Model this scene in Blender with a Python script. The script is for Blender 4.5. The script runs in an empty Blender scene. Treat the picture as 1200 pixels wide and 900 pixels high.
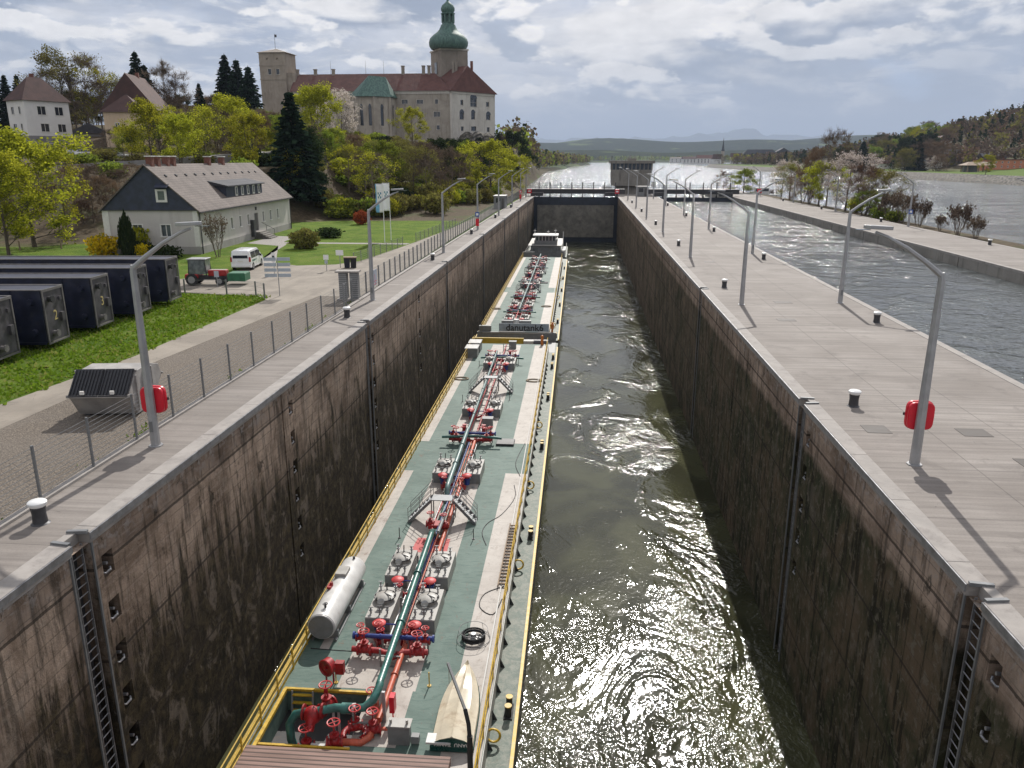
import bpy, math, random
import numpy as np
from mathutils import Vector, Matrix, Euler
rad = math.radians
scene = bpy.context.scene
COL = scene.collection

# ------------------------------------------------------------------ camera, world, sun, exposure
CW, CH, CF = 1200.0, 900.0, 925.0
VPX, VPY, CAMH = 684.0, 186.0, 10.4
def cam_basis():
    v = Vector((VPX-CW/2, -(VPY-CH/2), -CF)).normalized()
    u = Vector((0, 1, -v.y/v.z)).normalized()
    x = v.cross(u)
    return x, v, u
AX, AY, AZ = cam_basis()          # world axes seen from the camera
RW = Matrix((AX, AY, AZ))         # camera -> world
def ray(px, py):
    return RW @ Vector((px-CW/2, -(py-CH/2), -CF))
def G(px, py, z=0.0):
    """the point of the level z that the photograph shows at px, py"""
    d = ray(px, py); t = (z-CAMH)/d.z
    return Vector((d.x*t, d.y*t, z))
def V(px, py, Y):
    d = ray(px, py); t = Y/d.y
    return Vector((d.x*t, Y, d.z*t+CAMH))
cam = bpy.data.cameras.new('camera'); cam_ob = bpy.data.objects.new('camera', cam); COL.objects.link(cam_ob)
cam.sensor_fit = 'HORIZONTAL'; cam.sensor_width = 36.0; cam.lens = CF*36.0/CW
cam.clip_start = 0.5; cam.clip_end = 90000
cam_ob.matrix_world = Matrix.Translation((0, 0, CAMH)) @ RW.to_4x4()
scene.camera = cam_ob

SUN_EL, SUN_AZ = 39.4, 4.6        # azimuth from +Y towards +X
world = bpy.data.worlds.new('World'); scene.world = world; world.use_nodes = True
def build_world():
    nt = world.node_tree; N = nt.nodes; L = nt.links; N.clear()
    def n(t, **k):
        q = N.new(t)
        for a, b in k.items(): setattr(q, a, b)
        return q
    def math_(op, a, b=None, c=None, clamp=False):
        q = n('ShaderNodeMath', operation=op, use_clamp=clamp)
        for i, x in enumerate((a, b, c)):
            if x is None: continue
            if isinstance(x, (int, float)): q.inputs[i].default_value = x
            else: L.new(x, q.inputs[i])
        return q.outputs[0]
    def mix(f, a, b):
        q = n('ShaderNodeMix', data_type='RGBA')
        if isinstance(f, (int, float)): q.inputs[0].default_value = f
        else: L.new(f, q.inputs[0])
        for i, x in ((6, a), (7, b)):
            if isinstance(x, tuple): q.inputs[i].default_value = (*x, 1)
            else: L.new(x, q.inputs[i])
        return q.outputs[2]
    def rng(x, a, b, c=0.0, d=1.0, smooth=True):
        q = n('ShaderNodeMapRange', interpolation_type='SMOOTHSTEP' if smooth else 'LINEAR')
        L.new(x, q.inputs[0])
        for i, w in enumerate((a, b, c, d)): q.inputs[i+1].default_value = w
        return q.outputs[0]
    sky = n('ShaderNodeTexSky', sky_type='NISHITA', sun_disc=False)
    sky.sun_elevation = rad(SUN_EL); sky.sun_rotation = rad(SUN_AZ); sky.altitude = 200; sky.dust_density = 2.0
    tc = n('ShaderNodeTexCoord')
    sp = n('ShaderNodeSeparateXYZ'); L.new(tc.outputs['Generated'], sp.inputs[0])
    X, Y, Z = sp.outputs
    zz = math_('ADD', math_('MAXIMUM', Z, 0.0), 0.085)
    u = math_('DIVIDE', X, zz); v = math_('DIVIDE', Y, zz)
    def cloudnoise(scale, ox, oy, detail, rough, dist, zs=1.0):
        cb = n('ShaderNodeCombineXYZ')
        L.new(math_('ADD', u, ox), cb.inputs[0]); L.new(math_('MULTIPLY', math_('ADD', v, oy), zs), cb.inputs[1])
        q = n('ShaderNodeTexNoise'); q.inputs['Scale'].default_value = scale; q.inputs['Detail'].default_value = detail
        q.inputs['Roughness'].default_value = rough; q.inputs['Distortion'].default_value = dist
        L.new(cb.outputs[0], q.inputs['Vector']); return q.outputs[0]
    big = cloudnoise(0.55, 3.1, 1.7, 8, 0.58, 0.35, 0.9)
    mid = cloudnoise(1.6, -2.3, 8.1, 9, 0.62, 0.5)
    def dirnoise(sc, loc, detail, rough, dist):
        mp = n('ShaderNodeMapping'); mp.inputs['Scale'].default_value = sc; mp.inputs['Location'].default_value = loc; L.new(tc.outputs['Generated'], mp.inputs[0])
        q = n('ShaderNodeTexNoise'); q.inputs['Scale'].default_value = 1.0; q.inputs['Detail'].default_value = detail; q.inputs['Roughness'].default_value = rough; q.inputs['Distortion'].default_value = dist
        L.new(mp.outputs[0], q.inputs['Vector']); return q.outputs[0]
    # heaped clouds: the same noise read a little higher up tells lit tops from grey undersides
    S1 = (9.5, 9.5, 22); puff = dirnoise(S1, (0, 0, 0), 8, 0.55, 0.12); pup = dirnoise(S1, (0.03, 0, 0.30), 3, 0.5, 0.12)
    S2 = (4.2, 4.2, 11.0); blob = dirnoise(S2, (4.2, 1.3, 0.6), 8, 0.52, 0.1); bup = dirnoise(S2, (4.2, 1.3, 1.0), 3, 0.45, 0.1)
    # deep layer
    c = mix(rng(big, 0.42, 0.58), (0.33, 0.375, 0.48), (0.64, 0.645, 0.69))
    c = mix(math_('MULTIPLY', rng(mid, 0.48, 0.60), 0.8), c, (0.86, 0.83, 0.81))
    lit2 = rng(math_('SUBTRACT', blob, bup), -0.05, 0.06); col2 = mix(lit2, (0.20, 0.245, 0.34), (0.98, 0.93, 0.88))
    c = mix(rng(blob, 0.48, 0.55), c, col2)
    lit1 = rng(math_('SUBTRACT', puff, pup), -0.05, 0.07); col1 = mix(lit1, (0.28, 0.33, 0.43), (1.15, 1.08, 1.0))
    c = mix(math_('MULTIPLY', rng(puff, 0.50, 0.56), 0.85), c, col1)
    fm = rng(dirnoise((22, 22, 55), (1, 2, 3), 6, 0.6, 0.3), 0.3, 0.7, 0.84, 1.14, False)
    fs = n('ShaderNodeVectorMath', operation='SCALE'); L.new(c, fs.inputs[0]); L.new(fm, fs.inputs['Scale']); c = fs.outputs[0]
    # bank of slate cloud low over the right half
    az = n('ShaderNodeMath', operation='ARCTAN2'); L.new(X, az.inputs[0]); L.new(Y, az.inputs[1])
    wob = math_('MULTIPLY', math_('SUBTRACT', blob, 0.5), 0.9)
    east = rng(math_('ADD', az.outputs[0], wob), -0.30, 0.10)
    lowmask = rng(math_('ADD', Z, math_('MULTIPLY', math_('SUBTRACT', puff, 0.5), 0.16)), 0.085, 0.030)
    slate = mix(rng(Z, 0.0, 0.07), (0.28, 0.38, 0.54), (0.19, 0.25, 0.37))
    west = mix(rng(puff, 0.44, 0.58), (0.44, 0.49, 0.60), (0.78, 0.76, 0.78))
    c = mix(lowmask, c, mix(east, west, slate))
    heavy = math_('MULTIPLY', math_('MULTIPLY', rng(az.outputs[0], -0.05, 0.45), rng(Z, 0.20, 0.06)), 0.5)
    c = mix(heavy, c, (0.24, 0.29, 0.39))
    gap = math_('MULTIPLY', rng(blob, 0.38, 0.30), 0.65)
    c = mix(gap, c, (0.36, 0.50, 0.74))
    bg = n('ShaderNodeBackground'); bg.inputs['Strength'].default_value = 0.10; L.new(sky.outputs[0], bg.inputs[0])
    bg2 = n('ShaderNodeBackground'); bg2.inputs['Strength'].default_value = 1.12; L.new(c, bg2.inputs[0])
    ms = n('ShaderNodeMixShader'); ms.inputs[0].default_value = 0.90
    L.new(bg.outputs[0], ms.inputs[1]); L.new(bg2.outputs[0], ms.inputs[2])
    o = n('ShaderNodeOutputWorld'); L.new(ms.outputs[0], o.inputs[0])
build_world()
sl = bpy.data.lights.new('sun', 'SUN'); sl.energy = 5.0; sl.angle = rad(0.53); sl.color = (1.0, 0.96, 0.90)
so = bpy.data.objects.new('sun', sl); COL.objects.link(so)
sd = Vector((math.sin(rad(SUN_AZ))*math.cos(rad(SUN_EL)), math.cos(rad(SUN_AZ))*math.cos(rad(SUN_EL)), math.sin(rad(SUN_EL))))
so.rotation_euler = sd.to_track_quat('Z', 'Y').to_euler(); so.location = (0, 0, 200)
scene.view_settings.view_transform = 'Standard'; scene.view_settings.look = 'None'
scene.view_settings.exposure = 0.08; scene.view_settings.gamma = 1.0
scene.cycles.max_bounces = 6; scene.cycles.diffuse_bounces = 2; scene.cycles.glossy_bounces = 3
scene.cycles.transparent_max_bounces = 6; scene.cycles.volume_bounces = 0
scene.cycles.sample_clamp_direct = 0; scene.cycles.sample_clamp_indirect = 4
scene.cycles.caustics_reflective = False; scene.cycles.caustics_refractive = False

# ------------------------------------------------------------------ mesh helpers
class MB:
    def __init__(s): s.v = []; s.f = []; s.m = []
    def add(s, vs, fs, mi=0):
        o = len(s.v); s.v.extend([tuple(q) for q in vs]); s.f.extend([[i+o for i in f] for f in fs]); s.m.extend([mi]*len(fs)); return s
    def box(s, x0, x1, y0, y1, z0, z1, mi=0, M=None):
        vs = [Vector((x, y, z)) for z in (z0, z1) for y in (y0, y1) for x in (x0, x1)]
        if M: vs = [M @ q for q in vs]
        return s.add(vs, [(0,2,3,1), (4,5,7,6), (0,1,5,4), (2,6,7,3), (0,4,6,2), (1,3,7,5)], mi)
    def cbox(s, c, d, rz=0, mi=0, rx=0, ry=0):
        M = Matrix.Translation(c) @ Euler((rx, ry, rz)).to_matrix().to_4x4()
        return s.box(-d[0]/2, d[0]/2, -d[1]/2, d[1]/2, -d[2]/2, d[2]/2, mi, M)
    def beam(s, a, b, w, h=None, mi=0):
        h = h or w; a = Vector(a); b = Vector(b); d = b-a; L = d.length
        q = d.to_track_quat('Y', 'Z')
        M = Matrix.Translation((a+b)/2) @ q.to_matrix().to_4x4()
        return s.box(-w/2, w/2, -L/2, L/2, -h/2, h/2, mi, M)
    def prism(s, poly, z0, z1, mi=0, M=None, top=None):
        n = len(poly); vs = [Vector((p[0], p[1], z0)) for p in poly] + [Vector((p[0], p[1], z1)) for p in (top or poly)]
        if M: vs = [M @ q for q in vs]
        return s.add(vs, [list(range(n))[::-1], list(range(n, 2*n))] + [(i, (i+1) % n, n+(i+1) % n, n+i) for i in range(n)], mi)
    def cyl(s, a, b, r0, r1=None, n=10, mi=0, caps=True):
        r1 = r0 if r1 is None else r1
        return s.tube([a, b], [r0, r1], n, mi, caps)
    def tube(s, pts, r, n=8, mi=0, caps=True, closed=False):
        pts = [Vector(p) for p in pts]; k = len(pts)
        rs = r if isinstance(r, (list, tuple)) else [r]*k
        vs = []; ref = None
        for i, p in enumerate(pts):
            if closed: t = pts[(i+1) % k]-pts[i-1]
            else: t = pts[min(i+1, k-1)]-pts[max(i-1, 0)]
            if t.length < 1e-9: t = Vector((0, 0, 1))
            t.normalize()
            if ref is None:
                ref = Vector((0, 0, 1)) if abs(t.z) < 0.9 else Vector((1, 0, 0))
            x = ref.cross(t)
            if x.length < 1e-6: ref = Vector((0, 1, 0)); x = ref.cross(t)
            x.normalize(); y = t.cross(x); ref = y
            for j in range(n):
                a = 2*math.pi*(j+0.5)/n
                vs.append(p+(x*math.cos(a)+y*math.sin(a))*rs[i])
        fs = []
        for i in range(k if closed else k-1):
            i2 = (i+1) % k
            for j in range(n):
                fs.append((i*n+j, i*n+(j+1) % n, i2*n+(j+1) % n, i2*n+j))
        if caps and not closed: fs.append(list(range(n))[::-1]); fs.append([(k-1)*n+j for j in range(n)])
        return s.add(vs, fs, mi)
    def lathe(s, c, prof, n=16, mi=0, M=None):
        vs = []
        for r, z in prof:
            for j in range(n):
                a = 2*math.pi*j/n; q = Vector((r*math.cos(a), r*math.sin(a), z))
                vs.append((M @ q if M else q)+Vector(c))
        k = len(prof); fs = [(i*n+j, i*n+(j+1) % n, (i+1)*n+(j+1) % n, (i+1)*n+j) for i in range(k-1) for j in range(n)]
        fs.append(list(range(n))[::-1]); fs.append([(k-1)*n+j for j in range(n)])
        return s.add(vs, fs, mi)
    def sphere(s, c, r, sc=(1, 1, 1), n=12, mi=0):
        k = n//2; prof = [(max(1e-3, r*math.sin(math.pi*i/k)), -r*math.cos(math.pi*i/k)) for i in range(k+1)]
        return s.lathe(c, prof, n, mi, Matrix.Diagonal((*sc, 1)))
    def torus(s, c, R, r, n=20, m=8, mi=0, M=None):
        pts = [Vector((R*math.cos(2*math.pi*i/n), R*math.sin(2*math.pi*i/n), 0)) for i in range(n)]
        pts = [(M @ p if M else p)+Vector(c) for p in pts]
        return s.tube(pts, r, m, mi, closed=True)
    def quad(s, a, b, c, d, mi=0): return s.add([a, b, c, d], [(0, 1, 2, 3)], mi)
    def panel(s, O, U, W, w, h, holes=(), depth=0.2, mi=0, mi_in=None, back=True, mi_back=None):
        """wall face in the plane O + a*U + b*W with recessed openings (a0,a1,b0,b1)"""
        O = Vector(O); U = Vector(U).normalized(); W = Vector(W).normalized(); Nn = U.cross(W)
        mi_in = mi if mi_in is None else mi_in
        As = sorted({0, w, *[q for hh in holes for q in hh[:2]]}); Bs = sorted({0, h, *[q for hh in holes for q in hh[2:4]]})
        P = lambda a, b, d=0: O+U*a+W*b-Nn*d
        for i in range(len(As)-1):
            for j in range(len(Bs)-1):
                ca, cb = (As[i]+As[i+1])/2, (Bs[j]+Bs[j+1])/2
                if any(q[0] < ca < q[1] and q[2] < cb < q[3] for q in holes): continue
                s.quad(P(As[i], Bs[j]), P(As[i+1], Bs[j]), P(As[i+1], Bs[j+1]), P(As[i], Bs[j+1]), mi)
        for q in holes:
            a0, a1, b0, b1 = q[:4]; d = depth
            s.quad(P(a0,b0), P(a0,b0,d), P(a1,b0,d), P(a1,b0), mi_in); s.quad(P(a0,b1), P(a1,b1), P(a1,b1,d), P(a0,b1,d), mi_in)
            s.quad(P(a0,b0), P(a0,b1), P(a0,b1,d), P(a0,b0,d), mi_in); s.quad(P(a1,b0), P(a1,b0,d), P(a1,b1,d), P(a1,b1), mi_in)
            if back: s.quad(P(a0,b0,d), P(a1,b0,d), P(a1,b1,d), P(a0,b1,d), mi_in if mi_back is None else mi_back)
        return s
    def build(s, name, mats, parent=None, smooth=0, bevel=0, loc=None):
        me = bpy.data.meshes.new(name); me.from_pydata(s.v, [], s.f)
        for m_ in (mats if isinstance(mats, (list, tuple)) else [mats]): me.materials.append(m_)
        if any(s.m): me.polygons.foreach_set('material_index', s.m)
        me.validate(); me.update()
        if smooth: me.shade_smooth(); me.set_sharp_from_angle(angle=rad(smooth))
        ob = bpy.data.objects.new(name, me); COL.objects.link(ob)
        if parent: ob.parent = parent
        if loc: ob.location = loc
        if bevel:
            b = ob.modifiers.new('bevel', 'BEVEL'); b.width = bevel; b.segments = 2; b.limit_method = 'ANGLE'; b.angle_limit = rad(40)
        return ob
def tag(o, label=None, cat=None, group=None, kind=None):
    if label: o['label'] = label
    if cat: o['category'] = cat
    if group: o['group'] = group
    if kind: o['kind'] = kind
    return o
def thing(name, label, cat, loc=(0, 0, 0), rz=0, group=None, sc=None):
    o = bpy.data.objects.new(name, None); COL.objects.link(o); o.location = loc; o.rotation_euler = (0, 0, rz)
    o.empty_display_size = 0.1
    if sc: o.scale = (sc, sc, sc) if isinstance(sc, (int, float)) else sc
    return tag(o, label, cat, group)
KIDS = {}
def kids(o):
    return [c for c in COL.objects if c.parent == o]
def dup(root, loc, rz=0, label=None, group=None, sc=None, tree=None):
    tree = tree or [(c, kids(c)) for c in kids(root)]
    r = root.copy(); COL.objects.link(r); r.location = loc; r.rotation_euler = (0, 0, rz)
    if label: r['label'] = label
    if group: r['group'] = group
    if sc: r.scale = (sc, sc, sc) if isinstance(sc, (int, float)) else sc
    for c, gs in tree:
        d = c.copy(); COL.objects.link(d); d.parent = r
        for g in gs:
            e = g.copy(); COL.objects.link(e); e.parent = d
    return r
def structure(o): o['kind'] = 'structure'; return o
def lerp(a, b, t): return a+(b-a)*t
def ss(x, a=0.0, b=1.0):
    t = min(1, max(0, (x-a)/(b-a))); return t*t*(3-2*t)

# ------------------------------------------------------------------ materials
class NT:
    def __init__(s, name):
        s.mat = bpy.data.materials.new(name); s.mat.use_nodes = True; s.nt = s.mat.node_tree; s.N = s.nt.nodes; s.L = s.nt.links
        s.N.clear(); s.out = s.N.new('ShaderNodeOutputMaterial'); s.b = s.N.new('ShaderNodeBsdfPrincipled'); s.L.new(s.b.outputs[0], s.out.inputs[0])
    def n(s, t, **k):
        q = s.N.new(t)
        for a, b in k.items(): setattr(q, a, b)
        return q
    def coord(s, which='Object', scale=(1, 1, 1), loc=(0, 0, 0)):
        t = s.n('ShaderNodeTexCoord') if which != 'World' else s.n('ShaderNodeNewGeometry')
        m = s.n('ShaderNodeMapping'); m.inputs['Scale'].default_value = scale; m.inputs['Location'].default_value = loc
        s.L.new(t.outputs[which if which != 'World' else 'Position'], m.inputs[0]); return m.outputs[0]
    def noise(s, vec, scale=1, detail=4, rough=0.55, dist=0):
        q = s.n('ShaderNodeTexNoise'); q.inputs['Scale'].default_value = scale; q.inputs['Detail'].default_value = detail
        q.inputs['Roughness'].default_value = rough; q.inputs['Distortion'].default_value = dist
        s.L.new(vec, q.inputs['Vector']); return q.outputs[0]
    def vor(s, vec, scale=1, feat='F1'):
        q = s.n('ShaderNodeTexVoronoi', feature=feat); q.inputs['Scale'].default_value = scale; s.L.new(vec, q.inputs['Vector']); return q
    def rng(s, x, a, b, c=0.0, d=1.0, sm=True):
        q = s.n('ShaderNodeMapRange', interpolation_type='SMOOTHSTEP' if sm else 'LINEAR'); s.L.new(x, q.inputs[0])
        for i, w in enumerate((a, b, c, d)): q.inputs[i+1].default_value = w
        return q.outputs[0]
    def math(s, op, a, b=None, c=None):
        q = s.n('ShaderNodeMath', operation=op)
        for i, x in enumerate((a, b, c)):
            if x is None: continue
            if isinstance(x, (int, float)): q.inputs[i].default_value = x
            else: s.L.new(x, q.inputs[i])
        return q.outputs[0]
    def mix(s, f, a, b, mode='MIX'):
        q = s.n('ShaderNodeMix', data_type='RGBA', blend_type=mode)
        if isinstance(f, (int, float)): q.inputs[0].default_value = f
        else: s.L.new(f, q.inputs[0])
        for i, x in ((6, a), (7, b)):
            if isinstance(x, tuple): q.inputs[i].default_value = (*x[:3], 1)
            else: s.L.new(x, q.inputs[i])
        return q.outputs[2]
    def xyz(s, vec):
        q = s.n('ShaderNodeSeparateXYZ'); s.L.new(vec, q.inputs[0]); return q.outputs
    def line(s, x, period, width, off=0.0):
        """1 on a thin line every period"""
        m = s.math('PINGPONG', s.math('ADD', x, off), period/2)
        return s.math('LESS_THAN', m, width/2)
    def color(s, c):
        if isinstance(c, tuple): s.b.inputs['Base Color'].default_value = (*c[:3], 1)
        else: s.L.new(c, s.b.inputs['Base Color'])
    def rough(s, r):
        if isinstance(r, (int, float)): s.b.inputs['Roughness'].default_value = r
        else: s.L.new(r, s.b.inputs['Roughness'])
    def bump(s, h, strength=0.3, dist=0.02, prev=None):
        q = s.n('ShaderNodeBump'); q.inputs['Strength'].default_value = strength; q.inputs['Distance'].default_value = dist
        s.L.new(h, q.inputs['Height'])
        if prev is not None: s.L.new(prev, q.inputs['Normal'])
        s.L.new(q.outputs[0], s.b.inputs['Normal']); return q.outputs[0]
def pmat(name, col, rough=0.6, var=0.15, scale=3.0, bump=0.0, bscale=20, metal=0.0, dirt=None, dirt_amt=0.4, spec=None, coat=0):
    t = NT(name); v = t.coord('Object')
    a = t.noise(v, scale, 5, 0.6)
    c = t.mix(t.rng(a, 0.3, 0.7), tuple(x*(1-var) for x in col), tuple(min(1, x*(1+var)) for x in col))
    if dirt:
        d = t.noise(v, scale*0.7+0.3, 7, 0.7, 0.4)
        c = t.mix(t.math('MULTIPLY', t.rng(d, 0.5, 0.72), dirt_amt), c, dirt)
    t.color(c); t.rough(t.rng(a, 0.2, 0.8, max(0.05, rough-0.08), min(1, rough+0.08))); t.b.inputs['Metallic'].default_value = metal
    if spec is not None: t.b.inputs['Specular IOR Level'].default_value = spec
    if coat: t.b.inputs['Coat Weight'].default_value = coat
    if bump: t.bump(t.noise(v, bscale, 4, 0.6), bump, 0.02)
    return t.mat
M = {}
def mk_materials():
    # quay paving: brushed concrete slabs
    t = NT('quay_concrete'); v = t.coord('World'); X, Y, Z = t.xyz(v)
    a = t.noise(t.coord('World', (0.10, 3.5, 1)), 1.0, 6, 0.7); b = t.noise(v, 0.22, 6, 0.6, 0.5); g = t.noise(v, 14, 3)
    c = t.mix(t.rng(b, 0.3, 0.7), (0.225, 0.198, 0.175), (0.325, 0.293, 0.265))
    c = t.mix(t.math('MULTIPLY', t.rng(a, 0.35, 0.7), 0.7), c, (0.135, 0.117, 0.104))
    c = t.mix(t.math('MULTIPLY', t.rng(g, 0.45, 0.7), 0.25), c, (0.14, 0.12, 0.11))
    st = t.noise(t.coord('World', (0.6, 0.5, 1), (7, 3, 0)), 1.0, 8, 0.7, 0.6)
    c = t.mix(t.math('MULTIPLY', t.rng(st, 0.54, 0.70), 0.5), c, (0.105, 0.09, 0.08))
    cb = t.n('ShaderNodeCombineXYZ'); t.L.new(t.math('FLOOR', t.math('DIVIDE', t.math('ADD', Y, 1.2), 4.0)), cb.inputs[0]); t.L.new(t.math('GREATER_THAN', X, 13.9), cb.inputs[1]); t.L.new(t.math('GREATER_THAN', X, 16.6), cb.inputs[2])
    wn = t.n('ShaderNodeTexWhiteNoise'); t.L.new(cb.outputs[0], wn.inputs['Vector']); c = t.mix(t.math('MULTIPLY', wn.outputs['Value'], 0.30), c, (0.15, 0.128, 0.112))
    crk = t.vor(t.coord('World', (0.22, 0.16, 1)), 1.0, 'DISTANCE_TO_EDGE'); ck = t.math('LESS_THAN', t.math('ADD', crk.outputs['Distance'], t.math('MULTIPLY', t.noise(v, 1.1, 6, 0.75), 0.06)), 0.0255); c = t.mix(t.math('MULTIPLY', ck, 0.6), c, (0.08, 0.07, 0.06))
    l = t.math('MAXIMUM', t.line(Y, 4.0, 0.035, 1.2), t.math('MULTIPLY', t.math('GREATER_THAN', X, 0), t.math('MAXIMUM',
        t.math('LESS_THAN', t.math('ABSOLUTE', t.math('SUBTRACT', X, 13.9)), 0.02), t.math('LESS_THAN', t.math('ABSOLUTE', t.math('SUBTRACT', X, 16.6)), 0.02))))
    c = t.mix(t.math('MULTIPLY', l, 0.6), c, (0.07, 0.06, 0.055))
    t.color(c); t.rough(0.85); fl = t.noise(t.coord('World', (0.5, 30, 1)), 1.0, 3); t.bump(fl, 0.25, 0.02); M['quay'] = t.mat
    # lock wall concrete (board marked, wet and weedy below the upper water line)
    for nm, dark in (('wall_left', 0.0), ('wall_right', 1.0)):
        t = NT('lock_concrete_'+('left' if not dark else 'right')); v = t.coord('World'); X, Y, Z = t.xyz(v)
        n1 = t.noise(v, 0.35, 8, 0.65, 0.6); n2 = t.noise(t.coord('World', (1, 1.9, 0.20)), 1.0, 8, 0.7, 0.3); n3 = t.noise(t.coord('World', (1, 0.35, 3.2)), 2.0, 5, 0.65)
        n4 = t.noise(v, 2.2, 9, 0.75, 0.4)
        base = t.mix(t.rng(n1, 0.36, 0.64), (0.165, 0.118, 0.086), (0.40, 0.305, 0.235))
        base = t.mix(t.math('MULTIPLY', t.rng(n3, 0.45, 0.7), 0.5), base, (0.36, 0.285, 0.235))
        base = t.mix(t.math('MULTIPLY', t.rng(n4, 0.5, 0.7), 0.5), base, (0.085, 0.068, 0.055))
        # streaks running down
        base = t.mix(t.math('MULTIPLY', t.rng(n2, 0.50, 0.62), 0.68), base, (0.040, 0.033, 0.025))
        depth = t.math('ADD', Z, t.math('MULTIPLY', t.math('SUBTRACT', n2, 0.5), 16.0))
        if dark:
            algae = t.mix(t.rng(n1, 0.35, 0.65), (0.036, 0.040, 0.020), (0.115, 0.084, 0.054))
            algae = t.mix(t.math('MULTIPLY', t.rng(n2, 0.5, 0.58), 0.8), algae, (0.010, 0.011, 0.006))
            algae = t.mix(t.math('MULTIPLY', t.rng(n4, 0.52, 0.62), 0.8), algae, (0.150, 0.130, 0.098))
            edge = t.math('ADD', Z, t.math('MULTIPLY', t.math('SUBTRACT', n4, 0.5), 0.9))
            far = t.rng(Y, 40, 130)
            f = t.math('MULTIPLY', t.rng(edge, -1.65, -2.15), t.rng(Y, 40, 150, 1.0, 0.62))
            c = t.mix(f, base, algae)
        else:
            algae = t.mix(t.rng(n4, 0.4, 0.65), (0.010, 0.009, 0.006), (0.060, 0.046, 0.024))
            f = t.math('MULTIPLY', t.rng(depth, -2.6, -5.6), 0.96)
            c = t.mix(f, base, algae)
        pv_ = t.noise(t.coord('World', (1, 0.9, 0.45), (5, 9, 2)), 1.0, 9, 0.72, 0.8)
        c = t.mix(t.math('MULTIPLY', t.rng(pv_, 0.53, 0.63), 0.42), c, (0.26, 0.215, 0.175) if not dark else (0.150, 0.128, 0.102))
        c = t.mix(t.math('MULTIPLY', t.rng(pv_, 0.43, 0.36), 0.75), c, (0.022, 0.020, 0.014))
        # board marks and lift joints
        wob = t.math('ADD', Z, t.math('MULTIPLY', n4, 0.10))
        b1 = t.line(wob, 0.52, 0.035); b2 = t.line(wob, 3.1, 0.10, 1.2)
        c = t.mix(t.math('MULTIPLY', b1, t.rng(n1, 0.4, 0.6, 0.0, 0.45)), c, (0.05, 0.04, 0.033))
        c = t.mix(t.math('MULTIPLY', b2, 0.75), c, (0.03, 0.024, 0.02))
        # pale lime run-off near the top
        top = t.math('MULTIPLY', t.rng(Z, -1.3, -0.3), t.rng(n4, 0.5, 0.6))
        c = t.mix(t.math('MULTIPLY', top, 0.6), c, (0.44, 0.40, 0.37))
        t.color(c); t.rough(0.9); t.b.inputs['Specular IOR Level'].default_value = 0.12
        h = t.math('ADD', t.math('MULTIPLY', n4, 1.0), t.math('MULTIPLY', t.noise(v, 9, 5, 0.7), 0.35)); h = t.math('SUBTRACT', h, t.math('MULTIPLY', b1, 0.35))
        t.bump(h, 0.6, 0.09); M[nm] = t.mat
    M['coping'] = pmat('coping_concrete', (0.31, 0.285, 0.262), 0.85, 0.14, 1.2, 0.3, 12, dirt=(0.17, 0.15, 0.14), dirt_amt=0.6)
    M['edge_steel'] = pmat('worn_edge_steel', (0.30, 0.30, 0.31), 0.45, 0.2, 3, metal=0.6, dirt=(0.12, 0.09, 0.07))
    # water
    def water(name, deep, wave, fine, rough, sx=1.0, sy=1.0, dist=0.12, wd=5, wr=0.62, fw=0.22, ww=0.10):
        t = NT(name); t.color(deep); t.rough(rough); t.b.inputs['IOR'].default_value = 1.34 if name == 'lock_water' else 1.45; t.b.inputs['Specular IOR Level'].default_value = 0.5
        v = t.coord('World', (sx, sy, 1)); 
        a = t.noise(v, wave, wd, wr, 1.1); b = t.noise(v, fine, 2, 0.5, 0.6); c = t.noise(v, wave*0.22, 3, 0.5, 0.8)
        w = t.n('ShaderNodeTexWave', wave_type='BANDS', bands_direction='DIAGONAL'); w.inputs['Scale'].default_value = wave*0.35; w.inputs['Distortion'].default_value = 9; w.inputs['Detail'].default_value = 3
        t.L.new(v, w.inputs['Vector'])
        cc = t.mix(t.rng(c, 0.35, 0.65), tuple(x*0.65 for x in deep), tuple(x*1.5 for x in deep)); t.color(cc)
        h = t.math('ADD', t.math('ADD', t.math('MULTIPLY', a, 1.0), t.math('MULTIPLY', b, fw)), t.math('MULTIPLY', w.outputs[0], ww))
        if name == 'lock_water':
            X, Y, Z = t.xyz(t.coord('World')); k = t.noise(t.coord('World', (0.16, 0.10, 1), (2.3, 0.4, 0)), 1.0, 4, 0.6, 1.2)
            q = t.math('ADD', t.math('ADD', t.math('MULTIPLY', t.rng(Y, 40, 27), 0.13), t.math('MULTIPLY', t.rng(X, 2, 9), 0.12)), k)
            h = t.math('MULTIPLY', t.math('MULTIPLY', h, t.rng(q, 0.48, 0.74, 0.22, 1.55)), t.rng(Y, 150, 215, 1.0, 3.6))
        else:
            X, Y, Z = t.xyz(t.coord('World')); h = t.math('MULTIPLY', t.math('MULTIPLY', h, t.rng(c, 0.35, 0.62, 0.45, 1.25)), t.rng(Y, 60, 210, 1.0, 2.4 if 'basin' in name else 1.0))
        t.bump(h, 1.0, dist); return t.mat
    M['lock_water'] = water('lock_water', (0.046, 0.047, 0.024), 0.80, 5.5, 0.085, 1.0, 0.8, 0.10, 2, 0.5, 0.40, 0.02)
    M['chamber_water'] = water('basin_water', (0.075, 0.083, 0.083), 1.1, 4.0, 0.08, 0.9, 1.0, 0.16, 2, 0.5, 0.40, 0.05)
    M['river'] = water('river_water', (0.09, 0.10, 0.10), 0.55, 2.2, 0.12, 0.7, 1.0, 0.55)
    # ground
    t = NT('ground_grass'); v = t.coord('World'); 
    at = t.n('ShaderNodeAttribute', attribute_name='wood'); wd = at.outputs['Fac']
    at2 = t.n('ShaderNodeAttribute', attribute_name='field'); fd = at2.outputs['Fac']
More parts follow.
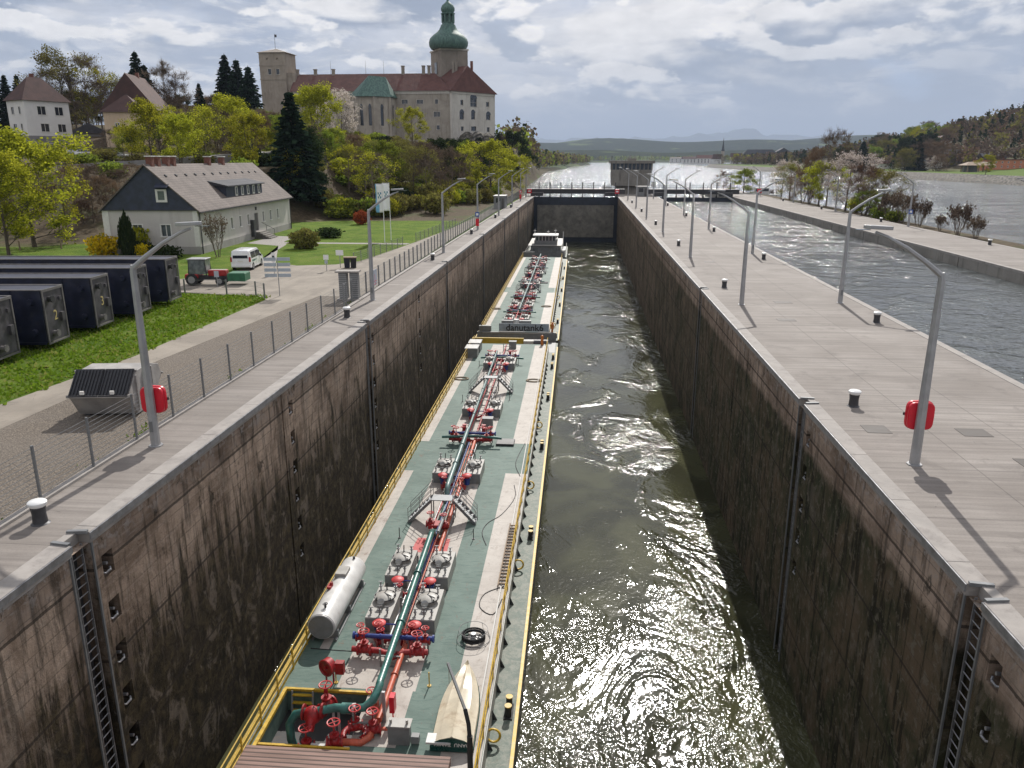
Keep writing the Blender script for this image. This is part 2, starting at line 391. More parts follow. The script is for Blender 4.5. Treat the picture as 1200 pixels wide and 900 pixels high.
    a = t.noise(v, 0.12, 6, 0.6); b = t.noise(v, 1.7, 6, 0.7); e = t.noise(v, 9, 5, 0.7)
    g = t.mix(t.rng(b, 0.3, 0.7), (0.055, 0.105, 0.012), (0.115, 0.175, 0.022)); g = t.mix(t.math('MULTIPLY', t.rng(a, 0.45, 0.65), 0.5), g, (0.13, 0.155, 0.04))
    g = t.mix(t.math('MULTIPLY', t.rng(e, 0.5, 0.7), 0.45), g, (0.04, 0.075, 0.01))
    w = t.mix(t.rng(b, 0.3, 0.7), (0.055, 0.042, 0.026), (0.12, 0.09, 0.055)); w = t.mix(t.math('MULTIPLY', t.rng(a, 0.5, 0.6), 0.6), w, (0.07, 0.085, 0.03))
    fv = t.vor(v, 0.0035); fc = t.n('ShaderNodeSeparateColor'); t.L.new(fv.outputs['Color'], fc.inputs[0])
    f = t.mix(t.rng(fc.outputs[0], 0.3, 0.7), (0.085, 0.12, 0.05), (0.14, 0.165, 0.065)); f = t.mix(t.rng(t.noise(v, 0.004, 6, 0.6), 0.44, 0.52), f, (0.035, 0.045, 0.025))
    c = t.mix(fd, t.mix(wd, g, w), f); t.color(c); t.rough(0.95); t.b.inputs['Specular IOR Level'].default_value = 0.15
    t.bump(t.math('ADD', b, t.math('MULTIPLY', e, 0.5)), 0.7, 0.12); M['ground'] = t.mat
    t = NT('lawn_grass'); v = t.coord('World')
    a = t.noise(v, 0.35, 6, 0.6, 0.5); b = t.noise(v, 5, 6, 0.75); e = t.noise(v, 24, 4, 0.7)
    g = t.mix(t.rng(a, 0.35, 0.65), (0.082, 0.150, 0.014), (0.150, 0.215, 0.028)); g = t.mix(t.math('MULTIPLY', t.rng(b, 0.45, 0.68), 0.65), g, (0.045, 0.090, 0.010))
    g = t.mix(t.math('MULTIPLY', t.rng(e, 0.52, 0.7), 0.4), g, (0.19, 0.225, 0.05)); g = t.mix(t.math('MULTIPLY', t.rng(t.noise(v, 0.8, 7, 0.7, 0.8), 0.54, 0.66), 0.55), g, (0.20, 0.18, 0.075)); t.color(g); t.rough(0.95); t.b.inputs['Specular IOR Level'].default_value = 0.1
    t.bump(t.math('ADD', b, e), 0.9, 0.10); M['lawn'] = t.mat
    t = NT('gravel'); v = t.coord('World')
    a = t.noise(v, 0.4, 5, 0.6); q = t.vor(v, 14.0); e = t.noise(v, 30, 4, 0.7)
    g = t.mix(t.rng(q.outputs['Distance'], 0.1, 0.6), (0.285, 0.235, 0.185), (0.13, 0.107, 0.084)); g = t.mix(t.math('MULTIPLY', t.rng(a, 0.35, 0.65), 0.35), g, (0.19, 0.165, 0.14))
    g = t.mix(t.math('MULTIPLY', t.rng(e, 0.5, 0.7), 0.4), g, (0.10, 0.09, 0.08)); t.color(g); t.rough(0.95); t.bump(t.math('ADD', q.outputs['Distance'], e), 0.8, 0.05); M['gravel'] = t.mat
    t = NT('road_concrete'); v = t.coord('World'); X, Y, Z = t.xyz(v)
    a = t.noise(v, 0.3, 7, 0.65, 0.6); b = t.noise(v, 3, 6, 0.7); tr = t.noise(t.coord('World', (1.2, 0.06, 1)), 1.0, 4, 0.6)
    g = t.mix(t.rng(a, 0.3, 0.7), (0.20, 0.172, 0.140), (0.30, 0.262, 0.215)); g = t.mix(t.math('MULTIPLY', t.rng(b, 0.45, 0.7), 0.3), g, (0.20, 0.18, 0.155))
    g = t.mix(t.math('MULTIPLY', t.rng(tr, 0.5, 0.65), 0.4), g, (0.17, 0.145, 0.12))
    cr = t.vor(v, 0.35, 'DISTANCE_TO_EDGE'); vw = t.noise(v, 1.3, 5, 0.7)
    crk = t.math('LESS_THAN', t.math('ADD', cr.outputs['Distance'], t.math('MULTIPLY', vw, 0.05)), 0.027)
    g = t.mix(t.math('MULTIPLY', crk, 0.55), g, (0.09, 0.08, 0.07)); t.color(g); t.rough(0.9); t.bump(b, 0.3, 0.02); M['road'] = t.mat
    t = NT('asphalt'); v = t.coord('World'); a = t.noise(v, 0.5, 6, 0.6); e = t.noise(v, 20, 4, 0.7)
    t.color(t.mix(t.rng(a, 0.3, 0.7), (0.15, 0.145, 0.14), (0.22, 0.21, 0.20))); t.rough(0.9); t.bump(e, 0.3, 0.02); M['asphalt'] = t.mat
    t = NT('paving_slabs'); v = t.coord('World'); X, Y, Z = t.xyz(v); br = t.n('ShaderNodeTexBrick'); t.L.new(v, br.inputs['Vector']); br.inputs['Scale'].default_value = 2.0
    br.inputs['Color1'].default_value = (0.36, 0.33, 0.30, 1); br.inputs['Color2'].default_value = (0.28, 0.26, 0.24, 1); br.inputs['Mortar'].default_value = (0.12, 0.12, 0.10, 1)
    t.color(br.outputs[0]); t.rough(0.9); M['slabs'] = t.mat
    t = NT('riprap_stone'); v = t.coord('World'); q = t.vor(v, 0.8); a = t.noise(v, 0.3, 6)
    g = t.mix(t.rng(q.outputs['Distance'], 0.15, 0.75), (0.20, 0.18, 0.155), (0.03, 0.028, 0.024)); g = t.mix(t.math('MULTIPLY', t.rng(a, 0.45, 0.6), 0.5), g, (0.09, 0.075, 0.05)); t.color(g); t.rough(0.9); t.bump(q.outputs['Distance'], 0.8, 0.3); M['riprap'] = t.mat
    # far hills
    t = NT('hill_woods'); v = t.coord('World'); a = t.noise(v, 0.0016, 6, 0.6, 0.5); b = t.noise(v, 0.03, 6, 0.7); e = t.vor(v, 0.004)
    g = t.mix(t.rng(b, 0.3, 0.7), (0.020, 0.028, 0.014), (0.055, 0.060, 0.030)); g = t.mix(t.math('MULTIPLY', t.rng(a, 0.55, 0.60), 0.9), g, (0.14, 0.17, 0.07)); t.color(g); t.rough(1.0); t.b.inputs['Specular IOR Level'].default_value = 0.0
    t.bump(b, 1.0, 12); M['hill'] = t.mat
    # buildings
    def stucco(name, c1, c2, stain, amt, sc=0.25):
        t = NT(name); v = t.coord('Object'); a = t.noise(v, sc, 7, 0.65, 0.5); s2 = t.noise(t.coord('Object', (1, 1, 0.14)), 0.9, 7, 0.7, 0.3); e = t.noise(v, 7, 4, 0.7)
        g = t.mix(t.rng(a, 0.3, 0.7), c1, c2); g = t.mix(t.math('MULTIPLY', t.rng(s2, 0.5, 0.68), amt), g, stain); g = t.mix(t.math('MULTIPLY', t.rng(e, 0.5, 0.7), 0.12), g, stain)
        t.color(g); t.rough(0.9); t.bump(e, 0.25, 0.03); return t.mat
    M['castle'] = stucco('castle_plaster', (0.33, 0.285, 0.235), (0.46, 0.41, 0.345), (0.16, 0.13, 0.10), 0.6)
    M['castle_light'] = stucco('castle_pale_plaster', (0.52, 0.48, 0.42), (0.64, 0.60, 0.54), (0.30, 0.26, 0.22), 0.4)
    M['keep'] = stucco('keep_plaster', (0.31, 0.26, 0.21), (0.40, 0.34, 0.28), (0.17, 0.14, 0.11), 0.5)
    M['tower'] = stucco('tower_plaster', (0.24, 0.205, 0.17), (0.33, 0.285, 0.24), (0.14, 0.12, 0.10), 0.5)
    M['house'] = stucco('house_render', (0.50, 0.465, 0.44), (0.57, 0.535, 0.505), (0.36, 0.33, 0.31), 0.35, 0.15)
    M['house_dark'] = stucco('house_plinth', (0.30, 0.28, 0.27), (0.38, 0.36, 0.34), (0.2, 0.18, 0.17), 0.4)
    M['villa'] = stucco('villa_render', (0.68, 0.66, 0.64), (0.76, 0.74, 0.71), (0.5, 0.48, 0.45), 0.2)
    M['villa_base'] = stucco('villa_plinth', (0.20, 0.19, 0.19), (0.27, 0.26, 0.26), (0.15, 0.14, 0.14), 0.3)
    M['ochre'] = stucco('ochre_render', (0.58, 0.44, 0.31), (0.66, 0.51, 0.37), (0.42, 0.32, 0.24), 0.3)
    M['orange_render'] = stucco('orange_render', (0.50, 0.18, 0.10), (0.60, 0.24, 0.14), (0.32, 0.13, 0.09), 0.3)
    M['conc'] = stucco('weathered_concrete', (0.20, 0.185, 0.165), (0.29, 0.27, 0.24), (0.09, 0.08, 0.07), 0.6)
    M['trim'] = pmat('white_trim', (0.68, 0.66, 0.62), 0.7, 0.06)
    def roof(name, c1, c2, dark, sx=0.0):
        t = NT(name); v = t.coord('Object'); X, Y, Z = t.xyz(v); a = t.noise(v, 0.5, 6, 0.65); e = t.noise(v, 5, 5, 0.7)
        g = t.mix(t.rng(a, 0.3, 0.7), c1, c2); g = t.mix(t.math('MULTIPLY', t.rng(e, 0.45, 0.7), 0.45), g, dark)
        rows = t.line(Z, 0.24, 0.05); g = t.mix(t.math('MULTIPLY', rows, 0.4), g, dark); t.color(g); t.rough(0.85); t.bump(t.math('ADD', e, rows), 0.4, 0.05); return t.mat
    M['roof_red'] = roof('red_tile_roof', (0.105, 0.042, 0.034), (0.160, 0.068, 0.054), (0.055, 0.028, 0.026))
    M['roof_brown'] = roof('brown_tile_roof', (0.065, 0.034, 0.030), (0.100, 0.050, 0.042), (0.05, 0.03, 0.028))
    M['roof_grey'] = roof('weathered_grey_tiles', (0.115, 0.092, 0.080), (0.185, 0.150, 0.132), (0.05, 0.042, 0.04))
    M['roof_dark'] = roof('dark_slate_roof', (0.045, 0.047, 0.055), (0.075, 0.075, 0.085), (0.025, 0.025, 0.03))
    M['shingle'] = pmat('blue_black_cladding', (0.030, 0.036, 0.060), 0.6, 0.3, 1.5, 0.3, 8)
    t = NT('green_copper'); v = t.coord('Object'); s2 = t.noise(t.coord('Object', (1.5, 1.5, 0.2)), 1.2, 6, 0.7); a = t.noise(v, 0.7, 5)
    g = t.mix(t.rng(s2, 0.35, 0.65), (0.045, 0.095, 0.078), (0.115, 0.205, 0.170)); g = t.mix(t.math('MULTIPLY', t.rng(a, 0.5, 0.7), 0.4), g, (0.05, 0.075, 0.07)); t.color(g); t.rough(0.6); M['copper'] = t.mat
    t = NT('window_glass'); t.color((0.022, 0.026, 0.032)); t.rough(0.08); t.b.inputs['Specular IOR Level'].default_value = 0.8; M['glass'] = t.mat
    M['glass_grey'] = pmat('curtained_glass', (0.10, 0.115, 0.12), 0.12, 0.3, 1.0, spec=0.8)
    M['brick'] = pmat('chimney_brick', (0.17, 0.070, 0.052), 0.9, 0.25, 4, 0.4, 14)
    M['door'] = pmat('grey_door', (0.10, 0.095, 0.09), 0.6)
    # metals and paints
    M['galv'] = pmat('galvanised_steel', (0.36, 0.36, 0.365), 0.42, 0.10, 2.0, metal=0.35, dirt=(0.30, 0.29, 0.28), dirt_amt=0.4)
    M['fence'] = pmat('fence_grey_steel', (0.20, 0.205, 0.21), 0.5, 0.1, metal=0.4)
    M['dark_steel'] = pmat('dark_steel', (0.06, 0.06, 0.065), 0.5, 0.2, 3, metal=0.4)
    M['black'] = pmat('black_rubber', (0.02, 0.02, 0.021), 0.7, 0.2)
    M['white'] = pmat('white_paint', (0.80, 0.80, 0.79), 0.35, 0.04, 2, dirt=(0.45, 0.42, 0.38), dirt_amt=0.25)
    M['red'] = pmat('red_paint', (0.33, 0.014, 0.016), 0.5, 0.35, 5, 0.2, 20, dirt=(0.10, 0.03, 0.02), dirt_amt=0.7)
    M['redbox'] = pmat('red_plastic', (0.62, 0.012, 0.03), 0.35, 0.06)
    M['salmon'] = pmat('salmon_red_lead_paint', (0.50, 0.105, 0.055), 0.5, 0.25, 4, dirt=(0.25, 0.07, 0.05))  # orange-red paint of some pipes and valves, paler than the plain red
    M['pink'] = pmat('worn_red_deck_paint', (0.52, 0.10, 0.095), 0.7, 0.1, 3)
    M['green_pipe'] = pmat('green_pipe_paint', (0.040, 0.145, 0.125), 0.34, 0.3, 3, dirt=(0.10, 0.08, 0.06), dirt_amt=0.5)
    M['teal'] = pmat('grey_blue_pipe_paint', (0.115, 0.195, 0.19), 0.45, 0.25, 3, dirt=(0.16, 0.13, 0.11), dirt_amt=0.5)
    M['blue'] = pmat('blue_paint', (0.018, 0.045, 0.23), 0.4, 0.15, 4)
    M['yellow'] = pmat('yellow_paint', (0.56, 0.36, 0.03), 0.5, 0.2, 5, dirt=(0.25, 0.14, 0.04), dirt_amt=0.5)
    M['yellow_band'] = pmat('ochre_yellow_paint', (0.42, 0.27, 0.01), 0.6, 0.12, 2)
    M['bulk'] = pmat('blue_black_steel_paint', (0.010, 0.013, 0.032), 0.5, 0.45, 1.2, 0.15, 6, dirt=(0.05, 0.045, 0.05), dirt_amt=0.5)
    M['bulk_end'] = pmat('grey_end_plate', (0.060, 0.055, 0.062), 0.55, 0.35, 2.0, dirt=(0.16, 0.14, 0.13), dirt_amt=0.4)
    M['bulk_edge'] = pmat('pale_worn_rim', (0.14, 0.13, 0.125), 0.6, 0.2, 3)
    M['gate'] = pmat('gate_grey_steel', (0.185, 0.172, 0.145), 0.6, 0.3, 0.5, 0.2, 3, dirt=(0.06, 0.055, 0.045), dirt_amt=0.7)
    M['gate_dark'] = pmat('gate_wet_blue_steel', (0.018, 0.026, 0.042), 0.5, 0.3, 0.6)
    M['signblue'] = pmat('sign_blue', (0.02, 0.08, 0.34), 0.5, 0.03)
    M['signback'] = pmat('sign_grey_back', (0.42, 0.46, 0.52), 0.5, 0.05)
    # ship
    t = NT('green_deck_paint'); v = t.coord('Object'); a = t.noise(v, 0.5, 6, 0.65, 0.5); b = t.noise(t.coord('Object', (0.9, 3.0, 1)), 1.0, 6, 0.7, 1.6); e = t.noise(v, 10, 4, 0.7); X, Y, Z = t.xyz(v)
    g = t.mix(t.rng(a, 0.3, 0.7), (0.075, 0.125, 0.103), (0.125, 0.185, 0.157)); g = t.mix(t.math('MULTIPLY', t.rng(b, 0.5, 0.66), 0.6), g, (0.035, 0.085, 0.068)); g = t.mix(t.math('MULTIPLY', t.rng(b, 0.42, 0.30), 0.35), g, (0.17, 0.24, 0.205))
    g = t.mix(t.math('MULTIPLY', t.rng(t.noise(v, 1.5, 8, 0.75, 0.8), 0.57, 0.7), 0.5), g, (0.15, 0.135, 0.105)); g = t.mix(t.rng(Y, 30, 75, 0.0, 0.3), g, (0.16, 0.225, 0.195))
    g = t.mix(t.math('MULTIPLY', t.line(Y, 6.0, 0.04), 0.5), g, (0.07, 0.10, 0.09)); rs_ = t.noise(t.coord('Object', (2.2, 1.1, 1)), 1.0, 9, 0.8, 0.5); g = t.mix(t.math('MULTIPLY', t.rng(rs_, 0.58, 0.66), 0.6), g, (0.13, 0.075, 0.045)); t.color(g); t.rough(0.72); t.bump(t.math('ADD', b, t.math('MULTIPLY', e, 0.4)), 0.35, 0.03); M['deck_green'] = t.mat
    t = NT('grey_deck_paint'); v = t.coord('Object'); a = t.noise(v, 0.5, 6, 0.65, 0.5); b = t.noise(v, 2.2, 8, 0.75, 0.7); X, Y, Z = t.xyz(v)
    g = t.mix(t.rng(a, 0.3, 0.7), (0.37, 0.33, 0.29), (0.46, 0.42, 0.375)); g = t.mix(t.math('MULTIPLY', t.rng(b, 0.5, 0.7), 0.55), g, (0.17, 0.143, 0.118))
    g = t.mix(t.math('MULTIPLY', t.line(Y, 2.9, 0.03), 0.5), g, (0.12, 0.10, 0.085)); g = t.mix(t.math('MULTIPLY', t.rng(t.noise(t.coord('Object', (3, 0.8, 1)), 1.0, 8, 0.8, 0.5), 0.56, 0.66), 0.55), g, (0.16, 0.095, 0.06)); t.color(g); t.rough(0.65); t.bump(b, 0.25, 0.02); M['deck_grey'] = t.mat
    t = NT('worn_side_deck'); v = t.coord('Object'); b = t.noise(v, 2.5, 8, 0.78, 0.6); e = t.noise(v, 7, 6, 0.75)
    g = t.mix(t.rng(b, 0.4, 0.62), (0.10, 0.135, 0.108), (0.215, 0.225, 0.185)); g = t.mix(t.math('MULTIPLY', t.rng(e, 0.55, 0.68), 0.7), g, (0.10, 0.10, 0.075)); t.color(g); t.rough(0.65); t.bump(e, 0.4, 0.03); M['side_deck'] = t.mat
    M['ship_grey'] = pmat('ship_grey_paint', (0.20, 0.205, 0.205), 0.5, 0.15, 2, dirt=(0.18, 0.16, 0.13), dirt_amt=0.6)
    M['ship_light'] = pmat('ship_light_grey_paint', (0.37, 0.355, 0.325), 0.5, 0.12, 3, dirt=(0.28, 0.24, 0.2), dirt_amt=0.5)
    M['ship_white'] = pmat('ship_white_paint', (0.60, 0.59, 0.57), 0.4, 0.08, 2, dirt=(0.4, 0.36, 0.3), dirt_amt=0.4)
    M['hull'] = pmat('black_hull_paint', (0.035, 0.034, 0.035), 0.5, 0.3, 1, dirt=(0.12, 0.07, 0.04), dirt_amt=0.4)
    t = NT('brown_decking'); v = t.coord('Object'); X, Y, Z = t.xyz(v); l = t.line(Y, 0.2, 0.06); a = t.noise(t.coord('Object', (0.5, 5, 1)), 1, 5, 0.6)
    g = t.mix(t.rng(a, 0.3, 0.7), (0.19, 0.115, 0.09), (0.30, 0.19, 0.155)); g = t.mix(t.math('MULTIPLY', l, 0.85), g, (0.05, 0.03, 0.025)); t.color(g); t.rough(0.7); t.bump(l, 0.6, -0.03); M['decking'] = t.mat
    M['dinghy'] = pmat('pale_hull_gelcoat', (0.62, 0.55, 0.42), 0.35, 0.1, 1.5, dirt=(0.35, 0.24, 0.14), dirt_amt=0.6)
    M['dinghy_green'] = pmat('dark_green_gelcoat', (0.008, 0.055, 0.045), 0.3, 0.1)
    M['rope'] = pmat('weathered_rope', (0.30, 0.25, 0.18), 0.9, 0.2, 8)
    M['wood'] = pmat('weathered_wood', (0.26, 0.19, 0.13), 0.8, 0.3, 3)
    M['orange'] = pmat('orange_paint', (0.55, 0.17, 0.03), 0.5, 0.1)
mk_materials()
def leafmat(name, c1, c2, c3=None, trans=0.35, rough=0.7):
    t = NT(name); t.N.remove(t.b)
    g = t.n('ShaderNodeNewGeometry'); oi = t.n('ShaderNodeObjectInfo')
    c = t.mix(g.outputs['Random Per Island'], c1, c2)
    if c3: c = t.mix(t.math('GREATER_THAN', g.outputs['Random Per Island'], 0.86), c, c3)
    hs = t.n('ShaderNodeHueSaturation'); t.L.new(c, hs.inputs['Color']); t.L.new(t.rng(oi.outputs['Random'], 0, 1, 0.78, 1.22, False), hs.inputs['Value'])
    t.L.new(t.rng(oi.outputs['Random'], 0, 1, 0.488, 0.512, False), hs.inputs['Hue'])
    d = t.n('ShaderNodeBsdfDiffuse'); tr = t.n('ShaderNodeBsdfTranslucent'); ms = t.n('ShaderNodeMixShader'); ms.inputs[0].default_value = trans
    t.L.new(hs.outputs[0], d.inputs[0]); t.L.new(hs.outputs[0], tr.inputs[0]); t.L.new(d.outputs[0], ms.inputs[1]); t.L.new(tr.outputs[0], ms.inputs[2]); t.L.new(ms.outputs[0], t.out.inputs[0])
    return t.mat
M['leaf_yellow'] = leafmat('yellow_green_leaves', (0.24, 0.26, 0.018), (0.52, 0.50, 0.045), (0.13, 0.15, 0.02), 0.5)
M['leaf_green'] = leafmat('fresh_green_leaves', (0.13, 0.18, 0.022), (0.27, 0.31, 0.045), (0.07, 0.09, 0.02), 0.5)
M['leaf_olive'] = leafmat('olive_spring_leaves', (0.14, 0.14, 0.035), (0.26, 0.235, 0.065), (0.09, 0.07, 0.04), 0.35)
M['leaf_dark'] = leafmat('dark_evergreen_leaves', (0.018, 0.032, 0.012), (0.050, 0.068, 0.026), None, 0.15)
M['needles'] = leafmat('dark_needles', (0.010, 0.022, 0.014), (0.030, 0.052, 0.030), None, 0.12)
M['twigs'] = leafmat('brown_twigs', (0.11, 0.080, 0.056), (0.20, 0.155, 0.115), None, 0.1)
M['twigs_red'] = leafmat('reddish_twigs', (0.14, 0.095, 0.062), (0.23, 0.155, 0.105), None, 0.15)
M['blossom'] = leafmat('white_blossom', (0.48, 0.42, 0.38), (0.70, 0.62, 0.57), (0.20, 0.17, 0.10), 0.35)
M['forsythia'] = leafmat('yellow_blossom', (0.55, 0.36, 0.01), (0.75, 0.55, 0.02), (0.22, 0.22, 0.03), 0.3)
M['red_leaf'] = leafmat('red_shrub_leaves', (0.20, 0.035, 0.02), (0.33, 0.08, 0.035), None, 0.3)
M['grassblade'] = leafmat('grass_blades', (0.10, 0.17, 0.012), (0.20, 0.28, 0.03), (0.26, 0.27, 0.07), 0.4)
M['bark'] = pmat('bark', (0.085, 0.065, 0.048), 0.95, 0.35, 3, 0.6, 12)
M['bark_pale'] = pmat('pale_bark', (0.17, 0.135, 0.105), 0.95, 0.3, 3, 0.5, 12)
# ------------------------------------------------------------------ terrain and water
XL, XR, X2L, X2R, XP = -14.05, 10.02, 21.2, 42.2, 52.4      # lock edges across: left wall, right wall, second chamber, outer pier
GATE_Y, Y0 = 233.0, -40.0
def interp(x, pts):
    if x <= pts[0][0]: return pts[0][1]
    for (a, b), (c, d) in zip(pts, pts[1:]):
        if x <= c: return b+(d-b)*(x-a)/(c-a)
    return pts[-1][1]
def xleft(Y): return interp(Y, [(233, -15), (300, -20), (423, -26), (771, -34), (1300, -15), (1914, 22), (2700, 15), (2900, -900)])
def xright(Y): return interp(Y, [(380, 214), (580, 208), (842, 183), (1300, 192), (1400, 205), (1500, 420), (1700, 1300), (2500, 2600)])
def height(X, Y):
    # returns z, wood, field
    if -2000 < Y:
        left_land = X < (xleft(Y) if Y > 233 else -14)
        if left_land:
            d = (xleft(Y)-X) if Y > 233 else 99
            s = lerp(93, 136, ss(X, -66, -44))
            h = 9.0*ss(Y, s, s+43) + lerp(5.5, 12.0, ss(-X, 85, 120))*ss(Y, 152, 262)*ss(Y, 1200, 600)
            h *= ss(-21.5-X, 0, 34) if Y > 120 else 1
            if Y > 262: h = lerp(h, 16.5*ss(-24-X, 0, 15)*ss(Y, 700, 420), ss(Y, 262, 310))
            if X < -170: h += 10*ss(-170-X, 0, 200)
            if Y > 233: h = lerp(-5.0, max(h, 0.6), ss(d, -2, 5))
            wood = ss(Y, s-6, s+3) if Y < 200 else 1.0
            if X > -21.5 and Y < 233: wood = 0
            fld = ss(Y, 700, 1100)
            if Y > 2900: fld = 1
            return h if h else -0.02, wood, fld
        # outer pier strip
        if X >= 45 and 90 < Y < 300 and X < 64:
            e = 61 if Y > 110 else lerp(53.2, 61, (Y-90)/20)
            if Y > 255: e = lerp(61, 50, (Y-255)/45)
            if Y < 238 or X > 45: return lerp(-5, -0.4, ss(e-X, -1.5, 3.0)), 1.0, 0
        if Y > 2820: return 2.0, 1.0, 1.0
        xr = xright(Y)
        if X > xr-6:
            d = X-xr
            h = lerp(-5, 1.9, ss(d, -5, 9)) + 2.2*ss(d, 40, 140) + 3*ss(d, 140, 400)
            h += 72*ss(X, 235, 600)*ss(Y, 520, 760)*lerp(0.12, 1.0, ss(Y, 1250, 780))
            h += 7*ss(X, 245, 310)*ss(Y, 620, 760)*ss(Y, 1300, 900)
            return h, ss(X, 235, 270)*ss(Y, 560, 640), ss(Y, 1100, 1500)
    return -5.0, 0.0, 0.0
def build_ground():
    xs = [-40000, -15000, -6000, -3000, -1500, -900, -600, -420, -320, -260, -220]+[-200+6*i for i in range(24)]+[-56+2.5*i for i in range(14)]+[-21.5, -20, -18.5, -17, -16, XL-0.35, XL+0.4, -5, 10, 21, 30, 42, 45, 47, 49, 51, 52.0, XP-0.3, 54, 55.5, 57, 58.5, 60, 61, 62.5, 64, 80, 110, 140, 160]
    xs += [165+4*i for i in range(18)]+[240+10*i for i in range(30)]+[560, 620, 700, 850, 1100, 1500, 2200, 3200, 6000, 15000, 40000]
    ys = [-400, -120, -40]+[-30+10*i for i in range(9)]+[64+4*i for i in range(42)]+[233.0]+[236+8*i for i in range(40)]+[570+25*i for i in range(20)]+[1100+60*i for i in range(28)]+[2780, 2815, 2825, 2860, 3000, 4000, 8000, 20000, 60000]
    xs = sorted(set(xs)); ys = sorted(set(ys)); nx, ny = len(xs), len(ys)
    vs = []; wood = []; fld = []
    for y in ys:
        for x in xs:
            h, w, f = height(x, y)
            if h > 3 and y > 95 and y < 700: h += 0.5*math.sin(x*0.21)*math.cos(y*0.17)
            vs.append((x, y, h)); wood.append(w); fld.append(f)
    fs = []
    for j in range(ny-1):
        for i in range(nx-1):
            cx, cy = (xs[i]+xs[i+1])/2, (ys[j]+ys[j+1])/2
            if XL-0.3 < cx < XP-0.3 and cy < GATE_Y+6: continue        # locks and piers stand here
            fs.append((j*nx+i, j*nx+i+1, (j+1)*nx+i+1, (j+1)*nx+i))
    me = bpy.data.meshes.new('ground'); me.from_pydata(vs, [], fs); me.materials.append(M['ground'])
    for nm, arr in (('wood', wood), ('field', fld)):
        a = me.attributes.new(nm, 'FLOAT', 'POINT'); a.data.foreach_set('value', arr)
    me.shade_smooth(); me.update()
    o = bpy.data.objects.new('ground', me); COL.objects.link(o); structure(o)
build_ground()
def zh(X, Y): return height(X, Y)[0]
def sheet(name, poly, z, mat, fine=0):
    m = MB(); m.add([(p[0], p[1], z) for p in poly], [list(range(len(poly)))]); return structure(m.build(name, mat))
# water: river with the chambers left out, the full second chamber, the emptied first chamber
m = MB()
for a in ((-900, XP-0.2, GATE_Y+1.2, 9000), (XP-0.2, 9000, -600, 9000)): m.quad((a[0], a[2], -2), (a[1], a[2], -2), (a[1], a[3], -2), (a[0], a[3], -2))
structure(m.build('river_water', M['river']))
m = MB(); m.quad((X2L-0.1, Y0, -1.25), (X2R+0.1, Y0, -1.25), (X2R+0.1, GATE_Y+1.15, -1.25), (X2L-0.1, GATE_Y+1.15, -1.25)); structure(m.build('second_chamber_water', M['chamber_water']))
m = MB(); m.quad((XL-0.3, Y0, -13), (XR+0.3, Y0, -13), (XR+0.3, GATE_Y+1, -13), (XL-0.3, GATE_Y+1, -13)); structure(m.build('lock_water', M['lock_water']))
# quay pavements
def slab(name, x0, x1, y0, y1, z0=-0.7, z1=0.0): return structure(MB().box(x0, x1, y0, y1, z0, z1).build(name, M['quay']))
slab('quay_pavement', -16.65, XL-0.55, Y0, 262)
slab('pier_pavement', XR+0.55, X2L-0.45, Y0, 275)
slab('outer_pier_pavement', X2R+0.45, XP, Y0, 300)
# kerb along the fence
structure(MB().box(-16.95, -16.65, Y0, 262, -0.4, 0.09).build('kerb', M['coping']))
# gravel strip, service road, yard, paths, lawns: thin sheets above one another
sheet('gravel_strip', [(-16.95, Y0), (-16.95, 60), (-17.2, 60), (-20.5, 60), (-22.7, 36), (-23.2, 20), (-25.5, -20), (-26, Y0)][::-1], 0.010, M['gravel'])
road = [(-17.0, 60), (-17.4, 100), (-18.0, 233), (-20.4, 233), (-19.7, 150), (-20.2, 122), (-21.6, 100), (-23.2, 82), (-25.0, 79), (-28.6, 77.8), (-31.5, 79.6), (-33.5, 79.3), (-33.0, 72), (-36, 67.5), (-40, 66.8), (-46, 66), (-46, 63.2), (-36, 61.6), (-31, 60.6), (-27.7, 60.0), (-25.2, 59.6), (-24.0, 58), (-24.2, 40), (-25.4, 30), (-27.6, 10), (-30, -40), (-26, -40), (-25.5, -20), (-23.2, 20), (-22.7, 36), (-20.5, 60)]
sheet('service_road', road[::-1], 0.016, M['road'])
sheet('lawn', [(-24.0, 58.2), (-24.2, 40), (-25.4, 30), (-27.6, 10), (-30, -40), (-120, -40), (-120, 59), (-46, 60.5), (-31, 59.8), (-25.2, 58.9)], 0.006, M['lawn'])
sheet('house_lawn', [(-20.0, 122), (-21.6, 100), (-23.2, 82), (-25.0, 79), (-28.6, 77.8), (-31.5, 79.6), (-33.5, 79.3), (-33, 72), (-36, 67.5), (-40, 66.8), (-46, 66), (-90, 68), (-90, 90), (-66, 92), (-58, 112), (-52, 130), (-40, 138), (-21.5, 138)], 0.006, M['lawn'])
sheet('garden_path', [(-33.5, 79.3), (-31.5, 79.6), (-37.5, 96.0), (-42.6, 98.6), (-42.7, 108.5), (-39.5, 108), (-38.6, 101), (-36.8, 98.5), (-24.5, 98.6), (-21.9, 98), (-21.7, 100.2), (-24.5, 100.6), (-36.5, 100.7), (-38.4, 104), (-39.5, 109), (-44, 119), (-44.2, 96.4), (-38.6, 94)][:6]+[(-39.6, 108), (-38.6, 101), (-37.0, 97.4)], 0.014, M['slabs'])
sheet('lawn_path', [(-38.3, 98.8), (-22.0, 98.9), (-21.8, 100.4), (-38.2, 100.3)], 0.018, M['slabs'])
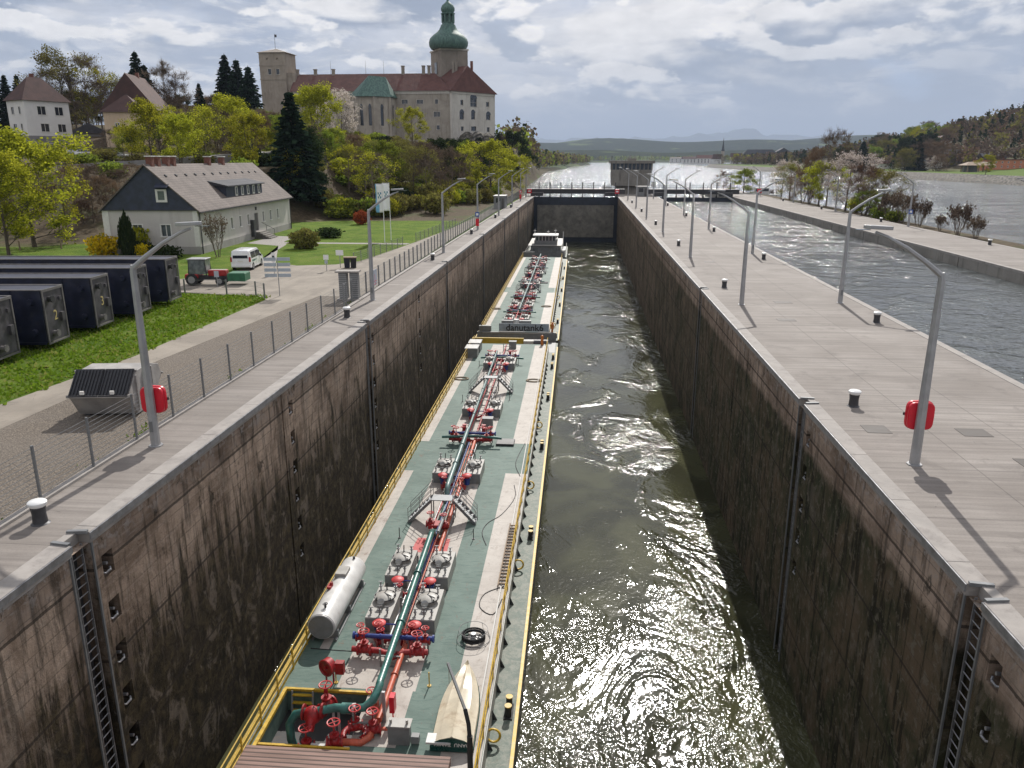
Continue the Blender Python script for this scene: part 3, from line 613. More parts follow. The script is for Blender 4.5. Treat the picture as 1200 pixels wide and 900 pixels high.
# rising road on the hillside behind the house, on its bank
rp = [(-150, 118, 7.0), (-120, 128, 7.6), (-98, 137, 8.7), (-86, 143, 9.6), (-76, 150, 10.4), (-66, 160, 11.3), (-58, 174, 12.4)]
def strip(name, pts, w, mat, lift=0.25):
    m = MB(); L = []
    for i, p in enumerate(pts):
        a = Vector(pts[max(0, i-1)][:2]); b = Vector(pts[min(len(pts)-1, i+1)][:2]); t = (b-a).normalized(); nrm = Vector((-t.y, t.x))
        c = Vector(p[:2]); L.append(((c+nrm*w/2), (c-nrm*w/2), p[2]+lift))
    for (a, b, z), (c, d, z2) in zip(L, L[1:]):
        m.quad((a.x, a.y, z), (b.x, b.y, z), (d.x, d.y, z2), (c.x, c.y, z2)); m.quad((b.x, b.y, z), (b.x+.6, b.y-1.6, z-3.5), (d.x+.6, d.y-1.6, z2-3.5), (d.x, d.y, z2))
        m.quad((a.x, a.y, z), (c.x, c.y, z2), (c.x, c.y, z2-3), (a.x, a.y, z-3))
    return structure(m.build(name, mat))
strip('hillside_road', rp, 6.5, M['asphalt'])
# far hills
def ridge(name, Y, depth, x0, x1, base, fn, n=160, seed=1):
    rn = random.Random(seed); ph = [(rn.uniform(0, 6.28), rn.uniform(0.6, 1.4)) for _ in range(7)]
    m = MB(); rows = 14; vs = []
    for j in range(rows+1):
        t = j/rows
        for i in range(n+1):
            x = lerp(x0, x1, i/n); h = fn(x)
            h *= 1+sum(0.045*math.sin(x*0.0011*(k+1)*1.3*q+p+t*2) for k, (p, q) in enumerate(ph))/1.2
            prof = math.sin(min(t, 0.5)*math.pi)**0.8
            vs.append((x, Y+depth*(t-0.5)+120*math.sin(x*0.002+t*5), base+h*prof+0.05*h*math.sin(x*0.004+t*9)*prof))
    fs = [(j*(n+1)+i, j*(n+1)+i+1, (j+1)*(n+1)+i+1, (j+1)*(n+1)+i) for j in range(rows) for i in range(n)]
    m.add(vs, fs); return structure(m.build(name, M['hill'], smooth=180))
ridge('near_hills', 4300, 1500, -6000, 6000, 0, lambda x: 24+30*math.exp(-((x+100)/900)**2)+26*math.exp(-((x-1500)/700)**2)+18*ss(x, 1500, 4000), seed=3)
ridge('wooded_hills', 7000, 2500, -9000, 9000, 0, lambda x: 104+60*math.exp(-((x-100)/900)**2)+60*math.exp(-((x-2000)/900)**2)+55*math.exp(-((x+1500)/900)**2)+60*ss(x, 1800, 3500), seed=5)
ridge('blue_mountains', 30000, 6000, -26000, 26000, 0, lambda x: 520+360*math.exp(-((x-5300)/2100)**2)+230*math.exp(-((x-9800)/2600)**2)+160*math.exp(-((x-1200)/2200)**2)+200*math.exp(-((x+3000)/2500)**2), n=220, seed=8)
# haze: one closed box of thin air round everything
t = NT('haze_air'); t.N.remove(t.b); pv = t.n('ShaderNodeVolumePrincipled'); pv.inputs['Density'].default_value = 6.5e-5; pv.inputs['Color'].default_value = (0.62, 0.74, 0.95, 1); pv.inputs['Anisotropy'].default_value = 0.0
t.L.new(pv.outputs[0], t.out.inputs['Volume']); HAZE = t.mat
hz = MB().box(-41000, 41000, -700, 61000, -16, 1700).build('haze', HAZE); hz['kind'] = 'stuff'

# ------------------------------------------------------------------ lock walls
def lock_wall(name, label, x, sgn, mat, ladders, joints, niches):
    """sgn=+1: face looks to +X (left wall); -1: looks to -X"""
    root = thing(name, label, 'lock wall', (x, 0, 0))
    m = MB(); LEN = GATE_Y-Y0+1.5; H = 14.0
    f = (lambda y: y-Y0) if sgn > 0 else (lambda y: (GATE_Y+1.5)-y)
    def hole(y, w, z0, z1): a, b = sorted((f(y-w/2), f(y+w/2))); return (a, b, z0+H, z1+H)
    big = [hole(y, 0.95, -14, -0.32) for y in ladders]; thin = [hole(y, 0.16, -14, -0.32) for y in joints]
    nich = [hole(y, 0.55, z, z+0.75) for y, zs in niches for z in zs]
    O = (0, Y0, -H) if sgn > 0 else (0, GATE_Y+1.5, -H); U = (0, 1, 0) if sgn > 0 else (0, -1, 0)
    # one panel with all openings, deep black slots behind
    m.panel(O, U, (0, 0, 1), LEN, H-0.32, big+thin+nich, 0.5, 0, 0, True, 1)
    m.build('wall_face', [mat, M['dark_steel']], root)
    c = MB(); a, b = (-0.55, 0.06) if sgn > 0 else (-0.06, 0.55)
    cuts = sorted([Y0]+[y for y in ladders for y in (y-0.42, y+0.42)]+[GATE_Y+1.5])
    for y0, y1 in zip(cuts[::2], cuts[1::2]):
        y = y0
        while y < y1-0.01:
            y2 = min(y1, (math.floor((y+0.001)/4.0)+1)*4.0); c.box(a, b, y+0.008, y2-0.008, -0.33, 0.022); y = y2
    for y in ladders: c.box(a, (a+b)/2 - 0.05*sgn if sgn > 0 else b, y-0.42, y+0.42, -0.33, 0.02) if sgn > 0 else c.box(0.25, b, y-0.42, y+0.42, -0.33, 0.02)
    c.build('coping', M['coping'], root, bevel=0.015)
    e = MB()
    for y0, y1 in zip(cuts[::2], cuts[1::2]): e.box(*((0.062, 0.10) if sgn > 0 else (-0.10, -0.062)), y0, y1, -0.20, 0.005)
    e.build('edge_rail', M['edge_steel'], root)
    for y in ladders:
        l = MB(); xx = -0.12*sgn
        for s in (-0.24, 0.24): l.beam((xx, y+s, -13.4), (xx, y+s, -0.25), 0.07, 0.03)
        z = -13.2
        while z < -0.3: l.cyl((xx, y-0.24, z), (xx, y+0.24, z), 0.018, n=6); z += 0.3
        l.build('ladder', M['edge_steel'], root)
        hd = MB()
        for s in (-1, 1):
            hd.beam((0.02*sgn, y+s*0.42, 0.035), (-0.55*sgn, y+s*0.34, 0.035), 0.12, 0.10); hd.box(*sorted((0.0, 0.05*sgn)), y+s*0.50-0.035, y+s*0.50+0.035, -14, 0.0)
        hd.build('ladder_head', M['fence'], root)
    for y, zs in niches:
        for z in zs:
            h = MB(); xo = -0.10*sgn
            h.tube([(xo, y-0.2, z+0.15), (xo+0.06*sgn, y-0.12, z+0.10), (xo+0.12*sgn, y, z+0.16), (xo+0.06*sgn, y+0.12, z+0.10), (xo, y+0.2, z+0.15)], 0.035, 6); h.cyl((xo-0.2*sgn, y, z+0.35), (xo+0.06*sgn, y, z+0.38), 0.05, 0.05, 8)
            h.build('mooring_hook', M['edge_steel'], root)
    return root
zs = [-1.75-1.55*i for i in range(7)]
lock_wall('lock_wall', 'stained brown concrete lock wall beside the tanker barge, on the left bank', XL, 1, M['wall_left'], [19.2, 50.4, 82, 113.5, 145, 177, 208],
          [34.8, 66.2, 98, 129, 161, 193, 222], [(20.35, zs), (35.9, zs[:6]), (51.6, zs[:6]), (67.4, zs[:5])])
lock_wall('lock_wall', 'dark weedy concrete lock wall below the middle pier, wet algae under its pale top band', XR, -1, M['wall_right'], [18.4, 34.6, 66.5],
          [50.3, 82, 98, 113.5, 129, 145, 161, 177, 193, 208, 222], [(17.1, zs), (33.4, zs[:5])])
# walls of the full chamber and the outer side of the piers
def side_wall(name, label, x, sgn, y1, joints, zb=-6):
    root = thing(name, label, 'lock wall', (x, 0, 0)); m = MB(); x0, x1 = (-0.45, 0.0) if sgn > 0 else (0.0, 0.45)
    edges = [Y0]+joints+[y1]
    for a, b in zip(edges, edges[1:]): m.box(x0, x1, a+0.10, b-0.10, zb, -0.22)
    m.box(x0+0.1, x1-0.1, Y0, y1, zb, -0.22, 1); m.build('wall_face', [M['conc'], M['dark_steel']], root)
    c = MB(); y = Y0
    while y < y1: c.box(x0, x1+0.03 if sgn > 0 else x1, y, min(y+3.99, y1), -0.22, 0.03); y += 4.0
    c.build('coping', M['coping'], root, bevel=0.02); return root
js = [Y0+7.5+15.7*i for i in range(18)]
side_wall('chamber_wall', 'concrete edge of the middle pier along the full second chamber', X2L, 1, 275, [j for j in js if j < 270])
side_wall('chamber_wall', 'low dark concrete wall with open joints along the outer pier', X2R, -1, 300, js)
side_wall('chamber_wall', 'concrete river side of the outer pier behind the bushes', XP, 1, 300, js)

# ------------------------------------------------------------------ upper gates and bridges
def lock_gate(label, xa, xb, panel_mat, top_dark, bottom):
    w = xb-xa; root = thing('lock_gate', label, 'lock gate', (xa, GATE_Y+0.6, 0))
    m = MB(); m.box(0, w, 0.3, 0.7, bottom, -0.2); m.build('gate_frame', M['gate_dark'], root)
    if bottom < -6:
        m = MB(); m.box(1.1, w-1.1, 0.06, 0.3, -11.6, -2.5); 
        n = 14
        for i in range(n+1): x = lerp(1.1, w-1.1, i/n); m.box(x-0.06, x+0.06, -0.05, 0.055, -11.5, -2.5)
        for z in (-11.6, -8.6, -5.6, -2.6): m.box(1.1, w-1.1, -0.02, 0.05, z, z+0.14)
        m.build('skin_plate', panel_mat, root)
        f = MB(); f.box(0, w, 0.0, 0.28, -2.4, -0.25); f.build('sill_beam', M['gate_dark'], root)
    b = MB(); b.box(-2.5, w+2.0, 1.2, 1.6, 0.7, 1.9); b.box(-2.5, w+2.0, 3.0, 3.3, 0.7, 1.9); b.box(-2.5, w+2, 1.1, 3.4, 1.9, 2.02); b.build('walkway', M['dark_steel'], root)
    r = MB()
    for z in (0.5, 1.0): r.cyl((-2.5, 1.2, 2.0+z), (w+2, 1.2, 2.0+z), 0.03, n=5)
    x = -2.5
    while x < w+2: r.cyl((x, 1.2, 2), (x, 1.2, 3.0), 0.03, n=5); x += 1.5
    r.build('railing', M['dark_steel'], root)
    n = 8 if bottom < -6 else 6
    for i in range(n):
        p = MB(); x = lerp(1.5, w-0.8, i/(n-1)); p.box(x-0.12, x+0.12, 0.0, 0.24, -0.3, 3.9); p.box(x-0.2, x+0.2, 0.0, 0.4, -0.5, 0.2); p.build('lifting_post', M['dark_steel'], root)
    for s in (0.5, w-2.2): k = MB(); k.box(s-1.5, s+2.2, -0.3, 1.0, 0.1, 1.1); k.build('drive_housing', M['dark_steel'], root)
    return root
lock_gate('dark steel upper lock gate closing the empty chamber behind the push boat', XL, XR, M['gate'], True, -14)
lock_gate('low black steel upper gate of the full second chamber', X2L, X2R, M['gate'], True, -5)
# ------------------------------------------------------------------ castle
def gp_on(px, py, P, n):
    """the point of a vertical wall (through P, normal n) shown at px, py"""
    d = ray(px, py); o = Vector((0, 0, CAMH)); n = Vector(n); return o+d*((Vector(P)-o).dot(n)/d.dot(n))
def window(name, parent, O, U, W, a0, a1, b0, b1, glass, frame=None, arch=False, bars=(1, 1), out=0.06, depth=0.18):
    """a window unit set into an opening of a wall panel; O,U,W in parent coordinates"""
    O = Vector(O); U = Vector(U).normalized(); W = Vector(W).normalized(); Nn = U.cross(W)
    R = Matrix((U, W, Nn)).transposed().to_4x4(); T = Matrix.Translation(O) @ R
    f = MB(); e = 0.10 if (a1-a0) > 0.7 else 0.06
    if frame:
        f.box(a0-0.02, a0+e, b0, b1, -depth, out*0.2, 0, T); f.box(a1-e, a1+0.02, b0, b1, -depth, out*0.2, 0, T); f.box(a0-0.04, a1+0.04, b0-0.07, b0+0.06, -depth, out+0.05, 0, T); f.box(a0, a1, b1-e, b1+0.02, -depth, out*0.2-0.001, 0, T)
        for i in range(1, bars[0]): x = lerp(a0, a1, i/bars[0]); f.box(x-0.045, x+0.045, b0, b1, -depth, -depth+0.07, 0, T)
        for i in range(1, bars[1]): y = lerp(b0, b1, i/bars[1]); f.box(a0, a1, y-0.03, y+0.03, -depth, -depth+0.06, 0, T)
        w = f.build(name, frame, parent)
        g = MB(); g.box(a0, a1, b0, b1, -depth-0.05, -depth+0.02, 0, T); g.build('pane', glass, w)
    else:
        g = MB(); g.box(a0, a1, b0, b1, -depth-0.05, -depth+0.02, 0, T); w = g.build(name, glass, parent)
    return w
CASTLE_Y = 325.0
def build_castle():
    root = thing('castle', 'large beige castle with red roofs, green onion tower and square keep on the wooded rock', 'castle', (-53, CASTLE_Y, 17))
    r0 = Vector(root.location)
    def L(v): return Vector(v)-r0
    # main wing: front wall parallel to the picture, windows
    zb, ze = 15.0, 36.0
    a = V(343, 107, CASTLE_Y); b = V(528, 107, CASTLE_Y); LX = b.x-a.x
    wins = []
    def wpx(x0, y0, x1, y1): p = V(x0, y1, CASTLE_Y); q = V(x1, y0, CASTLE_Y); return (p.x-a.x, q.x-a.x, p.z-zb, q.z-zb)
    for r in [(458.5, 117, 461, 122.5), (470.5, 116.5, 478, 122), (488, 116.5, 496, 122), (509.5, 116, 513.5, 122), (458, 131, 462, 138), (489, 130.5, 496.5, 137.5), (508, 130.5, 516, 137), (491, 147, 495.5, 152), (511.5, 146.5, 515.5, 152)]: wins.append(wpx(*r))
    m = MB(); m.panel((0, 0, 0), (1, 0, 0), (0, 0, 1), LX, ze-zb, wins, 0.5, 0); D = 16.0
    m.quad((LX, 0, 0), (LX, D, 0), (LX, D, ze-zb), (LX, 0, ze-zb)); m.quad((0, D, 0), (0, 0, 0), (0, 0, ze-zb), (0, D, ze-zb)); m.quad((LX, D, 0), (0, D, 0), (0, D, ze-zb), (LX, D, ze-zb))
    off = Vector((a.x, CASTLE_Y, zb))-r0
    m.build('wing_wall', M['castle'], root, loc=off)
    c = MB(); c.box(0, LX-0.4, -0.25, 0.002, ze-zb-1.1, ze-zb-0.02); c.box(0, LX-0.4, -0.45, 0.002, ze-zb-0.3, ze-zb+0.05); c.build('cornice', M['castle_light'], root, loc=off)
    for w in wins: window('window', root, off, (1, 0, 0), (0, 0, 1), *w, M['glass'], M['castle_light'], bars=(2, 1) if w[1]-w[0] > 2 else (1, 1), depth=0.4)
    rz = 43.2-zb; x1 = LX-2.0
    rf = MB(); e = -0.8
    rf.add([(-1, e, ze-zb), (LX+0.2, e, ze-zb), (V(510, 88, 333).x-a.x, D/2, rz), (-1, D/2, rz), (LX+.2, D+.8, ze-zb), (-1, D+.8, ze-zb)], [(0, 1, 2, 3), (4, 5, 3, 2), (1, 4, 2), (0, 3, 5), (0, 5, 4, 1)])
    rr = rf.build('wing_roof', M['roof_red'], root, loc=off)
    for px in (349, 370, 391, 472.5, 496.5, 503):
        ch = MB(); X = V(px, 90, 333).x-a.x; h = 2.6 if px < 400 else 3.6; ch.box(X-0.55, X+0.55, D/2-0.6, D/2+0.6, rz-1.5, rz+h-1); ch.box(X-0.7, X+0.7, D/2-0.75, D/2+0.75, rz+h-1.0, rz+h-0.7); ch.build('chimney', M['tower'], rr)
    for px in (388, 429, 450): 
        ch = MB(); X = V(px, 90, 333).x-a.x; ch.cyl((X, D/2, rz-0.4), (X, D/2, rz+5), 0.07, 0.03, 5); ch.build('lightning_rod', M['dark_steel'], rr)
    # right block: front face turned a little away
    C = V(528, 107, CASTLE_Y); E = V(580, 112, 345); U = Vector((E.x-C.x, 345-CASTLE_Y, 0)); wl = U.length; U.normalize(); Nn = U.cross(Vector((0, 0, 1)))
    P0 = Vector((C.x, CASTLE_Y-0.3, zb))
    def w2(x0, y0, x1, y1):
        p = gp_on(x0, y1, P0, Nn); q = gp_on(x1, y0, P0, Nn); return ((p-P0).dot(U), (q-P0).dot(U), p.z-zb, q.z-zb)
    rects = [(539.5, 117, 543, 123), (551, 115.5, 559, 125), (569.5, 119.5, 573.5, 125), (538.5, 132, 544, 140), (552, 132, 557, 140), (569.5, 134.5, 575, 140.5), (540, 148, 543.5, 153.5), (552, 148, 558.5, 153.5), (570.5, 149, 574, 154.5)]
    wins2 = [w2(*r) for r in rects]; arch = {1, 3, 4, 5}
    off2 = P0-r0; m = MB(); m.panel((0, 0, 0), U, (0, 0, 1), wl, ze-zb, wins2, 0.5, 0)
    B = Vector((-U.y, U.x, 0))*19; A_ = Vector((0, 0, 0)); Bq = U*wl
    for p, q in ((Bq, Bq+B), (Bq+B, A_+B), (A_+B, A_)): m.quad(p, q, q+Vector((0, 0, ze-zb)), p+Vector((0, 0, ze-zb)))
    m.build('block_wall', M['castle_light'], root, loc=off2)
    c = MB(); c.beam(U*0.3-Nn*0+Nn*0.15+Vector((0, 0, ze-zb-0.5)), U*(wl-0.1)+Nn*0.15+Vector((0, 0, ze-zb-0.5)), 0.3, 0.9); c.beam(U*0.0+Nn*0.1, U*0.0+Nn*0.1+Vector((0, 0, ze-zb-0.9)), 0.7, 0.3); c.build('corner_trim', M['castle_light'], root, loc=off2)
    for i, w in enumerate(wins2):
        q = window('window', root, off2, U, (0, 0, 1), *w, M['glass'], M['castle_light'], bars=(2, 2) if i == 1 else (1, 1), depth=0.4)
        if i in arch:
            k = MB(); cx = (w[0]+w[1])/2; rr_ = (w[1]-w[0])/2
            for s in range(8):
                a0 = math.pi*s/8; a1 = math.pi*(s+1)/8; P = lambda an, r: U*(cx+r*math.cos(an))+Vector((0, 0, w[3]-0.1+r*math.sin(an)))+Nn*0.03
                k.quad(P(a0, 0), P(a0, rr_), P(a1, rr_), P(a1, 0))
            k.build('arch_light', M['glass'], q, loc=off2)
    ap = V(548, 77, 334)-Vector((C.x, CASTLE_Y-0.3, zb)); ap2 = ap+B*0.42
    o_ = 0.8; cs = [-U*o_+Nn*o_, U*(wl+o_)+Nn*o_, U*(wl+o_)+B*1.04, -U*o_+B*1.04]; cs = [Vector((q.x, q.y, ze-zb-0.05)) for q in cs]
    rf = MB(); rf.add(cs+[ap, ap2], [(0, 1, 4), (1, 2, 5, 4), (2, 3, 5), (3, 0, 4, 5), (0, 3, 2, 1)]); rb = rf.build('block_roof', M['roof_red'], root, loc=off2)
    ch = MB(); p = ap+Vector((1.2, 3, -1.5)); ch.box(p.x-.5, p.x+.5, p.y-.5, p.y+.5, p.z, p.z+3.5); ch.build('chimney', M['brick'], rb, loc=(0, 0, 0))
    for dx in (-7.2, -6.0):
        ch = MB(); p = ap+Vector((dx+1.2, 1.5, -7.5)); ch.box(p.x-.5, p.x+.5, p.y-.5, p.y+.5, p.z, p.z+9.2); ch.build('chimney', M['tower'], rb)
    # onion tower, set edgewise: narrow lit face and broad shaded face
    T1 = V(503, 60, 341); T2 = V(516, 60, 337); T3 = V(548, 60, 341); zt = 52.4
    u1 = Vector((T3.x-T2.x, 4, 0)); side = u1.length; u1.normalize(); u2 = Vector((-u1.y, u1.x, 0))
    base = Vector((T2.x, 337, 30))-r0
    m = MB(); f1 = [Vector((0, 0, 0)), u1*side, u1*side+u2*side*1.0-Vector((0, 0, 0)), u2*side+Vector((T1.x-T2.x, 0, 0))*0.35]
    m.prism([(q.x, q.y) for q in f1], 0, zt-30); m.build('tower_shaft', M['tower'], root, loc=base)
    m = MB(); tp = [q*1.0 for q in f1]; ctr = sum(tp, Vector())/4; m.prism([((q.x-ctr.x)*1.06+ctr.x, (q.y-ctr.y)*1.06+ctr.y) for q in tp], zt-30, zt-30+0.6); m.build('tower_cornice', M['castle_light'], root, loc=base)
    ck = MB(); fn = (f1[3]-f1[0]).normalized(); nn = fn.cross(Vector((0, 0, 1)))*1; mid = f1[0]+fn*((f1[3]-f1[0]).length*0.45)
    nn = Vector((-0.9, -0.35, 0)).normalized(); ck.cbox(mid+Vector((-0.12, -0.1, zt-30-6.5)), (2.6, 0.3, 4.4), math.atan2(fn.y, fn.x)); ck.build('tower_clock', M['glass_grey'], root, loc=base)
    cc = base+ctr; 
    cx = V(525, 50, 342); cc = Vector((cx.x+0.2, 342, 0))-r0; cc.z = 0; z0 = zt+0.6-r0.z
    oc = MB(); k = 7.6/7.6
    prof = [(7.0, 0), (7.3, 0.3), (7.9, 1.4), (8.05, 2.6), (7.6, 3.9), (6.2, 5.3), (4.6, 6.4), (3.7, 7.4), (3.1, 8.6), (2.9, 9.2)]
    oc.lathe((cc.x, cc.y, z0), prof, 16); oc.build('onion_dome', M['copper'], root, smooth=28)
    la = MB(); la.lathe((cc.x, cc.y, z0+9.2), [(2.6, 0), (2.45, 0.4), (2.45, 0.9)], 8); la.lathe((cc.x, cc.y, z0+12.9), [(2.45, 0), (2.9, 0.3), (2.9, 0.6), (2.2, 0.8)], 8)
    for i in range(8): an = math.pi*2*(i+0.5)/8; la.cyl((cc.x+2.3*math.cos(an), cc.y+2.3*math.sin(an), z0+10), (cc.x+2.3*math.cos(an), cc.y+2.3*math.sin(an), z0+13), 0.42, n=6)
    la.cyl((cc.x, cc.y, z0+9.5), (cc.x, cc.y, z0+13), 1.1, n=8)
    la.build('lantern', M['copper'], root)
    sb = MB(); sb.lathe((cc.x, cc.y, z0+13.6), [(2.2, 0), (2.75, 0.9), (2.8, 1.7), (2.3, 2.8), (1.2, 3.7), (0.5, 4.4), (0.2, 6.4)], 16); sb.build('small_onion_dome', M['copper'], root, smooth=28)
    sp = MB(); sp.cyl((cc.x, cc.y, z0+19.5), (cc.x, cc.y, z0+26.5), 0.13, 0.06, 6); sp.sphere((cc.x, cc.y, z0+21.2), 0.5); sp.sphere((cc.x, cc.y, z0+23.6), 0.3); sp.build('spire', M['dark_steel'], root)
    # square keep at the west end
    K1 = V(305, 62, 330); K2 = V(332, 62, 327); K3 = V(338, 62, 333); kz = 51.0; kb = 14
    s1 = K2.x-K1.x; P = Vector((K1.x, 328, kb))-r0
    kw = MB(); uu = Vector((1, 0, 0)); holes = []
    for px, py in ((316, 84), (325.5, 84)): q = V(px, py, 328); holes.append((q.x-K1.x-0.75, q.x-K1.x+0.75, q.z-kb-1.1, q.z-kb+1.1))
    for px, py in ((313, 69), (324.5, 69)): q = V(px, py, 328); holes.append((q.x-K1.x-0.35, q.x-K1.x+0.35, q.z-kb-0.3, q.z-kb+0.3))
    kw.panel((0, 0, 0), (1, 0, 0), (0, 0, 1), s1, kz-kb, holes, 0.4, 0); dK = 9.6
    kw.quad((s1, 0, 0), (s1+1.0, dK, 0), (s1+1.0, dK, kz-kb), (s1, 0, kz-kb)); kw.quad((0, dK, 0), (0, 0, 0), (0, 0, kz-kb), (0, dK, kz-kb)); kw.quad((s1+1, dK, 0), (0, dK, 0), (0, dK, kz-kb), (s1+1, dK, kz-kb))
    for py in (76.5, 93): z = V(320, py, 328).z-kb; kw.box(-0.15, s1+0.15, -0.15, 0.002, z-0.2, z+0.2)
    kw.build('keep_wall', M['keep'], root, loc=P)
    for h in holes[:2]: window('window', root, P, (1, 0, 0), (0, 0, 1), *h, M['glass'], M['castle_light'], depth=0.35)
    kr = MB(); h = kz-kb; o_ = 0.7; kr.add([(-o_, -o_, h), (s1+o_, -o_, h), (s1+1+o_, dK+o_, h), (-o_, dK+o_, h), (s1/2+.5, dK/2, h+1.9)], [(0, 1, 4), (1, 2, 4), (2, 3, 4), (3, 0, 4), (0, 3, 2, 1)]); krf = kr.build('keep_roof', M['tower'], root, loc=P)
    k2 = MB(); k2.cyl((s1/2, dK/2, h+1.5), (s1/2, dK/2, h+7.5), 0.09, 0.05, 5); k2.box(s1/2, s1/2+0.9, dK/2-0.02, dK/2+0.02, h+6.2, h+7.2); k2.build('weather_vane', M['dark_steel'], krf, loc=(0, 0, 0))
    lk = MB(); a2 = V(337, 80, 331); lk.box(a2.x-r0.x, a2.x-r0.x+3.5, 4, 12, zb-r0.z, 43.5-r0.z); lk.build('stair_turret', M['keep'], root)
    # chapel: polygonal apse with tall windows under a green copper roof
    ca = V(407, 114, 314); cb = V(456, 114, 314); cw = cb.x-ca.x; cz0, cz1 = 19.5, 33.3
    po = Vector((ca.x, 314, cz0))-r0; mid = cw*0.5
    poly = [(0, 11.5), (0, 4.2), (3.6, 0), (cw-6.0, 0), (cw-0.9, 4.0), (cw, 11.5)]
    cwall = MB(); hh = cz1-cz0
    for i, ((x0, y0), (x1, y1)) in enumerate(zip(poly, poly[1:])):
        u = Vector((x1-x0, y1-y0, 0)); l = u.length; nw = {0: 1, 1: 1, 2: 2, 3: 1, 4: 1}[i]; hs = [(l*(k+0.5)/nw-0.62, l*(k+0.5)/nw+0.62, 3.2, hh-3.8) for k in range(nw)]
        cwall.panel((x0, y0, 0), u, (0, 0, 1), l, hh, hs, 0.5, 0)
        for h_ in hs:
            w = window('lancet_window', root, po+Vector((x0, y0, 0)), u, (0, 0, 1), *h_, M['glass'], None, depth=0.3)
            k = MB(); un = u.normalized(); c_ = (h_[0]+h_[1])/2; nn = un.cross(Vector((0, 0, 1))); A = un*h_[0]; Bz = un*h_[1]; T_ = un*c_+Vector((0, 0, h_[3]+1.3))
            k.add([A+Vector((0, 0, h_[3]))+nn*0.04, Bz+Vector((0, 0, h_[3]))+nn*0.04, un*(c_+0.45)+Vector((0, 0, h_[3]+0.7))+nn*0.04, T_+nn*0.04, un*(c_-0.45)+Vector((0, 0, h_[3]+0.7))+nn*0.04], [(0, 1, 2, 3, 4)]); k.build('arch_light', M['glass'], w, loc=po+Vector((x0, y0, 0)))
    cwall.prism([(p[0], p[1]) for p in poly][::-1], hh-0.02, hh); cwall.build('chapel_wall', M['castle'], root, loc=po)
    bt = MB()
    for (x, y) in poly[1:5]: bt.cbox((x, y, hh/2), (0.9, 0.9, hh), 0.6)
    bt.box(-0.3, cw+0.3, 0.2, 12, -6, -0.05); bt.build('buttress', M['castle'], root, loc=po)
    cr = MB(); rp_ = [(-0.8, 11.5), (-0.8, 4.0), (3.4, -0.8), (cw-5.8, -0.8), (cw, 3.7), (cw+0.8, 11.5)]; top = (41.2-cz0)
    r1 = Vector((cw*0.46, 4.6, top)); r2 = Vector((cw*0.42, 11.5, top)); r3 = Vector((cw*0.80, 9.0, top-0.2))
    vs = [(x, y, hh) for x, y in rp_]+[tuple(r1), tuple(r2), tuple(r3)]
    cr.add(vs, [(1, 2, 6), (2, 3, 6), (3, 4, 8, 6), (4, 5, 8), (0, 1, 6, 7), (6, 8, 7), (5, 0, 7, 8), (0, 5, 4, 3, 2, 1)]); cr.build('chapel_roof', M['copper'], root, loc=po)
build_castle()

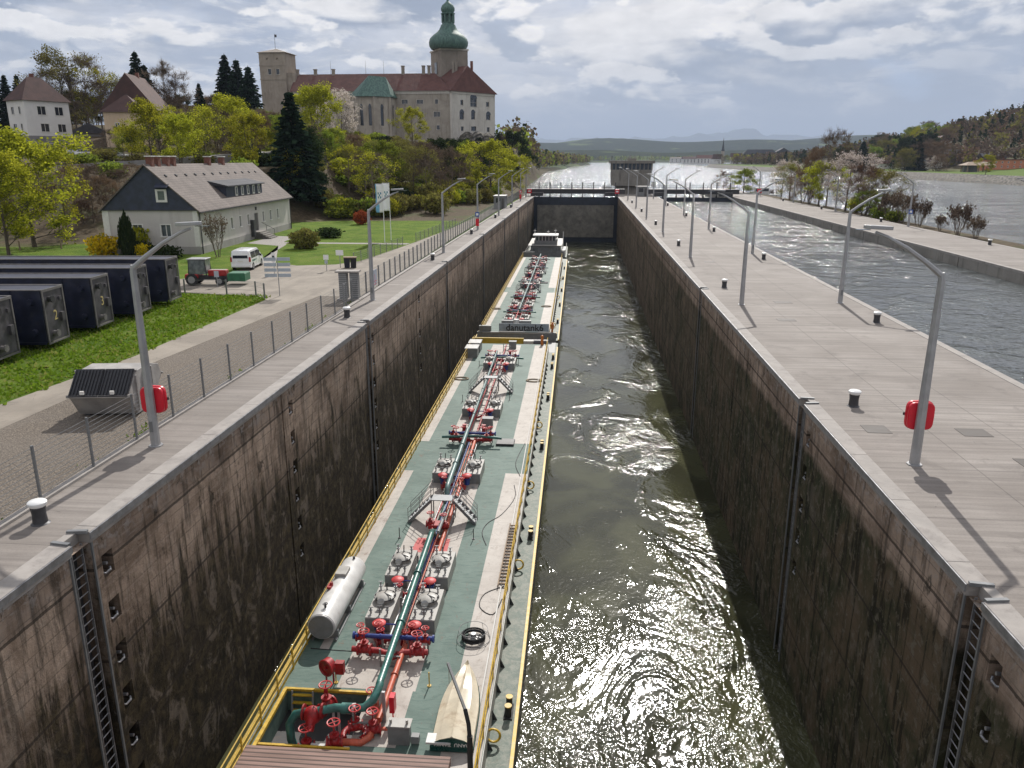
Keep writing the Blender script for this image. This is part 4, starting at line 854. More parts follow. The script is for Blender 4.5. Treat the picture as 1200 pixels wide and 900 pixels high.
# ------------------------------------------------------------------ service house beside the lock
def build_house():
    rz = math.atan2(2.1, 34.0); C0 = Vector((-42.8, 86.5, 0))
    root = thing('gable_house', 'long pale two storey house with blue-black gable and grey tiled roof beside the lock yard', 'house', C0, rz)
    W_, Lh = 10.6, 34.5; ze, zr = 5.05, 9.75
    R = Matrix.Rotation(rz, 3, 'Z'); ux = R @ Vector((1, 0, 0)); uy = R @ Vector((0, 1, 0))
    def onside(px, py): q = gp_on(px, py, C0, ux)-C0; return q.dot(uy), q.z
    def onfront(px, py): q = gp_on(px, py, C0, uy)-C0; return q.dot(ux)+W_, q.z
    side = []
    for px in (259, 272.0, 282, 291.6, 309.5, 318, 326.5):
        y, z = onside(px, 262); side.append((y-0.45, y+0.45, 2.0+1.4, 3.4+1.45))
    dy, dz = onside(301.6, 270); door = (dy-0.8, dy+0.8, 0.95+1.4, 3.4+1.4)
    side = [(a, b, c, d) for a, b, c, d in side]
    m = MB(); zb = -1.4
    m.panel((0, 0, zb), (0, 1, 0), (0, 0, 1), Lh, ze-zb, side+[door], 0.22, 0)
    fr = []
    for x0, x1 in ((155, 168), (188, 201)):
        a, _ = onfront(x0, 270); b, _ = onfront(x1, 270); fr.append((a, b, 1.95-zb, 3.35-zb))
    m.panel((-W_, 0, zb), (1, 0, 0), (0, 0, 1), W_, ze-zb, fr, 0.22, 0)
    m.quad((-W_, Lh, zb), (-W_, 0, zb), (-W_, 0, ze), (-W_, Lh, ze)); m.quad((0, Lh, zb), (-W_, Lh, zb), (-W_, Lh, ze), (0, Lh, ze)); m.add([(0, Lh, ze), (-W_, Lh, ze), (-W_/2, Lh, zr-0.1)], [(0, 1, 2)])
    wall = m.build('wall', M['house'], root)
    p = MB(); p.box(-W_-0.04, 0.04, -0.04, Lh+0.04, zb, 0.85); p.build('plinth', M['house_dark'], root)
    for x in (-W_, 0): tr = MB(); tr.box(x-0.16 if x else x-0.55, x+0.55 if x < 0 else x+0.02, -0.05, -0.003, 0.87, ze-0.1); tr.build('corner_trim', M['trim'], root)
    for yy in (0.35, Lh-0.2): tr = MB(); tr.cyl((0.1, yy, 0), (0.1, yy, ze), 0.06, n=6); tr.build('downpipe', M['dark_steel'], root)
    for h in side: window('window', root, (0, 0, zb), (0, 1, 0), (0, 0, 1), *h, M['glass'], M['trim'], bars=(2, 1))
    for h in fr: window('window', root, (-W_, 0, zb), (1, 0, 0), (0, 0, 1), *h, M['glass_grey'], M['trim'], bars=(2, 1))
    window('front_door', root, (0, 0, zb), (0, 1, 0), (0, 0, 1), *door, M['door'], M['house_dark'], bars=(1, 1))
    # gable cladding
    g = MB(); g.add([(-W_-0.25, -0.12, ze-0.15), (0.25, -0.12, ze-0.15), (-W_/2, -0.12, zr-0.12), (-W_-0.25, 0.0, ze-0.15), (0.25, 0.0, ze-0.15), (-W_/2, 0.0, zr-0.12)], [(0, 1, 2), (0, 3, 4, 1), (5, 4, 3)]); g.build('gable_cladding', M['shingle'], root)
    gx, gz = onfront(190.5, 236); f = MB(); cx = gx-W_
    f.box(cx-0.62, cx+0.62, -0.22, -0.10, 5.75, 7.15); gw = f.build('window', M['trim'], root); f = MB(); f.box(cx-0.36, cx+0.36, -0.24, -0.215, 6.0, 6.95); f.build('pane', M['glass_grey'], gw)
    hd = MB(); hd.add([(cx-0.5, -0.75, 7.35), (cx+1.0, -0.75, 7.35), (cx+1.0, -0.125, 7.75), (cx-0.5, -0.125, 7.75)], [(0, 1, 2, 3)]); hd.add([(cx-0.5, -0.75, 7.30), (cx+1.0, -0.75, 7.30), (cx+1.0, -0.125, 7.30), (cx-0.5, -0.125, 7.30)], [(3, 2, 1, 0)]); hd.build('small_canopy', M['shingle'], gw)
    # roof
    o = 0.45; sl = (zr-ze)/(W_/2); th = 0.16
    rf = MB()
    for s in (-1, 1):
        xe = -W_/2+s*(W_/2+o); z2 = ze-o*sl+0.08
        rf.add([(xe, -0.35, z2), (xe, Lh+0.35, z2), (-W_/2, Lh+0.35, zr+0.08), (-W_/2, -0.35, zr+0.08), (xe, -0.35, z2-th), (xe, Lh+0.35, z2-th), (-W_/2, Lh+0.35, zr+0.08-th), (-W_/2, -0.35, zr+0.08-th)],
               [(0, 1, 2, 3) if s > 0 else (3, 2, 1, 0), (4, 7, 6, 5) if s > 0 else (5, 6, 7, 4), (0, 4, 5, 1), (0, 3, 7, 4), (1, 5, 6, 2)])
    roof = rf.build('roof', M['roof_grey'], root)
    gt = MB(); gt.beam((o+0.06, -0.35, ze-o*sl-0.03), (o+0.06, Lh+0.35, ze-o*sl-0.03), 0.14, 0.12); gt.beam((-W_-0.3, -0.14, ze-0.17), (0.3, -0.14, ze-0.17), 0.12, 0.1); gt.build('gutter', M['dark_steel'], roof)
    # dormer
    y0, _ = onside(256, 262); y1, _ = onside(312, 262); y0 = 11.2; y1 = 24.6; xd = -0.75; zt = 7.15; zb2 = ze-xd*-sl*-1
    dm = MB(); zb2 = ze+0.75*sl-0.02; xt = -W_/2+(zr-zt-0.3)/sl
    dm.box(xd-3.5, xd, y0, y1, zb2-0.6, zt); dm.build('dormer', M['shingle'], roof)
    dr = MB(); dr.add([(xd+0.35, y0-0.3, zt+0.02), (xd+0.35, y1+0.3, zt+0.02), (xt-0.3, y1+0.3, zt+0.62), (xt-0.3, y0-0.3, zt+0.62), (xd+0.35, y0-0.3, zt-0.12), (xd+0.35, y1+0.3, zt-0.12), (xt-0.3, y1+0.3, zt+0.1), (xt-0.3, y0-0.3, zt+0.1)], [(0, 1, 2, 3), (0, 4, 5, 1), (0, 3, 7, 4), (1, 5, 6, 2), (4, 7, 6, 5)]); dr.build('dormer_roof', M['roof_dark'], roof)
    for i in range(5):
        y = y0+3.4+i*2.15; w = MB(); w.box(xd-0.02, xd+0.05, y-0.42, y+0.42, zb2+0.12, zt-0.14); w.box(xd+0.04, xd+0.055, y-0.26, y+0.26, zb2+0.28, zt-0.3, 1); w.build('dormer_window', [M['trim'], M['glass_grey']], roof)
    for y in (1.4, 3.0, 5.4, 7.0, 17.6, 22.4):
        c = MB(); c.box(-W_/2-0.33, -W_/2+0.33, y-0.34, y+0.34, zr-0.5, zr+0.85); c.box(-W_/2-0.42, -W_/2+0.42, y-0.43, y+0.43, zr+0.86, zr+0.98, 1); c.build('chimney', [M['brick'], M['trim']], roof)
    for i in range(12):
        s = MB(); y = 1.6+i*2.7; s.cbox((-W_/2+1.5, y, zr-1.5*sl+0.16), (0.3, 0.3, 0.12), ry=0.7); s.build('roof_vent', M['roof_dark'], roof)
    st = MB()
    for i in range(5): st.box(0.05, 0.5+0.35*(5-i), dy-1.4, dy+1.4, -0.02, 0.19*(i+1))
    st.build('steps', M['conc'], root)
    lb = MB(); lb.box(0.06, 0.5, dy-2.6, dy-2.1, 0.4, 2.6); lb.build('letter_cabinet', M['dark_steel'], root)
    rl = MB()
    for x in (0.8, 1.9): rl.cyl((x, dy+1.4, 0), (x, dy+1.4, 1.6 if x < 1 else 1.1), 0.03, n=5)
    rl.cyl((0.2, dy+1.4, 2.0), (1.9, dy+1.4, 1.1), 0.03, n=5); rl.build('handrail', M['dark_steel'], root)
    bs = MB(); bs.box(0.03, 0.10, dy-0.25, dy+0.25, 3.75, 4.15); bs.build('house_lamp', M['dark_steel'], root)
build_house()

def simple_house(name, label, cat, C, rz, w, d, zb, ze, zr, wall, roofm, kind='gable', wins=(), base=None, group=None, chim=True):
    """w along local x (front towards -y), d along local y"""
    root = thing(name, label, cat, C, rz, group)
    m = MB(); fw = [h[1:] for h in wins if h[0] == 'f']; sw = [h[1:] for h in wins if h[0] == 's']; lw = [h[1:] for h in wins if h[0] == 'l']
    m.panel((0, 0, zb), (1, 0, 0), (0, 0, 1), w, ze-zb, [(a, b, c-zb, e-zb) for a, b, c, e in fw], 0.2, 0)
    m.panel((w, 0, zb), (0, 1, 0), (0, 0, 1), d, ze-zb, [(a, b, c-zb, e-zb) for a, b, c, e in sw], 0.2, 0)
    m.panel((0, d, zb), (0, -1, 0), (0, 0, 1), d, ze-zb, [(a, b, c-zb, e-zb) for a, b, c, e in lw], 0.2, 0)
    m.quad((w, d, zb), (0, d, zb), (0, d, ze), (w, d, ze))
    if kind == 'gable': m.add([(0, 0, ze), (w, 0, ze), (w/2, 0, zr-0.08)], [(0, 1, 2)]); m.add([(w, d, ze), (0, d, ze), (w/2, d, zr-0.08)], [(0, 1, 2)])
    if kind == 'gable_x': m.add([(w, 0, ze), (w, d, ze), (w, d/2, zr-0.08)], [(0, 1, 2)]); m.add([(0, d, ze), (0, 0, ze), (0, d/2, zr-0.08)], [(0, 1, 2)])
    m.build('wall', wall, root)
    if base: b = MB(); b.box(-0.05, w+0.05, -0.05, d+0.05, zb, base[1]); b.build('plinth', base[0], root)
    for h in fw: window('window', root, (0, 0, 0), (1, 0, 0), (0, 0, 1), *h, M['glass'], M['trim'], bars=(2, 1), depth=0.15)
    for h in sw: window('window', root, (w, 0, 0), (0, 1, 0), (0, 0, 1), *h, M['glass'], M['trim'], bars=(2, 1), depth=0.15)
    for h in lw: window('window', root, (0, d, 0), (0, -1, 0), (0, 0, 1), *h, M['glass'], M['trim'], bars=(2, 1), depth=0.15)
    o = 0.6; r = MB()
    if kind == 'gable': vs = [(-o, -o, ze-0.1), (w+o, -o, ze-0.1), (w+o, d+o, ze-0.1), (-o, d+o, ze-0.1), (w/2, -o, zr), (w/2, d+o, zr)]; fs = [(3, 0, 4, 5), (1, 2, 5, 4), (0, 1, 4), (2, 3, 5), (0, 3, 2, 1)]
    elif kind == 'gable_x': vs = [(-o, -o, ze-0.1), (w+o, -o, ze-0.1), (w+o, d+o, ze-0.1), (-o, d+o, ze-0.1), (-o, d/2, zr), (w+o, d/2, zr)]; fs = [(0, 1, 5, 4), (2, 3, 4, 5), (1, 2, 5), (3, 0, 4), (0, 3, 2, 1)]
    elif kind == 'hip': 
        k = min(w, d)*0.5; p1, p2 = ((w/2, k, zr), (w/2, d-k, zr)) if d >= w else ((k, d/2, zr), (w-k, d/2, zr))
        vs = [(-o, -o, ze-0.1), (w+o, -o, ze-0.1), (w+o, d+o, ze-0.1), (-o, d+o, ze-0.1), p1, p2]
        fs = [(0, 1, 4), (1, 2, 5, 4), (2, 3, 5), (3, 0, 4, 5), (0, 3, 2, 1)] if d >= w else [(0, 1, 5, 4), (1, 2, 5), (2, 3, 4, 5), (3, 0, 4), (0, 3, 2, 1)]
    else: vs = [(-o, -o, ze), (w+o, -o, ze), (w+o, d+o, ze), (-o, d+o, ze), (-o, -o, zr), (w+o, -o, zr), (w+o, d+o, zr), (-o, d+o, zr)]; fs = [(0, 1, 5, 4), (1, 2, 6, 5), (2, 3, 7, 6), (3, 0, 4, 7), (4, 5, 6, 7), (0, 3, 2, 1)]
    r.add(vs, fs); rf = r.build('roof', roofm, root)
    if chim: c = MB(); c.box(w*0.5-0.4, w*0.5+0.4, d*0.62-0.4, d*0.62+0.4, (ze+zr)/2-0.5, zr+0.9); c.build('chimney', M['brick'], rf)
    return root
# white villa on the hillside
C = V(34, 160, 193); t_ = rad(64)
zc = 15.5
simple_house('villa', 'white two storey villa with brown pyramid roof and grey plinth on the left hillside', 'house', (C.x, 193, 0), t_, 11.2, 7.8, 9, 24.3, 30.0, M['villa'], M['roof_brown'], 'hip',
   wins=[('f', 3.0, 5.2, 20.9, 23.0), ('f', 7.4, 9.6, 20.9, 23.0), ('f', 3.3, 5.5, 16.9, 18.9), ('f', 7.6, 9.8, 16.9, 18.9), ('f', 4.6, 5.8, 14.1, 15.0), ('l', 1.6, 3.0, 21, 22.8), ('l', 4.9, 6.0, 21, 22.8), ('l', 1.6, 3.2, 17, 18.8), ('l', 4.9, 5.9, 17, 18.8)], base=(M['villa_base'], 15.9))
C = V(124, 150, 205); simple_house('church_house', 'ochre house with steep dark red roof half hidden by yellow trees', 'house', (C.x, 205, 0), rad(12), 13, 15, 8, 22.5, 31.5, M['ochre'], M['roof_brown'], 'gable', wins=[('f', 2.5, 3.8, 18, 20)], base=None)
C = V(123, 150, 196); simple_house('annex_house', 'small ochre annex with brown hipped roof beside the steep roofed house', 'house', (C.x, 196, 0), rad(12), 9, 8.5, 8, 21.6, 25.8, M['ochre'], M['roof_brown'], 'hip', wins=[('f', 2.5, 3.6, 17, 19)], chim=False)
C = V(82, 150, 212); simple_house('shed', 'low dark shed with pale roof edge right of the white villa', 'shed', (C.x, 212, 0), rad(30), 9, 10, 10, 17.2, 19.8, M['villa_base'], M['roof_dark'], 'gable', chim=False)

# ------------------------------------------------------------------ control building above the gates
def control_house():
    x0, x1, y0, y1 = 8.4, 21.6, 250.0, 262.0; root = thing('control_tower', 'grey concrete lock control building with a band of windows above the upper gates', 'control building', ((x0+x1)/2, (y0+y1)/2, 0))
    w = (x1-x0)/2; d = (y1-y0)/2
    m = MB(); bot = [(-w+0.4, -d+0.4), (w-1.5, -d+0.4), (w-1.5, d-0.4), (-w+0.4, d-0.4)]; top = [(-w+0.2, -d+.2), (w-.9, -d+.2), (w-.9, d-.2), (-w+.2, d-.2)]
    m.prism(bot, 2.4, 7.2, top=top); m.prism([(-w+1.8, -d+2), (w-3.0, -d+2), (w-3.0, d-2), (-w+1.8, d-2)], -1, 2.4); m.build('body', M['conc'], root)
    g = MB(); g.prism([(a*0.985, b*0.985) for a, b in top], 7.2, 9.0); g.build('window_band', M['glass'], root)
    f = MB()
    for i in range(11): x = lerp(-w+0.2, w-0.9, i/10); f.box(x-0.14, x+0.14, -d+0.17, -d+0.45, 7.2, 9.05)
    for i in range(9): 
        y = lerp(-d+0.3, d-0.3, i/8)
        f.box(-w+0.17, -w+0.4, y-0.14, y+0.14, 7.2, 9.05); f.box(w-1.2, w-0.88, y-0.14, y+0.14, 7.2, 9.05)
    f.build('mullion', M['conc'], root)
    r = MB(); r.box(-w-0.5, w-0.1, -d-0.6, d+0.6, 9.05, 9.75); r.box(-w-0.55, w-0.05, -d-0.65, d+0.65, 9.75, 9.85); r.box(-1.5, 1.2, -1, 1, 9.85, 10.5); r.build('roof', M['conc'], root)
    b = MB(); b.box(w-0.9, w+0.4, -d+0.4, -d+0.6, 2.2, 3.6); b.box(-w-2.5, -w+0.4, -d+.4, -d+0.6, 1.2, 2.2); b.build('landing', M['trim'], root)
control_house()
def kiosk(name, label, cat, c, d, m1, m2, rz=0):
    root = thing(name, label, cat, c, rz); m = MB(); m.box(-d[0]/2, d[0]/2, -d[1]/2, d[1]/2, 0, d[2]); m.build('cabin_wall', m1, root, bevel=0.04)
    r = MB(); r.box(-d[0]/2-0.15, d[0]/2+0.15, -d[1]/2-0.15, d[1]/2+0.15, d[2], d[2]+0.15); r.build('roof', m2, root)
    w = MB(); w.box(-d[0]*0.3, d[0]*0.1, -d[1]/2-0.02, -d[1]/2+0.01, d[2]*0.45, d[2]*0.85); w.build('window', M['glass'], root)
    w = MB(); w.box(d[0]*0.2, d[0]*0.42, -d[1]/2-0.03, -d[1]/2+0.01, 0.05, d[2]*0.85); w.build('door', M['door'], root)
kiosk('kiosk', 'small pale grey kiosk on the pier in front of the control building', 'kiosk', (16.9, 236, 0), (3.2, 2.4, 2.7), M['ship_grey'], M['trim'])
kiosk('equipment_hut', 'low grey equipment hut beside the left quay fence near the upper gate', 'hut', (-17.9, 176, 0), (2.4, 5.0, 2.6), M['fence'], M['galv'])
# ------------------------------------------------------------------ lamps, bollards, covers
ORD = ['nearest', 'second', 'third', 'fourth', 'fifth', 'sixth', 'seventh', 'eighth', 'ninth', 'tenth']
def make_lamp(loc, label, group):
    t = thing('lamp_post', label, 'lamp post', loc, 0, group)
    m = MB(); m.tube([(0, 0, 0.02), (0, 0, 3.4), (0, 0, 6.55), (0.04, 0, 6.78)], [0.175, 0.145, 0.112, 0.105], 8); m.build('pole', M['galv'], t, smooth=35)
    m = MB(); m.tube([(0.0, 0, 6.66), (0.55, 0, 7.10), (1.25, 0, 7.58), (1.9, 0, 7.93), (2.3, 0, 8.08)], [0.105, 0.09, 0.075, 0.06, 0.05], 8); m.build('arm', M['galv'], t, smooth=35)
    h = MB(); h.prism([(2.2, -0.08), (2.45, -0.17), (2.95, -0.17), (3.12, -0.06), (3.12, 0.06), (2.95, 0.17), (2.45, 0.17), (2.2, 0.08)], 8.05, 8.17, M=Matrix.Translation((0, 0, 0)) @ Matrix.Rotation(rad(-3), 4, 'Y'))
    hd = h.build('lamp_head', M['galv'], t, bevel=0.02)
    l = MB(); l.box(2.5, 2.95, -0.11, 0.11, 8.155, 8.175); l.build('lamp_glass', M['glass_grey'], hd)
    b = MB(); b.cyl((0, 0, 0), (0, 0, 0.04), 0.26, n=8); b.build('base_plate', M['galv'], t)
    d = MB(); d.box(-0.06, 0.06, -0.185, -0.13, 0.6, 1.0); d.build('service_door', M['fence'], t)
    return t
lamp0 = None
rows = [(-15.8, [26.7, 58.6, 90.4, 121, 152, 181, 206, 226], 0, 'grey lamp post on the left quay', 'lamp posts along the left quay'),
        (11.9, [27.2, 59.1, 88.5, 119.8, 151.6, 182, 216], math.pi, 'grey lamp post on the chamber side of the middle pier', 'lamp posts on the chamber side of the middle pier'),
        (19.4, [60.5, 92.6, 125.5, 157, 192, 226], 0, 'grey lamp post on the basin side of the middle pier', 'lamp posts on the basin side of the middle pier'),
        (51.8, [63, 97.3, 133.0, 171, 205, 245], math.pi, 'grey lamp post on the outer pier', 'lamp posts along the outer pier')]
lamp_tree = None
for x, ys, rz, lab, grp in rows:
    for i, y in enumerate(ys):
        l = f'{lab}, {ORD[i]} from the bridge' if i else f'{lab}, the nearest of its row'
        if grp.startswith('lamp posts along the outer') : l = f'{lab}, {ORD[i]} from the right picture edge' if i else f'{lab}, partly outside at the right edge'
        if lamp0 is None: lamp0 = make_lamp((x, y, 0), l, grp); lamp_tree = [(c, kids(c)) for c in kids(lamp0)]
        else: dup(lamp0, (x, y, 0.0), rz, l, grp, tree=lamp_tree)
def lifebuoy_box(loc, rz, label):
    t = thing('lifebuoy_case', label, 'lifebuoy case', loc, rz)
    m = MB(); pts = [(math.copysign(abs(math.cos(a))**0.45, math.cos(a))*0.46, math.copysign(abs(math.sin(a))**0.45, math.sin(a))*0.52) for a in [2*math.pi*i/24 for i in range(24)]]
    Mx = Matrix.Translation((0, 0, 1.75)) @ Matrix.Rotation(rad(90), 4, 'X')
    m.prism([(a*0.96, b*0.96) for a, b in pts], 0.03, 0.17, M=Mx); m.build('case_shell', M['redbox'], t, smooth=40, bevel=0.03)
    m.prism(pts, -0.12, 0.03, M=Mx); d = MB(); d.prism(pts, -0.13, 0.026, M=Mx); d.build('case_lid', M['redbox'], t, smooth=40, bevel=0.03)
    s = MB(); s.box(-0.5, 0.5, 0.12, 0.16, 1.7, 1.8); s.build('strap', M['dark_steel'], t)
lifebuoy_box((-15.80, 26.97, 0), rad(0), 'red lifebuoy case behind the nearest left quay lamp post')
lifebuoy_box((11.95, 27.48, 0), rad(0), 'red lifebuoy case behind the nearest middle pier lamp post')
def make_bollard(loc, label, group, mats=('dark', 'white')):
    t = thing('bollard', label, 'bollard', loc, 0, group)
    m = MB(); m.lathe((0, 0, 0), [(0.27, 0.0), (0.21, 0.04), (0.19, 0.3), (0.215, 0.55)], 18); m.build('shaft', M['dark_steel'], t, smooth=40)
    m = MB(); m.lathe((0, 0, 0), [(0.215, 0.55), (0.26, 0.60), (0.265, 0.68), (0.22, 0.72), (0.05, 0.735)], 18); m.build('cap', M['white'], t, smooth=40)
    return t
b0 = None
rowsb = [(-15.8, [20.1, 51.8, 83.6, 114, 146, 178], 'white capped bollard on the left quay', 'bollards on the left quay'), (12.0, [34.1, 67.2, 100.5, 133, 166, 199], 'white capped bollard on the chamber side of the middle pier', 'bollards on the chamber side of the middle pier'),
         (19.5, [21.5, 53.1, 87.2, 121, 154, 188], 'white capped bollard on the basin side of the middle pier', 'bollards on the basin side of the middle pier'), (51.0, [104.9, 142.7, 178, 212], 'white capped bollard on the outer pier', 'bollards on the outer pier')]
for x, ys, lab, grp in rowsb:
    for i, y in enumerate(ys):
        if x == 19.5 and y == 21.5: continue
        l = f'{lab}, {ORD[i]} from the bridge'
        if b0 is None: b0 = make_bollard((x, y, 0), l, grp); bt = [(c, []) for c in kids(b0)]
        else: dup(b0, (x, y, 0), 0.3*i, l, grp, tree=bt)
for (x, y, w, d), l in zip([(11.9, 31.0, 0.85, 0.85), (15.6, 30.9, 1.0, 0.8), (16.2, 27.6, 1.0, 0.9), (13.8, 53.5, 1.1, 0.7), (15.2, 60.4, 1.2, 0.7), (13.4, 84.5, 1.0, 0.8)],
        ['square steel cover left of the red cased lamp post', 'steel cover right of the red cased lamp post', 'steel cover nearest the bridge at the right edge', 'steel cover in the middle of the pier behind the first bollard', 'steel cover in front of the second basin side lamp post', 'farthest steel cover in the middle pier paving']):
    m = MB(); m.box(-w/2, w/2, -d/2, d/2, 0.002, 0.012); m.box(-w/2-0.05, w/2+0.05, -d/2-0.05, -d/2, 0.002, 0.014); m.box(-w/2-0.05, w/2+0.05, d/2, d/2+0.05, 0.002, 0.014); m.box(-w/2-0.05, -w/2, -d/2, d/2, 0.002, 0.014); m.box(w/2, w/2+0.05, -d/2, d/2, 0.002, 0.014)
    o = m.build('manhole_cover', pm_cover := M.setdefault('cover', pmat('steel_cover', (0.085, 0.073, 0.064), 0.7, 0.15, 3)), loc=(x, y, 0)); tag(o, l, 'manhole cover', 'steel covers in the middle pier')

# ------------------------------------------------------------------ fences
def fence(label, pts, h, step, wires, post_r=0.04, vert=0, name='wire_fence', mat='fence', cap=True, mw=0.011):
    root = thing(name, label, 'fence', (*pts[0][:2], zh(*pts[0][:2]) if pts[0][0] < -30 and pts[0][1] > 90 else 0)); o = Vector(root.location)
    P = []
    for a, b in zip(pts, pts[1:]):
        a = Vector((*a[:2], 0)); b = Vector((*b[:2], 0)); n = max(1, round((b-a).length/step)); P += [a.lerp(b, i/n) for i in range(n)]
    P.append(Vector((*pts[-1][:2], 0)))
    for p in P[:100]:
        m = MB(); m.box(-post_r, post_r, -post_r, post_r, -0.1, h+0.04); q = m.build('post', M[mat], root); q.location = p-Vector((o.x, o.y, 0))
    for a, b in list(zip(P, P[1:]))[:100]:
        m = MB(); a = a-Vector((o.x, o.y, 0)); b = b-Vector((o.x, o.y, 0))
        for i in range(wires): z = lerp(0.12, h-0.03, i/(wires-1)); m.tube([a+Vector((0, 0, z)), b+Vector((0, 0, z))], mw, 4, caps=False)
        if vert:
            k = int((b-a).length/vert)
            for i in range(1, k): c = a.lerp(b, i/k); m.tube([c+Vector((0, 0, 0.1)), c+Vector((0, 0, h))], mw*0.7, 3, caps=False)
        m.build('mesh_panel', M[mat], root)
fence('tall grey wire fence between the near gravel strip and the left quay', [(-16.75, -12), (-16.75, 55)], 1.85, 2.75, 12, 0.035, 0.0, mat='fence', mw=0.009)
fence('dark railing fence along the left quay from the second lamp post to the gate', [(-17.0, 55.2), (-17.1, 90), (-17.35, 150), (-17.7, 226)], 1.75, 2.0, 7, 0.05, 0.32, name='railing_fence')
fence('low green-grey fence at the front edge of the house lawn', [(-23.2, 79.5), (-21.9, 96.5)], 1.15, 2.2, 6, 0.03, 0.3)
fence('low green-grey fence along the far lawn beside the service road', [(-21.4, 102), (-20.3, 128)], 1.15, 2.4, 6, 0.03, 0.3)
fence('short row of dark posts with wires between yard and front grass', [(-46, 60.2), (-31.5, 60.2), (-28.0, 60.1), (-25.4, 59.6), (-24.3, 58.6)], 1.15, 3.3, 4, 0.05)
fence('wooden post fence behind the dark steel beams on the left', [(-88, 86), (-66, 88.5), (-58, 92)], 1.1, 3.6, 3, 0.06, mat='wood')
fence('roadside guard rail on the rising hillside road', [(-119, 124.5), (-98, 133.4)], 1.0, 4, 3, 0.06, name='guard_rail', mat='galv', mw=0.06)
root_gr = [o for o in COL.objects if o.name == 'guard_rail'][0]; root_gr.location.z = 8.1; root_gr.rotation_euler = (0, rad(-2.2), 0)

# ------------------------------------------------------------------ blue-black steel beams on the grass
def bulkhead(i, near, far, label, num=None, L_=24):
    n = G(*near, 0.35); f = G(*far, 0.35); dirv = (RW @ Vector((-1, 0, 0))); dirv.z = 0; dirv.normalize()
    ev = Vector((f.x-n.x, f.y-n.y, 0)); dep = 2.0
    root = thing('steel_beam', label, 'steel beam', (n.x, n.y, 0), math.atan2(dirv.y, dirv.x)+math.pi, 'dark steel stop beams stored on the grass')
    H = 3.05; z0 = 0.35
    m = MB(); m.box(-L_, -0.02, 0.0, dep, z0+0.1, z0+H); m.build('beam_body', M['bulk'], root, bevel=0.02)
    e = MB(); e.box(-0.02, 0.06, 0.08, dep-0.08, z0+0.14, z0+H-0.06); e.build('end_plate', M['bulk_end'], root)
    r = MB(); r.box(-L_, 0.12, -0.06, 0.06, z0+H, z0+H+0.05); r.box(-L_, 0.12, dep-0.06, dep+0.06, z0+H, z0+H+0.05); r.box(0.06, 0.12, 0.0, dep, z0+H-0.10, z0+H+0.04); r.box(0.06, 0.12, 0, dep, z0+0.02, z0+0.12)
    r.box(0.06, 0.12, -0.04, 0.05, z0, z0+H); r.box(0.06, 0.12, dep-0.05, dep+0.04, z0, z0+H); r.build('rim', M['bulk_edge'], root)
    w = MB(); w.box(-1.75, -1.68, -0.05, 0.0, z0+0.1, z0+H); w.box(-L_, -0.05, -0.06, -0.0, z0, z0+0.12); w.build('stiffener', M['bulk_edge'] if i == 0 else M['bulk'], root)
    for (y, z) in ((0.55, z0+H-0.55), (0.65, z0+0.55)):
        k = MB(); k.cyl((0.05, y, z), (0.26, y, z), 0.16, 0.13, 10); k.cyl((0.26, y, z), (0.33, y, z), 0.2, 0.2, 10); k.build('guide_roller', M['bulk_edge'] if z < 2 else M['black'], root)
    for (x, z) in ((-0.6, z0+H-0.65), (-0.6, z0+0.7)):
        k = MB(); k.cyl((x, -0.01, z), (x, -0.2, z), 0.2, 0.16, 10); k.build('side_roller', M['bulk'], root)
    k = MB(); k.box(0.06, 0.2, dep-0.55, dep-0.25, z0+1.1, z0+1.6); k.box(0.06, 0.16, dep-0.5, dep-0.3, z0+2.3, z0+2.5); k.build('bracket', M['bulk_end'], root)
    for x in (-3, -12, -21): 
        s = MB(); s.box(x-0.3, x+0.3, 0.1, dep-0.1, 0, z0+0.1); s.build('timber_support', M['wood'], root)
    if num:
        cu = bpy.data.curves.new('digit', 'FONT'); cu.body = num; cu.size = 0.8; cu.extrude = 0.008; tmp = bpy.data.objects.new('digit', cu); COL.objects.link(tmp); bpy.context.view_layer.update()
        me = bpy.data.meshes.new_from_object(tmp); bpy.data.objects.remove(tmp); me.materials.clear(); me.materials.append(M['digit'])
        o = bpy.data.objects.new('painted_number', me); COL.objects.link(o); o.parent = root; o.matrix_local = Matrix.Translation((0.072, dep*0.5-0.18, z0+1.25)) @ Euler((rad(90), 0, rad(90))).to_matrix().to_4x4()
M['digit'] = pmat('faded_yellow_number', (0.50, 0.40, 0.16), 0.8, 0.2, 5)
bulkhead(0, (-6, 424), (10, 416), 'blue-black steel beam cut off by the left picture edge, nearest of the five')
bulkhead(1, (57, 404), (74, 392), 'blue-black steel beam with the yellow number 2 on its end', '2')
bulkhead(2, (113, 384), (127, 374), 'blue-black steel beam with the pale number 3 on its end', '3')
bulkhead(3, (160, 368), (174, 362), 'blue-black steel beam behind the one numbered 3', None)
bulkhead(4, (198, 353.5), (210, 348), 'farthest blue-black steel beam, nearest to the pale house', None)

